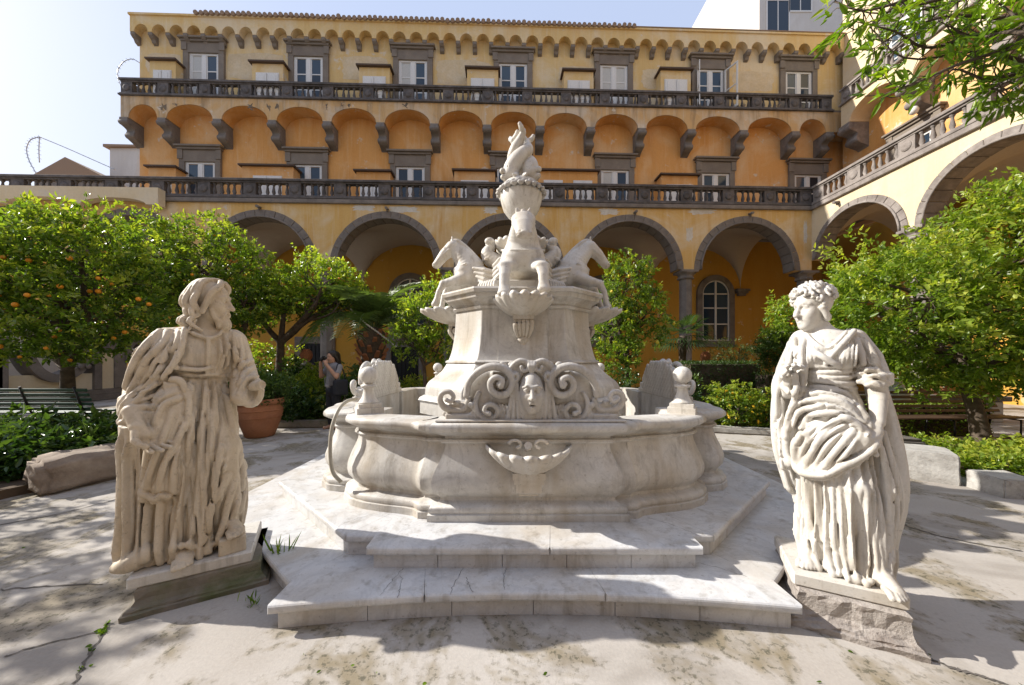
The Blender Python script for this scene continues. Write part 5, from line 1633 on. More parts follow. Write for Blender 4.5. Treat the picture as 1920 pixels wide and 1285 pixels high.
    for s in (-1, 1):
        lock([(0.06, s * 0.025, 0.125), (0.065, s * 0.055, 0.095), (0.035, s * 0.077, 0.05), (0.015, s * 0.083, -0.01), (-0.005, s * 0.088, -0.07)], [0.015, 0.019, 0.02, 0.018, 0.016], 0.005, 14)
        lock([(0.03, s * 0.058, -0.05), (0.045, s * 0.05, -0.095), (0.065, s * 0.03, -0.125)], [0.014, 0.018, 0.018])
        lock([(0.085, s * 0.012, -0.06), (0.088, s * 0.026, -0.072), (0.075, s * 0.034, -0.10)], [0.007, 0.009, 0.010])
        lock([(0.07, s * 0.014, -0.10), (0.085, s * 0.016, -0.14), (0.072, s * 0.010, -0.175)], [0.022, 0.019, 0.009])
        lock([(0.05, s * 0.03, -0.11), (0.06, s * 0.03, -0.145), (0.05, s * 0.022, -0.165)], [0.02, 0.017, 0.008])
    lock([(0.08, 0, -0.095), (0.096, 0, -0.14), (0.088, 0, -0.18)], [0.019, 0.018, 0.008])
    return S.mesh('statue_body', M['statue_tan'], 0.65)

def make_woman():
    S = Sculpt((-0.40, -0.36, -0.02), (0.38, 0.28, 1.76), 0.0060)
    r = np.random.default_rng(8)
    T = lambda p, rr, k=0.02, n=0, op='u': S.tube(p, rr, k * (1.7 if np.max(rr) < 0.034 and op == 'u' and len(p) < 12 else 1), op, n)
    skirt = [(0, 0.03, -0.02, 0.225, 0.19), (0.2, 0.03, -0.015, 0.205, 0.17), (0.5, 0.02, -0.01, 0.195, 0.155), (0.8, -0.01, 0, 0.185, 0.15), (0.98, -0.03, 0, 0.155, 0.125), (1.07, -0.04, 0, 0.128, 0.105), (1.1, -0.04, 0, 0.125, 0.1)]
    F = auto_folds(r, -172, -8, 12, 7.0, 0.034, 0.015, 0.98, 3) + auto_folds(r, 0, 180, 12, 8, 0.03, 0.02, 0.9, 5)
    robe(S, skirt, F, 0.012, 1.1, 0.012, 0.03, seed=4)
    bod = [(1.04, -0.042, 0, 0.122, 0.1), (1.12, -0.042, 0, 0.12, 0.098), (1.2, -0.042, 0, 0.13, 0.105), (1.28, -0.045, 0.0, 0.15, 0.112), (1.35, -0.048, 0.005, 0.152, 0.098), (1.40, -0.055, 0.01, 0.12, 0.08), (1.43, -0.07, 0.012, 0.07, 0.06), (1.46, -0.08, 0.01, 0.045, 0.045)]
    robe(S, bod, [(-60, 6, 0.006, 1.04, 1.2, 2)], 1.04, 1.46, 0.015, 0.02, seed=5)
    for z in (1.075, 1.105, 1.135, 1.165):               # broad wrapped belt
        T([(-0.042 + 0.128 * math.cos(a), 0.106 * math.sin(a), z + 0.006 * math.sin(2 * a + z * 40)) for a in np.linspace(-PI, PI, 26)], 0.014, 0.01)
    for z in (1.05, 1.195):
        T([(-0.042 + 0.135 * math.cos(a), 0.113 * math.sin(a), z) for a in np.linspace(-PI, PI, 26)], 0.008, 0.005)
    for s, x in ((-1, -0.115), (1, 0.03)):               # breast, gathered folds
        S.ell((x, -0.085, 1.265), (0.062, 0.058, 0.062), 0.04)
        for i in range(6):
            xx = x - 0.045 + 0.018 * i
            T([(xx, -0.108, 1.205), (xx * 1.0 + 0.004 * s, -0.146 + abs(i - 2.5) * 0.006, 1.255), (xx + 0.01 * s, -0.12 + abs(i - 2.5) * 0.004, 1.32)], [0.006, 0.006, 0.005], 0.004, 8)
    T([(-0.15, -0.095, 1.31), (-0.085, -0.146, 1.265), (-0.03, -0.14, 1.225), (0.01, -0.118, 1.20)], [0.016, 0.018, 0.018, 0.015], 0.006, 14)
    T([(0.075, -0.06, 1.405), (0.02, -0.125, 1.33), (-0.04, -0.14, 1.25), (-0.055, -0.125, 1.215)], [0.013, 0.015, 0.015, 0.012], 0.006, 14)
    T([(-0.145, -0.06, 1.39), (-0.10, -0.105, 1.335), (-0.055, -0.112, 1.305), (-0.01, -0.105, 1.335), (0.04, -0.06, 1.40)], 0.009, 0.005, 16)
    for i in range(5): T([(-0.075 + 0.014 * i, -0.105, 1.305), (-0.07 + 0.012 * i, -0.132, 1.26)], 0.005, 0.003)
    T([(-0.075, 0.01, 1.39), (-0.10, -0.01, 1.53)], [0.05, 0.045], 0.03)
    # arm at the viewer's right: short puffed sleeve, bare forearm, hand gripping the cloth
    T([(0.075, 0.02, 1.35), (0.14, 0.01, 1.24), (0.17, -0.01, 1.14)], [0.075, 0.074, 0.07], 0.03)
    for i in range(3):
        T([(0.10, -0.065, 1.155 - 0.022 * i), (0.165, -0.09, 1.14 - 0.024 * i), (0.235, -0.02, 1.15 - 0.02 * i), (0.2, 0.05, 1.14 - 0.02 * i)], [0.012, 0.017, 0.017, 0.012], 0.006, 12)
    for i in range(5):
        T([(0.045 + 0.025 * i, -0.07 + 0.012 * i, 1.37 - 0.008 * i), (0.10 + 0.022 * i, -0.075 + 0.012 * i, 1.27), (0.13 + 0.022 * i, -0.085 + 0.012 * i, 1.18)], [0.006, 0.010, 0.009], 0.006, 8)
    T([(0.17, -0.02, 1.16), (0.185, -0.03, 1.03), (0.175, -0.09, 0.885)], [0.05, 0.045, 0.032], 0.015)
    hand(S, (0.175, -0.09, 0.89), (-0.62, -0.38, -0.75), (-0.3, -0.6, 0.3), 0.95, 0.8, -1)
    # arm at the viewer's left, raised forearm with curled fingers inside the mantle
    T([(-0.165, 0.02, 1.34), (-0.235, 0.03, 1.16), (-0.245, -0.05, 1.05)], [0.072, 0.07, 0.062], 0.03)
    T([(-0.245, -0.06, 1.04), (-0.235, -0.15, 1.10)], [0.05, 0.034], 0.015)
    hand(S, (-0.235, -0.15, 1.10), (0.1, -0.35, 0.9), (0.4, -0.85, 0.1), 0.92, 0.55, 1)
    # mantle: over the left shoulder, down the side
    T([(-0.145, -0.02, 1.40), (-0.165, -0.085, 1.30), (-0.17, -0.115, 1.18), (-0.185, -0.125, 1.05), (-0.215, -0.12, 0.92), (-0.245, -0.09, 0.75), (-0.245, -0.06, 0.55)], [0.026, 0.03, 0.03, 0.03, 0.032, 0.032, 0.022], 0.015, 18)
    T([(-0.17, 0.03, 1.37), (-0.26, 0.04, 1.15), (-0.29, 0.03, 0.9), (-0.28, 0.03, 0.65), (-0.24, 0.02, 0.4)], [0.06, 0.055, 0.055, 0.055, 0.03], 0.03, 14)
    T([(-0.21, -0.03, 1.37), (-0.275, -0.03, 1.2), (-0.31, -0.06, 1.08), (-0.305, -0.085, 0.95), (-0.28, -0.10, 0.8), (-0.265, -0.09, 0.55)], [0.02, 0.02, 0.024, 0.024, 0.024, 0.02], 0.012, 16)
    T([(-0.265, -0.115, 1.07), (-0.225, -0.165, 1.035), (-0.19, -0.15, 1.07)], [0.02, 0.022, 0.018], 0.01, 8)
    for i in range(3):
        T([(-0.17 - 0.03 * i, -0.06 + 0.02 * i, 1.375), (-0.205 - 0.025 * i, -0.085 + 0.02 * i, 1.25), (-0.225 - 0.02 * i, -0.08, 1.14)], [0.008, 0.012, 0.010], 0.008, 8)
    T([(0.18, 0.06, 1.1), (0.225, 0.05, 0.85), (0.255, 0.04, 0.6), (0.255, 0.03, 0.4), (0.21, 0.0, 0.1)], [0.05, 0.06, 0.065, 0.06, 0.04], 0.03, 14)
    T([(0.20, -0.05, 0.82), (0.245, -0.045, 0.62), (0.265, -0.03, 0.42), (0.23, -0.05, 0.2)], [0.018, 0.022, 0.022, 0.016], 0.012, 10)
    T([(0.17, -0.10, 0.80), (0.215, -0.10, 0.6), (0.225, -0.09, 0.35), (0.215, -0.11, 0.1)], [0.016, 0.02, 0.02, 0.018], 0.012, 10)
    # swag of cloth round the hips, gathered in the lowered hand
    sw = [((-0.175, -0.08, 1.03), (-0.09, -0.145, 1.03), (0.02, -0.145, 1.0), (0.10, -0.12, 0.93), (0.13, -0.14, 0.86)),
          ((-0.195, -0.08, 0.98), (-0.11, -0.165, 0.985), (0.0, -0.17, 0.955), (0.075, -0.155, 0.89), (0.115, -0.16, 0.83)),
          ((-0.215, -0.08, 0.90), (-0.13, -0.175, 0.935), (-0.02, -0.19, 0.92), (0.06, -0.18, 0.87), (0.10, -0.175, 0.80))]
    for q in sw: T(q, [0.022, 0.026, 0.028, 0.026, 0.022], 0.010, 18)
    S.ell((-0.02, -0.07, 0.80), (0.17, 0.115, 0.20), 0.04)
    for i in range(6):
        t = i / 5
        top = (0.10 - 0.015 * i, -0.165 - 0.004 * i, 0.86 + 0.008 * i)
        mid = (0.04 - 0.045 * i, -0.205 + 0.006 * i, 0.74 + 0.005 * i)
        bot = (-0.03 - 0.036 * i, -0.185 + 0.014 * i, 0.60 - 0.012 * math.sin(PI * t))
        T([top, mid, bot], [0.016, 0.022, 0.024], 0.010, 12)
    T([(-0.225, -0.09, 0.60), (-0.17, -0.155, 0.555), (-0.08, -0.185, 0.56), (0.0, -0.185, 0.61), (0.08, -0.175, 0.68), (0.14, -0.145, 0.76), (0.165, -0.12, 0.83)], [0.022, 0.03, 0.033, 0.03, 0.028, 0.028, 0.03], 0.014, 24)
    S.ell((0.11, -0.145, 0.78), (0.065, 0.05, 0.06), 0.03)
    for i in range(5): T([(0.07 + 0.02 * i, -0.185 + 0.006 * i, 0.80), (0.055 + 0.026 * i, -0.19 + 0.008 * i, 0.715)], [0.010, 0.012], 0.006)
    # knee pressing through the skirt, long straight folds between the legs, hem
    T([(0.06, -0.06, 0.62), (0.085, -0.145, 0.50), (0.09, -0.12, 0.30)], [0.07, 0.058, 0.05], 0.05)
    for x, y, w in ((-0.05, -0.165, 0.016), (-0.02, -0.175, 0.02), (0.02, -0.18, 0.018), (-0.10, -0.15, 0.016), (0.15, -0.15, 0.016), (0.185, -0.12, 0.016), (-0.14, -0.13, 0.014)):
        T([(x * 0.8 - 0.01, y + 0.02, 0.58), (x, y, 0.35), (x * 1.1 + 0.01, y - 0.03, 0.06)], [w * 0.5, w * 0.8, w * 1.0], 0.016, 10)
    for x, y in ((-0.15, -0.15), (-0.09, -0.19), (-0.02, -0.215), (0.05, -0.225), (0.11, -0.215), (0.19, -0.17)):
        T([(x - 0.03, y + 0.012, 0.035), (x, y - 0.015, 0.022), (x + 0.035, y + 0.008, 0.04)], [0.014, 0.019, 0.013], 0.014, 6)
    C = lambda pts: [((1388 + x / 1.673 - 1574) / 424, 1.23 + (674 - 488 - y / 1.673) / 307) for x, y in pts]
    crease(S, [C(q) for q in (
        [(286,670),(296,760),(287,860)], [(202,700),(216,820),(240,920),(250,970)], [(178,700),(190,850),(192,960)], [(242,690),(256,800),(276,900),(310,1010)],
        [(320,680),(320,780),(335,900),(345,1020)], [(346,690),(346,800),(360,920),(380,1030)], [(402,640),(402,760),(420,900),(440,1000)], [(432,620),(442,760),(446,900),(470,980)], [(468,620),(488,720),(488,800),(468,900)],
        [(220,900),(245,950),(225,1000)], [(300,940),(345,990),(400,1020)], [(380,930),(420,970),(450,990)])], 0.009, lift=0.004, groove=0.010)
    crease(S, [C(q) for q in (
        [(188,402),(260,397),(340,412),(400,470)], [(162,452),(230,427),(320,432),(390,482)], [(148,530),(185,465),(250,445)], [(172,565),(205,490),(300,462),(370,500)],
        [(222,565),(272,505),(340,475),(400,512)], [(192,640),(252,545),(322,495)], [(252,640),(302,572),(352,515)], [(182,662),(262,650),(332,612),(402,572),(430,545)])], 0.014, lift=0.005, groove=0.010)
    crease(S, [C(q) for q in (
        [(152,222),(162,290),(170,370),(165,420),(140,480),(122,560)], [(112,340),(92,420),(92,520),(110,620)], [(138,480),(132,560),(140,650),(160,720)], [(112,640),(130,720),(162,775)],
        [(458,535),(480,620),(494,720),(484,820)], [(442,560),(456,660),(462,760)], [(380,250),(390,300),(385,340)], [(402,242),(425,290),(440,330)],
        [(372,352),(420,337),(462,352)], [(377,372),(430,352),(466,377)], [(382,400),(412,372),(458,388)], [(135,240),(140,300),(125,350)], [(190,240),(182,300),(190,340)])], 0.012, lift=0.004)
    foot(S, (-0.13, -0.07, 0.005), (-0.15, -1), 0.20)
    foot(S, (0.165, -0.10, 0.005), (0.35, -1), 0.24)
    # head turned to the viewer's left
    fw = (-0.72, -0.69, -0.10); hc = (-0.118, -0.02, 1.565)
    P = head(S, hc, fw, up=(0.06, 0, 1), sc=1.06, k=0.012)
    def lock(pts, rr, k=0.005, n=10): S.tube([P(*p) for p in pts], rr, k, 'u', n)
    S.ell(P(-0.02, 0, 0.048), (0.103, 0.083, 0.094), 0.01, 'u', frame(fw, (0.06, 0, 1)))
    hr = np.random.default_rng(5)
    for i in range(64):                       # curls all over the crown, larger round the brow
        a = hr.uniform(-2.6, 2.6); e = hr.uniform(0.05, 1.35)
        f = -0.02 + 0.104 * math.cos(a) * math.cos(e); s = 0.086 * math.sin(a) * math.cos(e); u = 0.048 + 0.096 * math.sin(e)
        if abs(a) < 1.0 and e < 0.42: continue
        rr = hr.uniform(0.008, 0.013); t0 = hr.uniform(0, 6.3); sg = hr.choice((-1, 1))
        pts = [(f + rr * math.cos(t0 + sg * t) * 0.7, s + rr * math.cos(t0 + sg * t + 1.2), u + rr * math.sin(t0 + sg * t)) for t in np.linspace(0, 4.6, 7)]
        lock(pts, [0.008] * 7, 0.003, 10)
    for i in range(15):
        a = -1.45 + 2.9 * i / 14
        f = 0.088 * math.cos(a * 0.95) + 0.002; s = 0.090 * math.sin(a); u = 0.105 - 0.085 * (abs(a) / 1.45) ** 2 + hr.uniform(-0.008, 0.008)
        rr = hr.uniform(0.011, 0.016); t0 = hr.uniform(0, 6.3)
        lock([(f + 0.006 * math.cos(t), s + rr * math.cos(t0 + t), u + rr * math.sin(t0 + t)) for t in np.linspace(0, 5, 8)], [0.0085] * 8, 0.003, 12)
    for i in range(9):
        a = 2 * PI * i / 9
        lock([(-0.085, 0, 0.085), (-0.11 + 0.02 * math.cos(a), 0.035 * math.sin(a), 0.085 + 0.035 * math.cos(a)), (-0.135, 0.02 * math.sin(a + 0.8), 0.08 + 0.02 * math.cos(a + 0.8))], [0.016, 0.018, 0.012], 0.004)
    for s in (-1, 1):
        lock([(0.02, s * 0.08, -0.005), (0.0, s * 0.085, -0.04), (-0.02, s * 0.075, -0.07), (-0.05, s * 0.05, -0.06)], [0.016, 0.016, 0.015, 0.015], 0.004)
        S.ell(P(0.0, s * 0.08, -0.02), (0.014, 0.014, 0.024), 0.006)
    return S.mesh('statue_body', M['statue_pale'], 0.6)

def moulded_base(name, label, c, rz, w, d, z1, mat, rough=0.0):
    """cut block with a hollow moulding, wider at the foot"""
    prof = [(0.05, 0.0), (0.05, 0.028), (0.036, 0.034), (0.036, 0.046), (0.012, 0.06), (0.0, 0.085), (0.0, z1 * 0.8), (0.0, z1 - 0.012), (-0.012, z1)]
    V = []; F = []; m = 10
    def ring(o):
        a, b = w/2 + o, d/2 + o; P = []
        for i in range(m): P.append((-a + 2*a*i/m, -b))
        for i in range(m): P.append((a, -b + 2*b*i/m))
        for i in range(m): P.append((a - 2*a*i/m, b))
        for i in range(m): P.append((-a, b - 2*b*i/m))
        return P
    n = 4 * m
    for o_, z in prof:
        for (x, y) in ring(o_):
            j = rough
            V.append((x + random.uniform(-j, j), y + random.uniform(-j, j), z + (random.uniform(-j, j) * 0.6 if 0 < z < z1 else 0)))
    for q in range(len(prof) - 1):
        for i in range(n): F.append((q*n+i, q*n+(i+1) % n, (q+1)*n+(i+1) % n, (q+1)*n+i))
    F.append(tuple((len(prof)-1)*n+i for i in range(n)))
    o = MB().add(V, F).build(name, M[mat], None, c, (0, 0, rz))
    tag(o, label, 'stone base')
    return o

mb_loc = Vector((-2.15, 2.36, 0)); ma = R(30); mp_loc = mb_loc + Vector((math.cos(ma), math.sin(ma), 0)) * 0.075
moulded_base('stone_plinth', 'weathered mossy moulded stone base under the bearded statue', mp_loc, ma, 0.60, 0.54, 0.15, 'mossy', 0.004)
man = empty('statue', (mb_loc.x - 0.05, mb_loc.y, 0.15), R(40))
tag(man, 'aged tan marble statue of a bearded robed man with broken hand', 'statue')
MB().box(-0.22, 0.37, -0.29, 0.22, 0.001, 0.07).build('statue_slab', M['statue_pale'], man, (0, 0, 0), (0, 0, R(-10)), bevel=0.008)
inst('statue_body', make_man(), man, (0, 0, 0.066))

wb_loc = Vector((2.02, 2.06, 0)); wa = R(-27)
moulded_base('stone_plinth', 'rough porous tufa base under the statue of the woman', wb_loc - Vector((math.cos(wa), math.sin(wa), 0)) * 0.075, wa, 0.46, 0.52, 0.19, 'tufa', 0.008)
woman = empty('statue', (wb_loc.x - 0.03, wb_loc.y + 0.05, 0.19), R(-40))
tag(woman, 'pale marble statue of a woman in gathered drapery with curled hair', 'statue')
MB().box(-0.27, 0.215, -0.265, 0.22, 0.001, 0.075).build('statue_slab', M['statue_pale'], woman, (0, 0, 0), (0, 0, R(13)), bevel=0.01)
inst('statue_body', make_woman(), woman, (0, 0, 0.07), (0, 0, 0), (0.94, 0.96, 1))

# ================================================================== foliage kit
def unit(v): return v / (np.linalg.norm(v, axis=-1, keepdims=True) + 1e-9)

def leaf_cloud(name, pos, dirs, L, W, mat, tint, r, up=0.55, droop=0.0, fold=0.22):
    """one mesh of folded pointed leaves; pos/dirs (n,3)"""
    n = len(pos)
    d = unit(dirs)
    nr = r.normal(size=(n, 3)); nr[:, 2] += up * 2.2
    s = unit(np.cross(d, nr)); nn = np.cross(s, d)
    k_ = r.uniform(0.55, 1.3, (n, 1)); L = L * k_; W = W * k_ * r.uniform(0.8, 1.2, (n, 1))
    b = pos; t = pos + d * L + nn * (-droop * L)
    def q(f, w, lift): return pos + d * L * f + s * W * w + nn * (W * lift - droop * L * f * f)
    V = np.stack([b, q(0.33, 0.5, fold), q(0.68, 0.38, fold * 0.8), t, q(0.68, -0.38, fold * 0.8), q(0.33, -0.5, fold)], 1).reshape(-1, 3)
    i = np.arange(n)[:, None] * 6
    F = np.concatenate([i + np.array([[0, 1, 2, 3]]), i + np.array([[0, 3, 4, 5]])], 0)
    tt = np.repeat(np.clip(tint, 0, 1), 6)
    return mesh_np(name, V, F, mat, False, tt)

def crown_pts(lobes, tips, per, r, twig=0.2, shell=0.5, lump=0.22, gap=0.0):
    lobes = [(np.array(c, float), np.array(q, float)) for c, q in lobes]
    w = np.array([np.prod(q) ** 0.7 for c, q in lobes]); w /= w.sum(); cw = np.cumsum(w)
    ph = r.uniform(0, 6.3, 6)
    base = []
    while len(base) < tips:
        li = int(np.searchsorted(cw, r.random())); li = min(li, len(lobes) - 1); c, q = lobes[li]
        u = r.normal(size=3); u /= math.sqrt(u @ u)
        k = 1 + lump * (math.sin(u[0] * 5 + ph[0] + li) * math.sin(u[1] * 5 + ph[1]) + 0.7 * math.sin(u[2] * 7 + ph[2] + u[0] * 4))
        rad = (shell + (1 - shell) * r.random() ** 0.55) * k
        p = c + u * q * rad
        if any(np.sum(((p - c2) / q2) ** 2) < 0.4 for j, (c2, q2) in enumerate(lobes) if j != li) and r.random() < 0.75: continue
        if gap and math.sin(p[0] * 4.1 + ph[3]) * math.sin(p[2] * 4.6 + ph[4]) * math.sin(p[1] * 3.7 + ph[5]) > 1 - gap: continue
        base.append((p, u, rad))
    Pb = np.array([b[0] for b in base]); Ub = np.array([b[1] for b in base]); Rb = np.array([b[2] for b in base]); nb = len(base)
    d = unit(Ub + r.normal(size=(nb, 3)) * 0.55 + np.array([0, 0, 0.25]))
    tl = twig * r.uniform(0.6, 1.3, nb)
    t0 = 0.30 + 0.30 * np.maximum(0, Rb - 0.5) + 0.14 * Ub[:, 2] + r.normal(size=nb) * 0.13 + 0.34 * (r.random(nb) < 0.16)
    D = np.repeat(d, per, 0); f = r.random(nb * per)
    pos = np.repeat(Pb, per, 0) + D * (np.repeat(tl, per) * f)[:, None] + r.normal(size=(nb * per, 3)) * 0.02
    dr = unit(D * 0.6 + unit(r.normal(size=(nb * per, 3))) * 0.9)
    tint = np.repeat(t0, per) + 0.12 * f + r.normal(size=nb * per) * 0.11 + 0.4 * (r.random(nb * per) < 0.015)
    return pos, dr, tint, [b[0] for b in base]

fruit_mesh = {}
for key, mat, sz in (('orange', 'orange_fruit', (1, 1, 0.95)), ('lemon', 'lemon_fruit', (0.85, 0.85, 1.15))):
    fruit_mesh[key] = MB().lathe([(0.045 * math.sin(PI * i / 8) * sz[0] + 0.0005, -0.045 * math.cos(PI * i / 8) * sz[2]) for i in range(9)], 12).mesh(key, M[mat])

def limb(mb, a, b, r0, r1, r, bend=0.18, n=7):
    a, b = np.array(a, float), np.array(b, float)
    m = (a + b) / 2 + r.normal(size=3) * bend * np.linalg.norm(b - a) * np.array([1, 1, 0.5])
    P = bez([a, m, b], n)
    mb.tube(P.tolist(), np.linspace(r0, r1, n).tolist(), 8)
    return P

def tree(name, label, base, fork, lobes, tips, per, L, W, mat, seed, trunk_r=0.09, fruits=0, fruit='orange', group=None, lump=0.22, twig=0.2, fruit_front=True, shell=0.5, cat='tree', gap=0.25, fruit_z=None):
    r = np.random.default_rng(seed)
    t = empty(name, base); tag(t, label, cat, group)
    b = np.array(base, float)
    lob = [(np.array(c) - b, q) for c, q in lobes]
    fk = np.array(fork) - b
    mb = MB()
    mb.tube(bez([(0, 0, -0.02), fk * 0.5 + np.array([0.04, 0.0, 0]), fk], 9).tolist(), np.linspace(trunk_r * 1.25, trunk_r * 0.8, 9).tolist(), 10)
    pos, dr, ti, tp = crown_pts(lob, tips, per, r, twig, shell, lump, gap)
    for c, q in lob:
        P = limb(mb, fk, c, trunk_r * 0.72, trunk_r * 0.3, r)
        for k in range(6):
            u = unit(r.normal(size=3)); u[2] = abs(u[2]) * 0.6 - 0.1
            P2 = limb(mb, P[r.integers(3, 7)], c + u * q * 0.75, trunk_r * 0.3, trunk_r * 0.09, r)
            for k2 in range(2):
                u2 = unit(u + r.normal(size=3) * 0.6)
                limb(mb, P2[r.integers(3, 7)], c + u2 * q * 0.95, trunk_r * 0.12, 0.004, r, n=5)
    mb.build('trunk', M['bark'], t, fix=False)
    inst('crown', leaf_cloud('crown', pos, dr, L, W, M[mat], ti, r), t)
    if fruits:
        cand = [p for p in tp if (p[1] < np.mean([q[1] for q in tp]) or not fruit_front)]
        if fruit_z is not None: cand = [p for p in cand if p[2] < fruit_z]
        r.shuffle(cand)
        for p in cand[:fruits]:
            s = r.uniform(0.6, 0.95)
            inst(fruit, fruit_mesh[fruit], t, tuple(p + np.array([0.03, -0.14, -0.06])), (r.uniform(-0.5, 0.5), r.uniform(-0.5, 0.5), 0), (s, s, s))
    return t

# ---- citrus trees
tree('citrus_tree', 'big leafy green citrus tree behind the woman statue at the right', (7.75, 5.65, 0), (7.55, 5.75, 1.2),
     [((7.5, 5.9, 2.35), (1.55, 1.3, 1.2)), ((8.5, 5.8, 3.35), (1.15, 1.1, 1.1)), ((6.2, 5.6, 2.4), (1.0, 0.95, 1.0)), ((7.3, 5.5, 1.75), (1.2, 0.9, 0.8)), ((8.75, 5.6, 2.1), (1.1, 1.0, 1.1)), ((9.0, 5.8, 4.1), (0.6, 0.6, 0.7))],
     3100, 14, 0.088, 0.038, 'citrus_yellow', 21, 0.10, 0, twig=0.22)
tree('orange_tree', 'orange tree full of ripe fruit at the left edge of the courtyard', (-8.6, 6.6, 0), (-8.4, 6.5, 1.3),
     [((-8.6, 6.4, 2.9), (1.5, 1.2, 1.15)), ((-7.5, 6.2, 2.5), (1.0, 0.95, 0.95)), ((-9.2, 6.2, 3.2), (1.0, 1.0, 0.95)), ((-7.9, 6.3, 3.4), (1.0, 0.9, 0.75)), ((-8.3, 6.0, 2.15), (1.3, 0.9, 0.6))],
     2200, 14, 0.088, 0.038, 'citrus', 22, 0.11, 52, fruit_z=3.3)
tree('citrus_tree', 'tall rounded citrus tree standing behind the bearded statue', (-7.1, 8.6, 0), (-6.9, 8.5, 1.9),
     [((-7.7, 8.4, 3.6), (1.25, 1.2, 1.25)), ((-6.9, 8.3, 3.5), (0.85, 0.9, 1.0)), ((-7.4, 8.0, 2.8), (1.2, 0.9, 0.8)), ((-8.5, 8.2, 4.0), (0.8, 0.8, 0.8)), ((-6.4, 8.2, 2.8), (0.7, 0.7, 0.65))],
     1700, 13, 0.09, 0.04, 'citrus', 23, 0.12, 8)
tree('citrus_tree', 'leaning citrus tree with forked dark trunk beside the palm', (-6.35, 9.2, 0), (-6.25, 9.3, 1.95),
     [((-6.1, 9.3, 3.35), (0.8, 0.9, 0.6)), ((-5.2, 9.4, 3.6), (0.95, 1.0, 0.7)), ((-4.5, 9.6, 3.3), (0.5, 0.6, 0.4)), ((-5.4, 9.2, 3.0), (0.9, 0.7, 0.4)), ((-6.8, 9.3, 2.9), (0.6, 0.6, 0.5))],
     1050, 12, 0.09, 0.04, 'citrus_yellow', 24, 0.11, 9)
tree('citrus_tree', 'slender pale leaved citrus tree left of the fountain pedestal', (-2.15, 8.4, 0), (-2.15, 8.4, 1.35),
     [((-2.1, 8.3, 2.45), (0.62, 0.6, 0.62)), ((-1.75, 8.3, 3.0), (0.4, 0.4, 0.45)), ((-2.4, 8.2, 1.95), (0.4, 0.45, 0.4)), ((-1.7, 8.2, 1.9), (0.42, 0.4, 0.4))],
     560, 11, 0.085, 0.04, 'citrus_yellow', 25, 0.05, 0, gap=0.45)
tree('lemon_tree', 'lemon tree with green fruit right of the fountain pedestal', (3.0, 9.0, 0), (3.0, 9.0, 1.5),
     [((2.9, 8.9, 3.3), (0.7, 0.7, 0.75)), ((3.4, 8.8, 2.6), (0.6, 0.6, 0.65)), ((2.6, 8.7, 2.2), (0.65, 0.6, 0.7)), ((3.0, 8.7, 3.75), (0.35, 0.4, 0.4)), ((2.7, 8.6, 1.6), (0.55, 0.5, 0.4))],
     850, 12, 0.088, 0.038, 'citrus', 26, 0.07, 16, 'lemon')
tree('citrus_tree', 'small citrus tree peeking out beside the head of the woman statue', (6.7, 8.3, 0), (6.7, 8.3, 1.6),
     [((6.7, 8.2, 2.4), (0.6, 0.6, 0.6)), ((7.2, 8.2, 2.0), (0.5, 0.5, 0.5))], 380, 12, 0.088, 0.04, 'citrus_yellow', 27, 0.05, 4)
tree('citrus_tree', 'citrus tree just outside the left edge shading the near paving', (-7.9, 2.7, 0), (-7.8, 2.7, 1.2),
     [((-8.0, 3.3, 2.3), (0.9, 0.8, 0.7)), ((-7.6, 2.3, 2.6), (0.8, 0.7, 0.7)), ((-7.9, 3.0, 3.0), (0.7, 0.7, 0.6))], 420, 11, 0.088, 0.038, 'citrus', 28, 0.09, 0, gap=0.6)
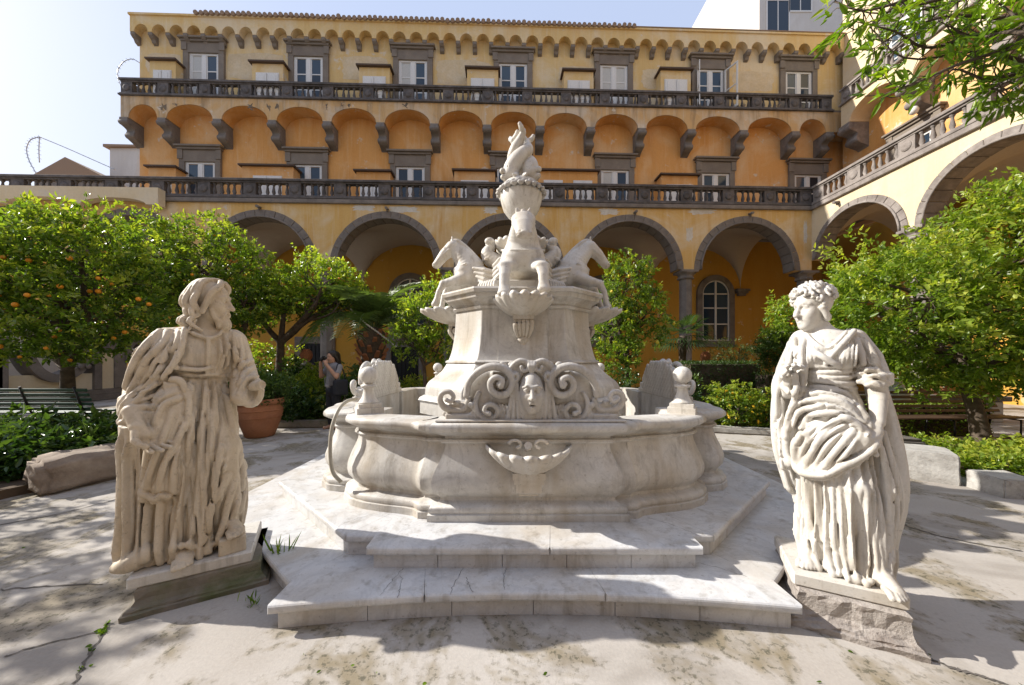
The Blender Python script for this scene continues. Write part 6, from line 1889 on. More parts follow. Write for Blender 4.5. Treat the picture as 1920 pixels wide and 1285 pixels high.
# tree outside the frame whose branch hangs into the top right corner
def overhang():
    r = np.random.default_rng(31)
    base = np.array((4.75, 2.6, 0.0))
    t = empty('overhanging_tree', base)
    tag(t, 'branch with long pointed bright leaves hanging into the top right corner', 'tree')
    mb = MB()
    mb.tube(bez([(0, 0, -0.02), (0.05, 0.05, 1.6), (-0.1, 0.0, 3.2), (-0.2, 0.05, 4.6)], 12).tolist(), np.linspace(0.12, 0.05, 12).tolist(), 10)
    pos = []; dr = []; ti = []
    mains = [[(1985, 60), (1880, 95), (1800, 120), (1730, 150), (1655, 178)], [(1985, 150), (1905, 140), (1850, 150), (1790, 130), (1760, 160)], [(1985, 20), (1880, 35), (1780, 30), (1690, 60), (1640, 90)],
             [(1985, -30), (1850, -20), (1740, 5), (1650, 25), (1585, 15)], [(1985, 90), (1900, 60), (1830, 70), (1760, 40)], [(1985, 180), (1930, 150), (1880, 170), (1850, 160)], [(1985, 130), (1900, 110), (1840, 95), (1700, 110), (1630, 50)],
             [(1985, -60), (1880, -50), (1800, 0), (1720, 20)], [(1985, 100), (1930, 60), (1890, 20), (1850, -10)], [(1985, -80), (1820, -40), (1700, 0), (1620, 20), (1565, 2)], [(1985, 40), (1850, 60), (1740, 90), (1680, 60), (1600, 40)], [(1985, -20), (1800, -10), (1660, 30), (1590, 62)]]
    for m, pl_ in enumerate(mains):
        Yd = 2.75 + 0.16 * (m % 4) - 0.1
        P = [np.array(at(x, y, Yd + 0.1 * r.normal())) - base for x, y in pl_]
        root = np.array((-0.12, 0.03, 2.9 + 0.15 * m))
        Q = bez([root] + P, 22)
        mb.tube(Q.tolist(), np.linspace(0.022, 0.0035, 22).tolist(), 6)
        for k in range(4, 22):
            for s in range(2):
                if r.random() < 0.35: continue
                d = unit(Q[min(k + 1, 21)] - Q[k - 1] + r.normal(size=3) * 0.6)
                e = Q[k] + d * r.uniform(0.08, 0.24) + np.array([0, 0, -0.03])
                mb.tube([Q[k].tolist(), ((Q[k] + e) / 2 + r.normal(size=3) * 0.012).tolist(), e.tolist()], [0.005, 0.0035, 0.002], 5)
                tn = r.normal() * 0.12 + 0.5
                for q in range(r.integers(5, 9)):
                    pos.append(e + r.normal(size=3) * 0.018)
                    v = unit(d * 0.9 + unit(r.normal(size=3)) * 0.9 + np.array([-0.2, 0, -0.1])); dr.append(v); ti.append(tn + r.normal() * 0.12)
    mb.build('trunk', M['bark'], t, fix=False)
    inst('crown', leaf_cloud('crown', np.array(pos), np.array(dr), 0.105, 0.027, M['branch_leaf'], np.array(ti), r, 0.4, 0.12), t)
overhang()

# ---- shrubs, hedges, bed plants
def shrub(name, label, c, q, n, L, W, mat, seed, group=None, flowers=0, up=0.5, cat='shrub', stems=True, droop=0.1):
    r = np.random.default_rng(seed)
    t = empty(name, (c[0], c[1], 0)); tag(t, label, cat, group)
    z0 = c[2]
    pos, dr, ti, tp = crown_pts([((0, 0, z0), q)], n, 9, r, 0.12, 0.35, 0.25)
    ok = pos[:, 2] > 0.01
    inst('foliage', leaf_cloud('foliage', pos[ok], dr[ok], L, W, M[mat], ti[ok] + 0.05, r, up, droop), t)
    if stems:
        mb = MB()
        for k in range(6):
            u = unit(r.normal(size=3)); u[2] = abs(u[2])
            limb(mb, (u[0] * 0.04, u[1] * 0.04, -0.02), np.array((0, 0, z0)) + u * np.array(q) * 0.7, 0.018, 0.005, r, n=5)
        mb.build('stems', M['bark'], t, fix=False)
    if flowers:
        cand = [p for p in tp if p[1] < 0.1 and p[2] > 0.05]; r.shuffle(cand)
        for p in cand[:flowers]:
            p = p + np.array([0, -0.1, 0.05])
            inst('flower', flower_m, t, tuple(p), (R(60) + r.normal() * 0.4, r.normal() * 0.4, r.uniform(0, 6)))
    return t
fl = MB()
for k in range(6):
    a = k * PI / 3
    fl.add([(0, 0, 0), (0.018 * math.cos(a - 0.5), 0.018 * math.sin(a - 0.5), 0.006), (0.036 * math.cos(a), 0.036 * math.sin(a), 0.003), (0.018 * math.cos(a + 0.5), 0.018 * math.sin(a + 0.5), 0.006)], [(0, 1, 2, 3)])
flower_m = fl.mesh('flower', M['flower'], fix=False)

def hedge(name, label, x0, x1, y0, y1, z0, z1, n, seed, mat='box_leaf', rz=0.0):
    r = np.random.default_rng(seed)
    cx, cy = (x0 + x1) / 2, (y0 + y1) / 2
    t = empty(name, (cx, cy, 0), rz); tag(t, label, 'hedge')
    hx, hy = (x1 - x0) / 2, (y1 - y0) / 2
    A = [hx * (z1 - z0), hx * (z1 - z0), hy * (z1 - z0), hy * (z1 - z0), 2 * hx * hy]; A = np.array(A) / sum(A)
    f = r.choice(5, n, p=A); u = r.uniform(-1, 1, (n, 2))
    pos = np.zeros((n, 3)); nr = np.zeros((n, 3))
    for i, (ax, sg) in enumerate(((1, -1), (1, 1), (0, -1), (0, 1), (2, 1))):
        m = f == i
        if ax == 2: pos[m] = np.column_stack([u[m, 0] * hx, u[m, 1] * hy, np.full(m.sum(), z1)]); nr[m] = (0, 0, 1)
        elif ax == 1: pos[m] = np.column_stack([u[m, 0] * hx, np.full(m.sum(), sg * hy), (z0 + z1) / 2 + u[m, 1] * (z1 - z0) / 2]); nr[m] = (0, sg, 0)
        else: pos[m] = np.column_stack([np.full(m.sum(), sg * hx), u[m, 0] * hy, (z0 + z1) / 2 + u[m, 1] * (z1 - z0) / 2]); nr[m] = (sg, 0, 0)
    pos += nr * (r.normal(size=(n, 1)) * 0.022 - 0.02) + r.normal(size=(n, 3)) * 0.01
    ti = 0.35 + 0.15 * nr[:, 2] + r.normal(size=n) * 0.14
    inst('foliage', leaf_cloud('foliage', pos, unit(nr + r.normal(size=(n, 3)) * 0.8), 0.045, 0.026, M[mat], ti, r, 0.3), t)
    MB().box(-hx + 0.06, hx - 0.06, -hy + 0.06, hy - 0.06, 0.0, z1 - 0.06).build('twig_core', M['bark'], t)
    return t

def bed(name, poly, h=0.1):
    o = MB().prism(poly, -0.01, h).build(name, M['soil'])
    tag(o, kind='structure')
bed('garden_bed', [(-5.55, 3.35), (-5.2, 4.6), (-5.3, 6.2), (-6.2, 7.2), (-13.5, 7.4), (-13.5, 3.0)])
bed('garden_bed', [(-7.4, 7.8), (-4.0, 7.9), (-2.3, 7.6), (-1.0, 8.2), (-1.2, 11.5), (-8.6, 11.6), (-9.5, 8.2)])
bed('garden_bed', [(2.1, 7.9), (4.2, 7.2), (6.0, 6.7), (8.2, 7.2), (8.4, 11.5), (2.0, 11.6)])
bed('garden_bed', [(5.62, 3.5), (9.5, 3.2), (10.2, 6.2), (6.9, 6.2), (5.9, 4.6)])
# left bed: dense broad leaved plants
k = 0
for x, y, s in ((-8.3, 4.9, 0.5), (-7.5, 4.7, 0.5), (-6.8, 4.5, 0.48), (-6.1, 4.35, 0.45), (-7.9, 5.5, 0.55), (-7.0, 5.3, 0.5), (-6.2, 5.1, 0.5), (-5.75, 5.6, 0.45), (-6.6, 3.9, 0.4), (-7.4, 4.0, 0.42), (-8.2, 4.2, 0.45), (-5.75, 4.75, 0.36)):
    shrub('bed_plant', 'low dark glossy bush packed into the left garden bed', (x, y, 0.22), (s, s * 0.9, 0.34), 210, 0.13, 0.05, 'bed_leaf', 100 + k, 'bushes filling the left bed', stems=False, cat='plant', up=0.9, droop=0.3); k += 1
for x, y, s in ((6.4, 5.2, 0.42), (7.0, 5.0, 0.42), (6.5, 4.5, 0.4), (7.1, 4.4, 0.42), (7.7, 4.7, 0.42), (6.05, 4.35, 0.28), (8.2, 4.6, 0.4), (6.6, 3.95, 0.34), (7.3, 3.9, 0.36)):
    shrub('ground_cover', 'pale green ground cover clump around the tree at right', (x, y, 0.12), (s, s, 0.16), 170, 0.06, 0.034, 'citrus_yellow', 140 + k, 'ground cover in the right bed', stems=False, cat='plant', up=0.9); k += 1
hedge('low_hedge', 'low clipped hedge strip lit by sun behind the stone blocks at right', 7.2, 9.2, 6.6, 7.1, 0.0, 0.62, 4200, 51, 'citrus_yellow')
hedge('box_hedge', 'square clipped dark box hedge below the arched window', 4.75, 6.75, 9.2, 10.2, 0.0, 1.42, 9000, 52)
hedge('box_hedge', 'dark clipped hedge farther right behind the yellow flowers', 6.4, 7.6, 8.6, 9.2, 0.0, 1.15, 3600, 53)
shrub('topiary', 'round clipped topiary ball behind the shoulder of the woman statue', (6.5, 8.4, 1.72), (0.46, 0.46, 0.46), 900, 0.045, 0.026, 'box_leaf', 61, cat='topiary')
shrub('flower_bush', 'bush dotted with yellow flowers beyond the right basin rim', (4.75, 7.35, 0.48), (0.62, 0.45, 0.5), 420, 0.07, 0.035, 'citrus', 62, flowers=60)
shrub('flower_bush', 'smaller yellow flowering bush close to the mantle of the woman', (5.55, 7.2, 0.35), (0.5, 0.4, 0.4), 300, 0.07, 0.035, 'citrus', 63, flowers=36)
shrub('shrub', 'dark leafy shrub directly right of the scaled basin crest', (3.7, 7.9, 0.5), (0.6, 0.5, 0.55), 380, 0.08, 0.035, 'bed_leaf', 64)
shrub('shrub', 'thin grey green shrub rising behind the square hedge', (6.6, 10.4, 1.55), (0.7, 0.5, 0.5), 240, 0.07, 0.022, 'palm_leaf', 65)
shrub('shrub', 'wide green shrub with a single orange bloom beside the photographer', (-4.75, 8.5, 0.65), (0.8, 0.5, 0.6), 520, 0.09, 0.04, 'citrus', 66, flowers=1)
shrub('shrub', 'dark shrub left of the photographer near the terracotta pot', (-5.0, 7.9, 0.42), (0.55, 0.4, 0.45), 360, 0.09, 0.04, 'bed_leaf', 67)
shrub('shrub', 'climbing bush around the left pine cone post', (-5.6, 9.0, 0.9), (0.42, 0.35, 0.6), 330, 0.08, 0.04, 'bed_leaf', 68)
shrub('shrub', 'low pale shrub behind the left scaled crest of the basin', (-3.55, 8.2, 0.95), (0.5, 0.4, 0.4), 260, 0.07, 0.03, 'box_leaf', 69)
shrub('shrub', 'green plants along the wall between pedestal and left crest', (-2.4, 8.9, 0.55), (0.9, 0.4, 0.45), 420, 0.08, 0.035, 'citrus_yellow', 70)
shrub('shrub', 'thin leafed sapling below the big left crown beside the old trunk', (-6.9, 9.9, 1.2), (0.9, 0.6, 0.8), 330, 0.085, 0.04, 'citrus', 71)
shrub('shrub', 'dark shrub low behind the right side of the basin', (2.6, 8.3, 0.55), (0.7, 0.4, 0.55), 380, 0.08, 0.035, 'bed_leaf', 72)

# ---- palms
def frond_mesh(name, Lf, arc, nl, ll, mat, r, width=0.022):
    P = np.array([(Lf * math.sin(arc * t) / arc * 1.0, 0, Lf * (math.cos(arc * t) - 1) / arc * 0.9 + 0.35 * Lf * t * (1 - t)) for t in np.linspace(0, 1, 14)])
    mb = MB().tube(P.tolist(), np.linspace(0.022, 0.004, 14).tolist(), 5)
    V = [np.array(v) for v in mb.V]; F = []
    pos = []; d = []
    for i in range(nl):
        t = 0.12 + 0.86 * i / nl
        q = np.array([np.interp(t, np.linspace(0, 1, 14), P[:, a]) for a in range(3)])
        tg = np.array([np.interp(min(1, t + 0.04), np.linspace(0, 1, 14), P[:, a]) for a in range(3)]) - q
        tg = tg / (np.linalg.norm(tg) + 1e-9)
        for s in (-1, 1):
            v = tg * 0.55 + np.array([0, s * 1.0, 0]) + np.array([0, 0, 0.25 + r.normal() * 0.12])
            v = v / np.linalg.norm(v)
            l = ll * (0.55 + 0.9 * math.sin(PI * min(0.95, t + 0.08))) * r.uniform(0.9, 1.1)
            b = len(V)
            m = q + v * l * 0.5; e = q + v * l + np.array([0, 0, -0.28 * l])
            wd = np.cross(v, (0, 0, 1)); wd = wd / (np.linalg.norm(wd) + 1e-9) * width * 0.5
            V += [q - wd * 0.6, q + wd * 0.6, m + wd + np.array([0, 0, 0.01]), e, m - wd + np.array([0, 0, 0.01])]
            F += [(b, b + 1, b + 2, b + 4), (b + 4, b + 2, b + 3, b + 3)]
    me = bpy.data.meshes.new(name)
    me.from_pydata([tuple(v) for v in V], [], list(mb.F) + [f if f[2] != f[3] else f[:3] for f in F])
    a = me.attributes.new('tint', 'FLOAT', 'POINT')
    a.data.foreach_set('value', np.clip(0.5 + r.normal(size=len(V)) * 0.12, 0, 1).astype(np.float32))
    me.materials.append(M[mat])
    return me
r = np.random.default_rng(41)
fm1 = [frond_mesh('frond', 2.1, 1.1 + 0.35 * i, 44, 0.36, 'palm_leaf', r, 0.028) for i in range(3)]
palm = empty('palm_tree', (-3.95, 9.7, 0)); tag(palm, 'feathery palm with stubby trunk in front of the left arches', 'palm')
MB().lathe([(0.34, 0), (0.30, 0.5), (0.27, 1.2), (0.30, 1.7), (0.40, 2.0), (0.36, 2.25), (0.2, 2.4)], 14).build('trunk', M['bark'], palm)
scm2 = MB().add([(-0.07, 0, 0), (0.07, 0, 0), (0.05, -0.14, 0.16), (-0.05, -0.14, 0.16), (-0.06, 0.05, 0.02), (0.06, 0.05, 0.02), (0.04, -0.09, 0.2), (-0.04, -0.09, 0.2)], [(0, 1, 2, 3), (4, 7, 6, 5), (0, 3, 7, 4), (1, 5, 6, 2), (3, 2, 6, 7)]).mesh('frond_base', M['terracotta'])
for k in range(60):
    a = k * 2.399; z = 0.5 + 1.7 * k / 60; rr = 0.28 + 0.05 * (z > 1.6)
    inst('frond_base', scm2, palm, (rr * math.sin(a), -rr * math.cos(a), z), (0, 0, a))
for k in range(30):
    a = k * 2.399; el = R(78 - 62 * (k / 30) + r.normal() * 5)
    inst('frond', fm1[k % 3], palm, (0.12 * math.cos(a), 0.12 * math.sin(a), 2.3), (0, -el, a), (1, 1, 1))
fan = empty('fan_palm', (5.45, 11.0, 0)); tag(fan, 'small fan palm with drooping dark fronds in front of the column', 'palm')
MB().lathe([(0.12, 0), (0.10, 0.8), (0.11, 1.6), (0.14, 2.1), (0.08, 2.25)], 10).build('trunk', M['bark'], fan)
fv = []; ff = []; ft = []
for k in range(26):
    a = k * 2.399; el = R(60 - 85 * (k / 26)); c0 = np.array((math.cos(a) * math.cos(el), math.sin(a) * math.cos(el), math.sin(el)))
    hub = np.array((0, 0, 2.2)) + c0 * 0.45; sd = unit(np.cross(c0, (0, 0, 1.0)))
    for j in range(15):
        b_ = R(-75 + 150 * j / 14); v = c0 * math.cos(b_) + sd * math.sin(b_)
        l = 0.62; e = hub + v * l + np.array((0, 0, -0.16)); m = hub + v * l * 0.55; w_ = unit(np.cross(v, (0, 0, 1.0))) * 0.026
        i0 = len(fv); fv += [hub, m - w_, e, m + w_]; ff.append((i0, i0 + 1, i0 + 2, i0 + 3)); ft += [0.12 + r.normal() * 0.1] * 4
inst('fronds', mesh_np('fronds', np.array(fv), np.array(ff), M['palm_leaf'], False, np.clip(ft, 0, 1)), fan)

# ================================================================== stones, benches, pots
def rough_block(name, label, size, loc, rz, mat, amp=0.03, cat='stone block', seed=0, cuts=6, bev=0.03, group=None):
    bm = bmesh.new()
    bmesh.ops.create_cube(bm, size=1.0)
    bmesh.ops.scale(bm, vec=size, verts=bm.verts)
    bmesh.ops.bevel(bm, geom=list(bm.edges), offset=bev, segments=2, affect='EDGES')
    bmesh.ops.subdivide_edges(bm, edges=[e for e in bm.edges if e.calc_length() > 0.1], cuts=cuts, use_grid_fill=True)
    from mathutils import noise as nz
    for v in bm.verts:
        p = v.co * 3.0 + Vector((seed * 7.1, seed * 3.3, 0))
        n_ = nz.noise_vector(p) * amp + nz.noise_vector(p * 3.1) * amp * 0.6 + nz.noise_vector(p * 9.0) * amp * 0.3
        v.co += n_
        v.co.z += size[2] / 2
        if v.co.z < 0.02: v.co.z = -0.005
    me = bpy.data.meshes.new(name); bm.to_mesh(me); bm.free()
    me.polygons.foreach_set('use_smooth', [amp > 0.03] * len(me.polygons))
    me.materials.append(M[mat])
    return tag(inst(name, me, None, loc, (0, 0, rz)), label, cat, group)
def block_between(name, label, a, b, w, h, mat, **kw):
    a = Vector(a); b = Vector(b); d = b - a
    c = (a + b) / 2
    return rough_block(name, label, (d.length, w, h), (c.x, c.y, 0), math.atan2(d.y, d.x), mat, **kw)
block_between('stone_block', 'long rough brown stone block edging the left garden bed', (-5.32, 3.82), (-4.85, 5.2), 0.44, 0.38, 'boulder', amp=0.06, seed=1, bev=0.05)
block_between('kerb_stone', 'mossy green kerb stone in the lower left corner of the bed', (-7.2, 3.15), (-5.5, 3.55), 0.3, 0.26, 'mossy', amp=0.03, seed=2)
block_between('marble_block', 'large carved pale marble block beside the woman statue', (4.85, 4.75), (5.45, 4.25), 0.5, 0.36, 'oldmarble', amp=0.012, seed=3, bev=0.012)
block_between('kerb_stone', 'broken pale kerb stone at the right edge of the bed', (5.55, 4.05), (5.5, 3.68), 0.4, 0.2, 'oldmarble', amp=0.012, seed=4, bev=0.012)
block_between('kerb_stone', 'dark end kerb stone at the far right edge of the photo', (5.7, 3.62), (6.9, 3.4), 0.3, 0.2, 'boulder', amp=0.014, seed=5, bev=0.012)
rough_block('stone_trough', 'dark old stone capital resting behind the marble block', (0.5, 0.35, 0.24), (5.75, 5.15, 0.1), R(-12), 'darkstone', 0.015, 'stone trough', 6, 4, 0.04)
block_between('kerb_stone', 'thin kerb of the back right bed below yellow flowers', (3.9, 7.1), (5.9, 6.6), 0.16, 0.14, 'oldmarble', amp=0.012, seed=7)
block_between('kerb_stone', 'dark mossy kerb behind the terracotta pot', (-5.6, 7.55), (-3.4, 7.6), 0.18, 0.16, 'mossy', amp=0.012, seed=8)

def bench(name, label, loc, rz, L, mat, slat='slat'):
    t = empty(name, loc, rz); tag(t, label, 'bench')
    sm = MB().box(-L/2, L/2, -0.028, 0.028, -0.014, 0.014).mesh('slat', M[mat], bevel=0.006)
    for k in range(5): inst('slat', sm, t, (0, -0.2 + 0.085 * k, 0.44 + 0.004 * math.cos(k)))
    for k in range(5): inst('slat', sm, t, (0, 0.20 + 0.03 * k, 0.52 + 0.085 * k), (R(72), 0, 0))
    n = 3
    for k in range(n):
        x = -L/2 + 0.2 + (L - 0.4) * k / (n - 1)
        mb = MB()
        mb.tube([(x, -0.2, 0), (x, -0.21, 0.40), (x, 0.17, 0.415), (x, 0.22, 0.5), (x, 0.345, 0.92)], 0.018, 6)
        mb.tube([(x, 0.17, 0.415), (x, 0.25, 0.0)], 0.018, 6)
        mb.build('leg', M['iron'], t)
    return t
bench('bench', 'dark green slatted bench behind the plants at far left', (-8.6, 6.35, 0.1), R(180), 2.3, 'bench_green')
bench('bench', 'green slatted bench turned sideways behind the bearded statue', (-7.55, 7.45, 0), R(12), 1.5, 'bench_green')
bench('bench', 'brown slatted wooden bench under the big citrus tree at right', (7.9, 6.35, 0.0), R(2), 2.9, 'bench_brown')

def pot(name, label, loc, Rr, H, mat='terracotta', plant=None):
    t = empty(name, loc); tag(t, label, 'pot')
    MB().lathe([(Rr * 0.55, 0), (Rr * 0.62, 0.03 * H), (Rr * 0.82, 0.35 * H), (Rr * 0.95, 0.62 * H), (Rr * 0.93, 0.80 * H), (Rr * 0.90, 0.85 * H), (Rr * 1.0, 0.87 * H), (Rr * 1.03, 0.93 * H), (Rr * 1.0, H), (Rr * 0.9, H), (Rr * 0.86, 0.9 * H)], 28).build('vessel', M[mat], t)
    for z, k in ((0.52, 0.905), (0.70, 0.955)):
        MB().lathe([(Rr * k - 0.01, z * H - 0.012), (Rr * k + 0.014, z * H), (Rr * k - 0.01, z * H + 0.012)], 28).build('band', M[mat], t)
    MB().lathe([(Rr * 0.86, 0.88 * H), (0.01, 0.93 * H)], 20).build('soil', M['soil'], t)
    return t
gp = ground_at(487, 826)
pot('plant_pot', 'large round terracotta pot standing behind the bearded statue', (gp.x * 1.055, gp.y + 0.36, 0), 0.40, 0.74)
shrub('pot_shrub', 'dark clipped bush growing in the big terracotta pot', (gp.x * 1.05, gp.y + 0.36, 0.92), (0.44, 0.42, 0.34), 620, 0.06, 0.025, 'box_leaf', 201, cat='plant')
for i, (x, y, z, Rr, H, lab) in enumerate(((9.75, 8.2, 0.62, 0.16, 0.22, 'small clay pot on the stone shelf behind the right tree'), (10.7, 8.6, 0.62, 0.18, 0.26, 'clay pot at the far right shelf under the leaves'), (8.3, 8.3, 0.0, 0.17, 0.25, 'clay pot on the ground beside the old stone urn'))):
    pot('clay_pot', lab, (x, y, z), Rr, H)
    shrub('potted_plant', 'leafy plant growing in the ' + lab.split(' behind')[0].split(' at the')[0].split(' on the ground')[0] + (' on the shelf', ' at the far right', ' beside the urn')[i], (x, y, z + H + 0.12), (0.22, 0.22, 0.18), 90, 0.07, 0.03, 'citrus', 210 + i, cat='plant', stems=False)
o = empty('stone_shelf', (9.9, 8.4, 0)); tag(o, 'long stone shelf on blocks against the sunlit right arcade', 'stone bench')
MB().box(-1.7, 1.9, -0.3, 0.3, 0.5, 0.62).build('shelf_slab', M['darkstone'], o, bevel=0.015)
for x in (-1.4, 0.1, 1.6): MB().box(x - 0.16, x + 0.16, -0.25, 0.25, 0, 0.499).build('support', M['oldmarble'], o, bevel=0.02)
o = MB().lathe([(0.13, 0), (0.15, 0.05), (0.11, 0.1), (0.22, 0.3), (0.28, 0.55), (0.24, 0.8), (0.15, 0.95), (0.14, 1.02), (0.2, 1.06)], 20).build('stone_urn', M['oldmarble'], None, (8.75, 7.9, 0))
tag(o, 'weathered pale stone urn under the low leaves of the right tree', 'urn')

# pine cone finials on posts
pcm = MB()
for j in range(9):
    t = j / 9; rr = 0.13 * math.sin(PI * (0.18 + 0.78 * t)) ** 0.8; z = 0.02 + 0.30 * t
    for k in range(10):
        a = 2 * PI * (k + 0.5 * (j % 2)) / 10
        c = Vector((rr * math.cos(a), rr * math.sin(a), z)); o_ = Vector((math.cos(a), math.sin(a), 0.5)); s_ = Vector((-math.sin(a), math.cos(a), 0))
        w_ = 0.38 * rr + 0.012
        pcm.add([c - s_ * w_ - Vector((0, 0, 0.02)), c + s_ * w_ - Vector((0, 0, 0.02)), c + o_ * 0.025 + Vector((0, 0, 0.035)), c - o_ * 0.03 + Vector((0, 0, 0.03))], [(0, 1, 2), (0, 2, 3), (1, 3, 2)])
pcm.lathe([(0.02 + 0.105 * math.sin(PI * (0.15 + 0.8 * t)), 0.32 * t) for t in np.linspace(0, 1, 9)], 12)
pc = pcm.mesh('pine_cone', M['terracotta'], fix=False)
for (x, y, z, lab) in ((-5.5, 9.2, 1.45, 'brown pine cone finial on a stone post left of the photographer'), (6.02, 10.7, 1.42, 'terracotta pine cone finial above the square hedge')):
    t = empty('finial_post', (x, y, 0)); tag(t, lab, 'finial')
    MB().box(-0.14, 0.14, -0.14, 0.14, 0, z - 0.12).lathe([(0.16, z - 0.12), (0.17, z - 0.08), (0.07, z - 0.04), (0.06, z), (0.1, z + 0.03)], 14).build('post', M['oldmarble'], t)
    inst('pine_cone', pc, t, (0, 0, z))

# ================================================================== scrolled garden wall at the left
vw = empty('volute_wall', (-15.0, 9.0, 0), PI/2); tag(vw, 'grey stone garden wall with scroll volutes and yellow panels at far left', 'wall')
# local x runs along +Y, local -y faces the courtyard (+X)
def vy(px): return 15.0 * FPX / (960 - px) - 9.0
MB().box(-2, 5.2, 0.06, 0.36, 0, 1.0).build('wall_field', M['cream'], vw)
MB().box(-2, 5.2, -0.06, 0.42, 0, 0.22).box(-2, 5.2, -0.02, 0.40, 0.22, 0.42).build('plinth', M['piperno'], vw, bevel=0.015)
for px0, px1, top in ((-30, 14, 2.05), (176, 190, 2.15), (214, 236, 2.15), (-8, 3, 1.8)):
    x0, x1 = vy(px0), vy(px1)
    MB().box(x0, x1, -0.05, 0.40, 0.421, top).box(x0 - 0.06, x1 + 0.06, -0.1, 0.44, top, top + 0.12).build('pier', M['piperno'], vw, bevel=0.012)
MB().box(vy(190), vy(214), 0.02, 0.36, 0.421, 1.75).build('pier_panel', M['cream'], vw)
MB().box(vy(190) - 0.05, vy(214) + 0.05, -0.03, 0.38, 1.76, 2.2).build('pier_head', M['piperno'], vw, bevel=0.012)
def ribbon(pts, w, y0, y1, mat, name):
    P = bez(pts, 40); mb = MB(); V = []; F = []
    d = np.gradient(P, axis=0); d /= np.linalg.norm(d, axis=1)[:, None] + 1e-9; nn = np.column_stack([-d[:, 1], d[:, 0]])
    for i in range(40):
        a = P[i] + nn[i] * w / 2; b = P[i] - nn[i] * w / 2
        V += [(a[0], y0, a[1]), (b[0], y0, b[1]), (b[0], y1, b[1]), (a[0], y1, a[1])]
    for i in range(39):
        q = 4 * i
        for k in range(4): F.append((q + k, q + (k + 1) % 4, q + 4 + (k + 1) % 4, q + 4 + k))
    F += [(0, 1, 2, 3), (159, 158, 157, 156)]
    return mb.add(V, F, False).build(name, mat, vw)
ribbon([(vy(40), 2.0), (vy(52), 1.55), (vy(72), 1.1), (vy(100), 0.88), (vy(128), 0.95), (vy(150), 1.2), (vy(158), 1.5)], 0.26, -0.08, 0.40, M['piperno'], 'volute')
ribbon([(vy(176), 1.35), (vy(175), 1.8), (vy(164), 2.1), (vy(148), 2.12), (vy(140), 1.9), (vy(146), 1.72), (vy(155), 1.75), (vy(154), 1.88)], 0.24, -0.1, 0.42, M['piperno'], 'volute')
ribbon([(vy(238), 1.35), (vy(238), 1.9), (vy(248), 2.2), (vy(262), 2.2), (vy(268), 1.95), (vy(260), 1.8)], 0.22, -0.1, 0.42, M['piperno'], 'volute')
for px in (146, 160): MB().lathe([(0.10, 0), (0.08, 0.04), (0.02, 0.06)], 10).build('boss', M['piperno'], vw, (vy(px), -0.1, 1.25), (PI/2, 0, 0))
o = MB().box(-17.6, -17.2, 6.5, 13.9, 0, 2.9).build('back_wall', M['house_white']); tag(o, 'pale plastered boundary wall behind the scrolled garden wall', 'wall')

# ================================================================== photographer
person = empty('person', (-3.86, 7.45, 0), R(-26)); tag(person, 'person in grey top and dark trousers raising a camera to the face', 'person')
def make_person():
    S = Sculpt((-0.42, -0.42, -0.01), (0.42, 0.26, 1.70), 0.012)
    T = lambda p, rr, k=0.03, n=0: S.tube(p, rr, k, 'u', n)
    for s in (-1, 1):
        T([(s * 0.09, 0, 0.86), (s * 0.10, -0.01, 0.48), (s * 0.10, 0.02, 0.09)], [0.085, 0.058, 0.042])
        T([(s * 0.10, 0.03, 0.045), (s * 0.115, -0.14, 0.03)], [0.042, 0.034])
        T([(s * 0.17, 0, 1.32), (s * 0.245, -0.12, 1.13), (s * 0.085, -0.245, 1.40)], [0.052, 0.043, 0.033])
        hand(S, (s * 0.085, -0.245, 1.40), (-s * 0.25, -0.15, 1), (-s * 0.6, 0.5, 0), 0.85, 0.7, s)
    T([(0, 0.0, 0.88), (0, -0.01, 1.08), (0, 0, 1.30)], [0.135, 0.115, 0.13], 0.05)
    T([(-0.15, 0, 1.33), (0.15, 0, 1.33)], 0.065, 0.05)
    T([(0, 0, 1.36), (0, -0.02, 1.48)], [0.052, 0.048])
    head(S, (0, -0.045, 1.545), (0, -1, -0.05), sc=0.98)
    return S.mesh('body', M['skin'])
M['skin'] = plain('skin', (0.50, 0.29, 0.20), 0.55)
M['shirt'] = plain('grey_shirt', (0.26, 0.26, 0.28), 0.85)
M['dark_cloth'] = plain('dark_trousers', (0.025, 0.027, 0.035), 0.85)
M['hair'] = plain('dark_hair', (0.02, 0.014, 0.01), 0.5)
inst('body', make_person(), person)
S = Sculpt((-0.32, -0.22, 0.8), (0.32, 0.2, 1.48), 0.012)
S.tube([(0, 0.0, 0.90), (0, -0.01, 1.08), (0, 0, 1.30)], [0.152, 0.13, 0.145], 0.05); S.tube([(-0.15, 0, 1.33), (0.15, 0, 1.33)], 0.078, 0.05)
for s in (-1, 1): S.tube([(s * 0.16, 0, 1.32), (s * 0.205, -0.06, 1.22)], [0.072, 0.066], 0.03)
for k in range(5): S.tube([(-0.1 + 0.05 * k, -0.14, 1.1 + 0.02 * (k % 2)), (-0.06 + 0.03 * k, -0.155, 0.92)], 0.01, 0.01)
S.box((0, 0, 0.84), (0.3, 0.3, 0.045), 0.005, 0.01, 's')
inst('shirt', S.mesh('shirt', M['shirt']), person)
S = Sculpt((-0.26, -0.2, 0.05), (0.26, 0.2, 0.98), 0.012)
S.tube([(0, 0, 0.92), (0, 0, 0.84)], [0.15, 0.155], 0.04)
for s in (-1, 1): S.tube([(s * 0.085, 0, 0.86), (s * 0.10, -0.01, 0.48), (s * 0.10, 0.02, 0.12)], [0.105, 0.08, 0.068], 0.03)
inst('trousers', S.mesh('trousers', M['dark_cloth']), person)
S = Sculpt((-0.2, -0.2, 1.15), (0.2, 0.25, 1.72), 0.01)
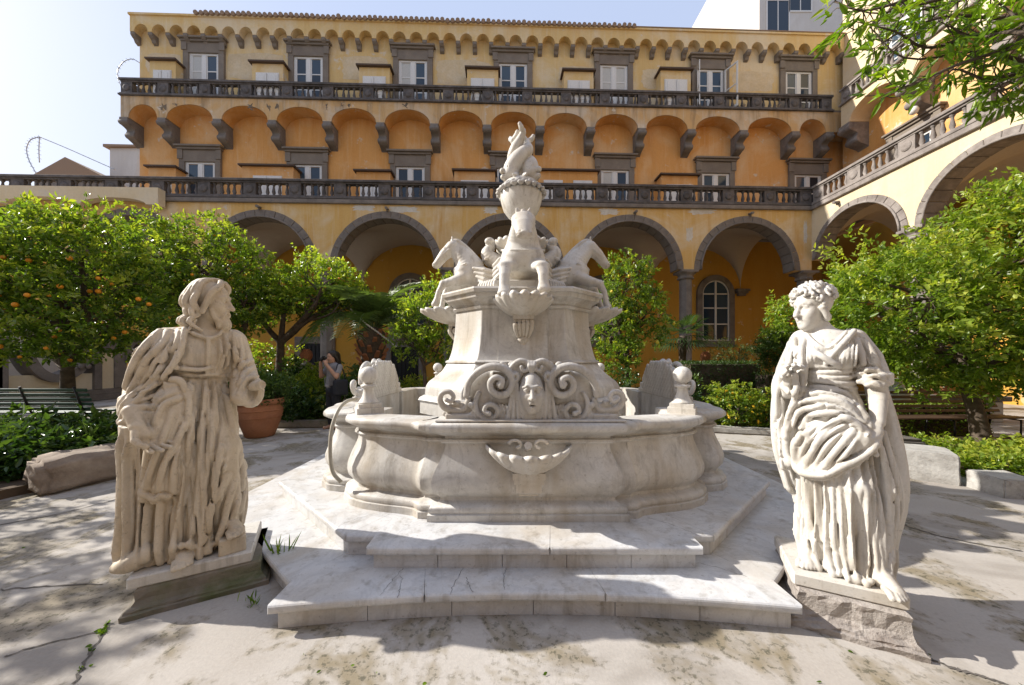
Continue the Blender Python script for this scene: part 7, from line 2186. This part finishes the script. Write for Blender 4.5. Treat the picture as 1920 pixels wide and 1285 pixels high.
S.ell((0, -0.02, 1.60), (0.098, 0.115, 0.10), 0.02); S.tube([(0, 0.05, 1.58), (0, 0.09, 1.42), (0, 0.10, 1.25)], [0.09, 0.075, 0.045], 0.03)
for s in (-1, 1): S.tube([(s * 0.07, -0.02, 1.6), (s * 0.10, 0.02, 1.48), (s * 0.09, 0.04, 1.34)], [0.035, 0.03, 0.018], 0.02)
S.ell((0, -0.13, 1.545), (0.062, 0.09, 0.085), 0.02, 's')
inst('hair', S.mesh('hair', M['hair']), person)
pm = Matrix.Translation(person.location) @ Matrix.Rotation(R(-26), 4, 'Z')
cmr = empty('photo_camera', pm @ Vector((0, -0.235, 1.50)), R(-26)); tag(cmr, 'black photo camera held up to the face of the person', 'camera')
MB().box(-0.07, 0.07, -0.03, 0.03, -0.045, 0.045).box(-0.025, 0.025, -0.028, 0.025, 0.045, 0.07).build('camera_body', M['iron'], cmr, bevel=0.008)
MB().lathe([(0.036, 0), (0.036, 0.05), (0.032, 0.052), (0.032, 0.08), (0.026, 0.08), (0.02, 0.07)], 16).build('lens', M['iron'], cmr, (0, -0.03, 0), (PI/2, 0, 0))
bg_ = empty('shoulder_bag', pm @ Vector((0.24, -0.02, 0.75)), R(-26)); tag(bg_, 'dark shoulder bag hanging at the side of the person', 'bag')
S = Sculpt((-0.1, -0.2, -0.05), (0.1, 0.2, 0.36), 0.012); S.box((0, 0, 0.15), (0.065, 0.16, 0.17), 0.05, 0.01)
inst('bag_body', S.mesh('bag_body', M['dark_cloth']), bg_)
MB().tube(bez([(0, -0.12, 0.30), (-0.03, -0.08, 0.52), (-0.06, 0.0, 0.66), (-0.03, 0.08, 0.52), (0, 0.12, 0.30)], 16).tolist(), 0.013, 6).build('strap', M['dark_cloth'], bg_)

# beads strung through the trees
bp = bez([tuple(at(x, y, 9.2)) for x, y in ((658, 580), (685, 606), (712, 626), (742, 650))], 26)
mb = MB().tube(bp.tolist(), 0.012, 5)
for p in bp[::1]: mb.lathe([(0.004, -0.03), (0.03, 0), (0.004, 0.03)], 6, tuple(p))
tag(mb.build('bead_string', M['white_paint']), 'string of small white beads slung between palm and small citrus', 'string')

# weeds, cracks and moss around the bases
def tuft(name, label, loc, n, h, seed, mat='branch_leaf'):
    r = np.random.default_rng(seed)
    pos = np.column_stack([r.normal(size=n) * 0.03, r.normal(size=n) * 0.03, np.zeros(n)])
    d = np.column_stack([r.normal(size=n) * 0.4, r.normal(size=n) * 0.4, np.ones(n)])
    o = inst(name, leaf_cloud(name, pos, d, h, 0.008, M[mat], 0.5 + r.normal(size=n) * 0.2, r, 0.1, 0.2), None, loc)
    tag(o, label, 'weed')
g = ground_at(478, 1092); tuft('grass_tuft', 'tuft of grass at the right corner of the mossy stone base', (-1.62, 2.42, 0.12), 16, 0.14, 5)
g = ground_at(468, 1130); tuft('weed', 'small weed on the paving before the mossy base', g, 20, 0.05, 6)
crk = MB()
def crack(pts, w=0.0045):
    P = [ground_at(x, y) for x, y in pts]
    Q = bez([(p.x, p.y) for p in P], len(P) * 6)
    r = np.random.default_rng(len(crk.V)); Q = Q + r.normal(size=Q.shape) * 0.006
    d = np.gradient(Q, axis=0); d /= np.linalg.norm(d, axis=1)[:, None] + 1e-9
    V = []; F = []
    for i, (q, t) in enumerate(zip(Q, d)):
        ww = w * (0.5 + r.random())
        V += [(q[0] - t[1] * ww, q[1] + t[0] * ww, 0.004), (q[0] + t[1] * ww, q[1] - t[0] * ww, 0.004)]
    for i in range(len(Q) - 1): F.append((2*i, 2*i+1, 2*i+3, 2*i+2))
    crk.add(V, F)
crack([(200, 1170), (190, 1185), (100, 1205), (0, 1235)]); crack([(200, 1170), (185, 1200), (160, 1240), (135, 1284)], 0.006); crack([(0, 1107), (100, 1100), (195, 1096)])
crack([(1745, 1236), (1800, 1258), (1860, 1275), (1920, 1300)], 0.008); crack([(455, 930), (490, 912), (560, 885)], 0.01); crack([(1690, 985), (1780, 1010), (1920, 1035)], 0.008); crack([(0, 985), (120, 962), (225, 935)], 0.006)
tag(crk.build('paving_joints', M['darkstone'], fix=False), kind='structure')
g = []
r = np.random.default_rng(77)
pos = []; dr = []
for a, b in (((200, 1172), (140, 1278)), ((200, 1172), (192, 1190))):
    for k in range(30):
        t = r.random(); p = ground_at(a[0] + (b[0] - a[0]) * t + r.normal() * 3, a[1] + (b[1] - a[1]) * t + r.normal() * 2)
        if math.sin(t * 17) > -0.2: pos.append((p.x, p.y, 0.002)); dr.append((r.normal(), r.normal(), 0.6))
for k in range(14):
    p = ground_at(r.uniform(0, 1920), 1285 - 300 * r.random() ** 2); pos.append((p.x, p.y, 0.006)); dr.append((r.normal(), r.normal(), 0.1))
o = inst('leaf_litter', leaf_cloud('leaf_litter', np.array(pos), np.array(dr), 0.022, 0.012, M['branch_leaf'], r.random(len(pos)) * 0.6, r, 0.6), None)
tag(o, 'tiny weeds and fallen leaves scattered over the paving', 'leaves', kind='stuff')
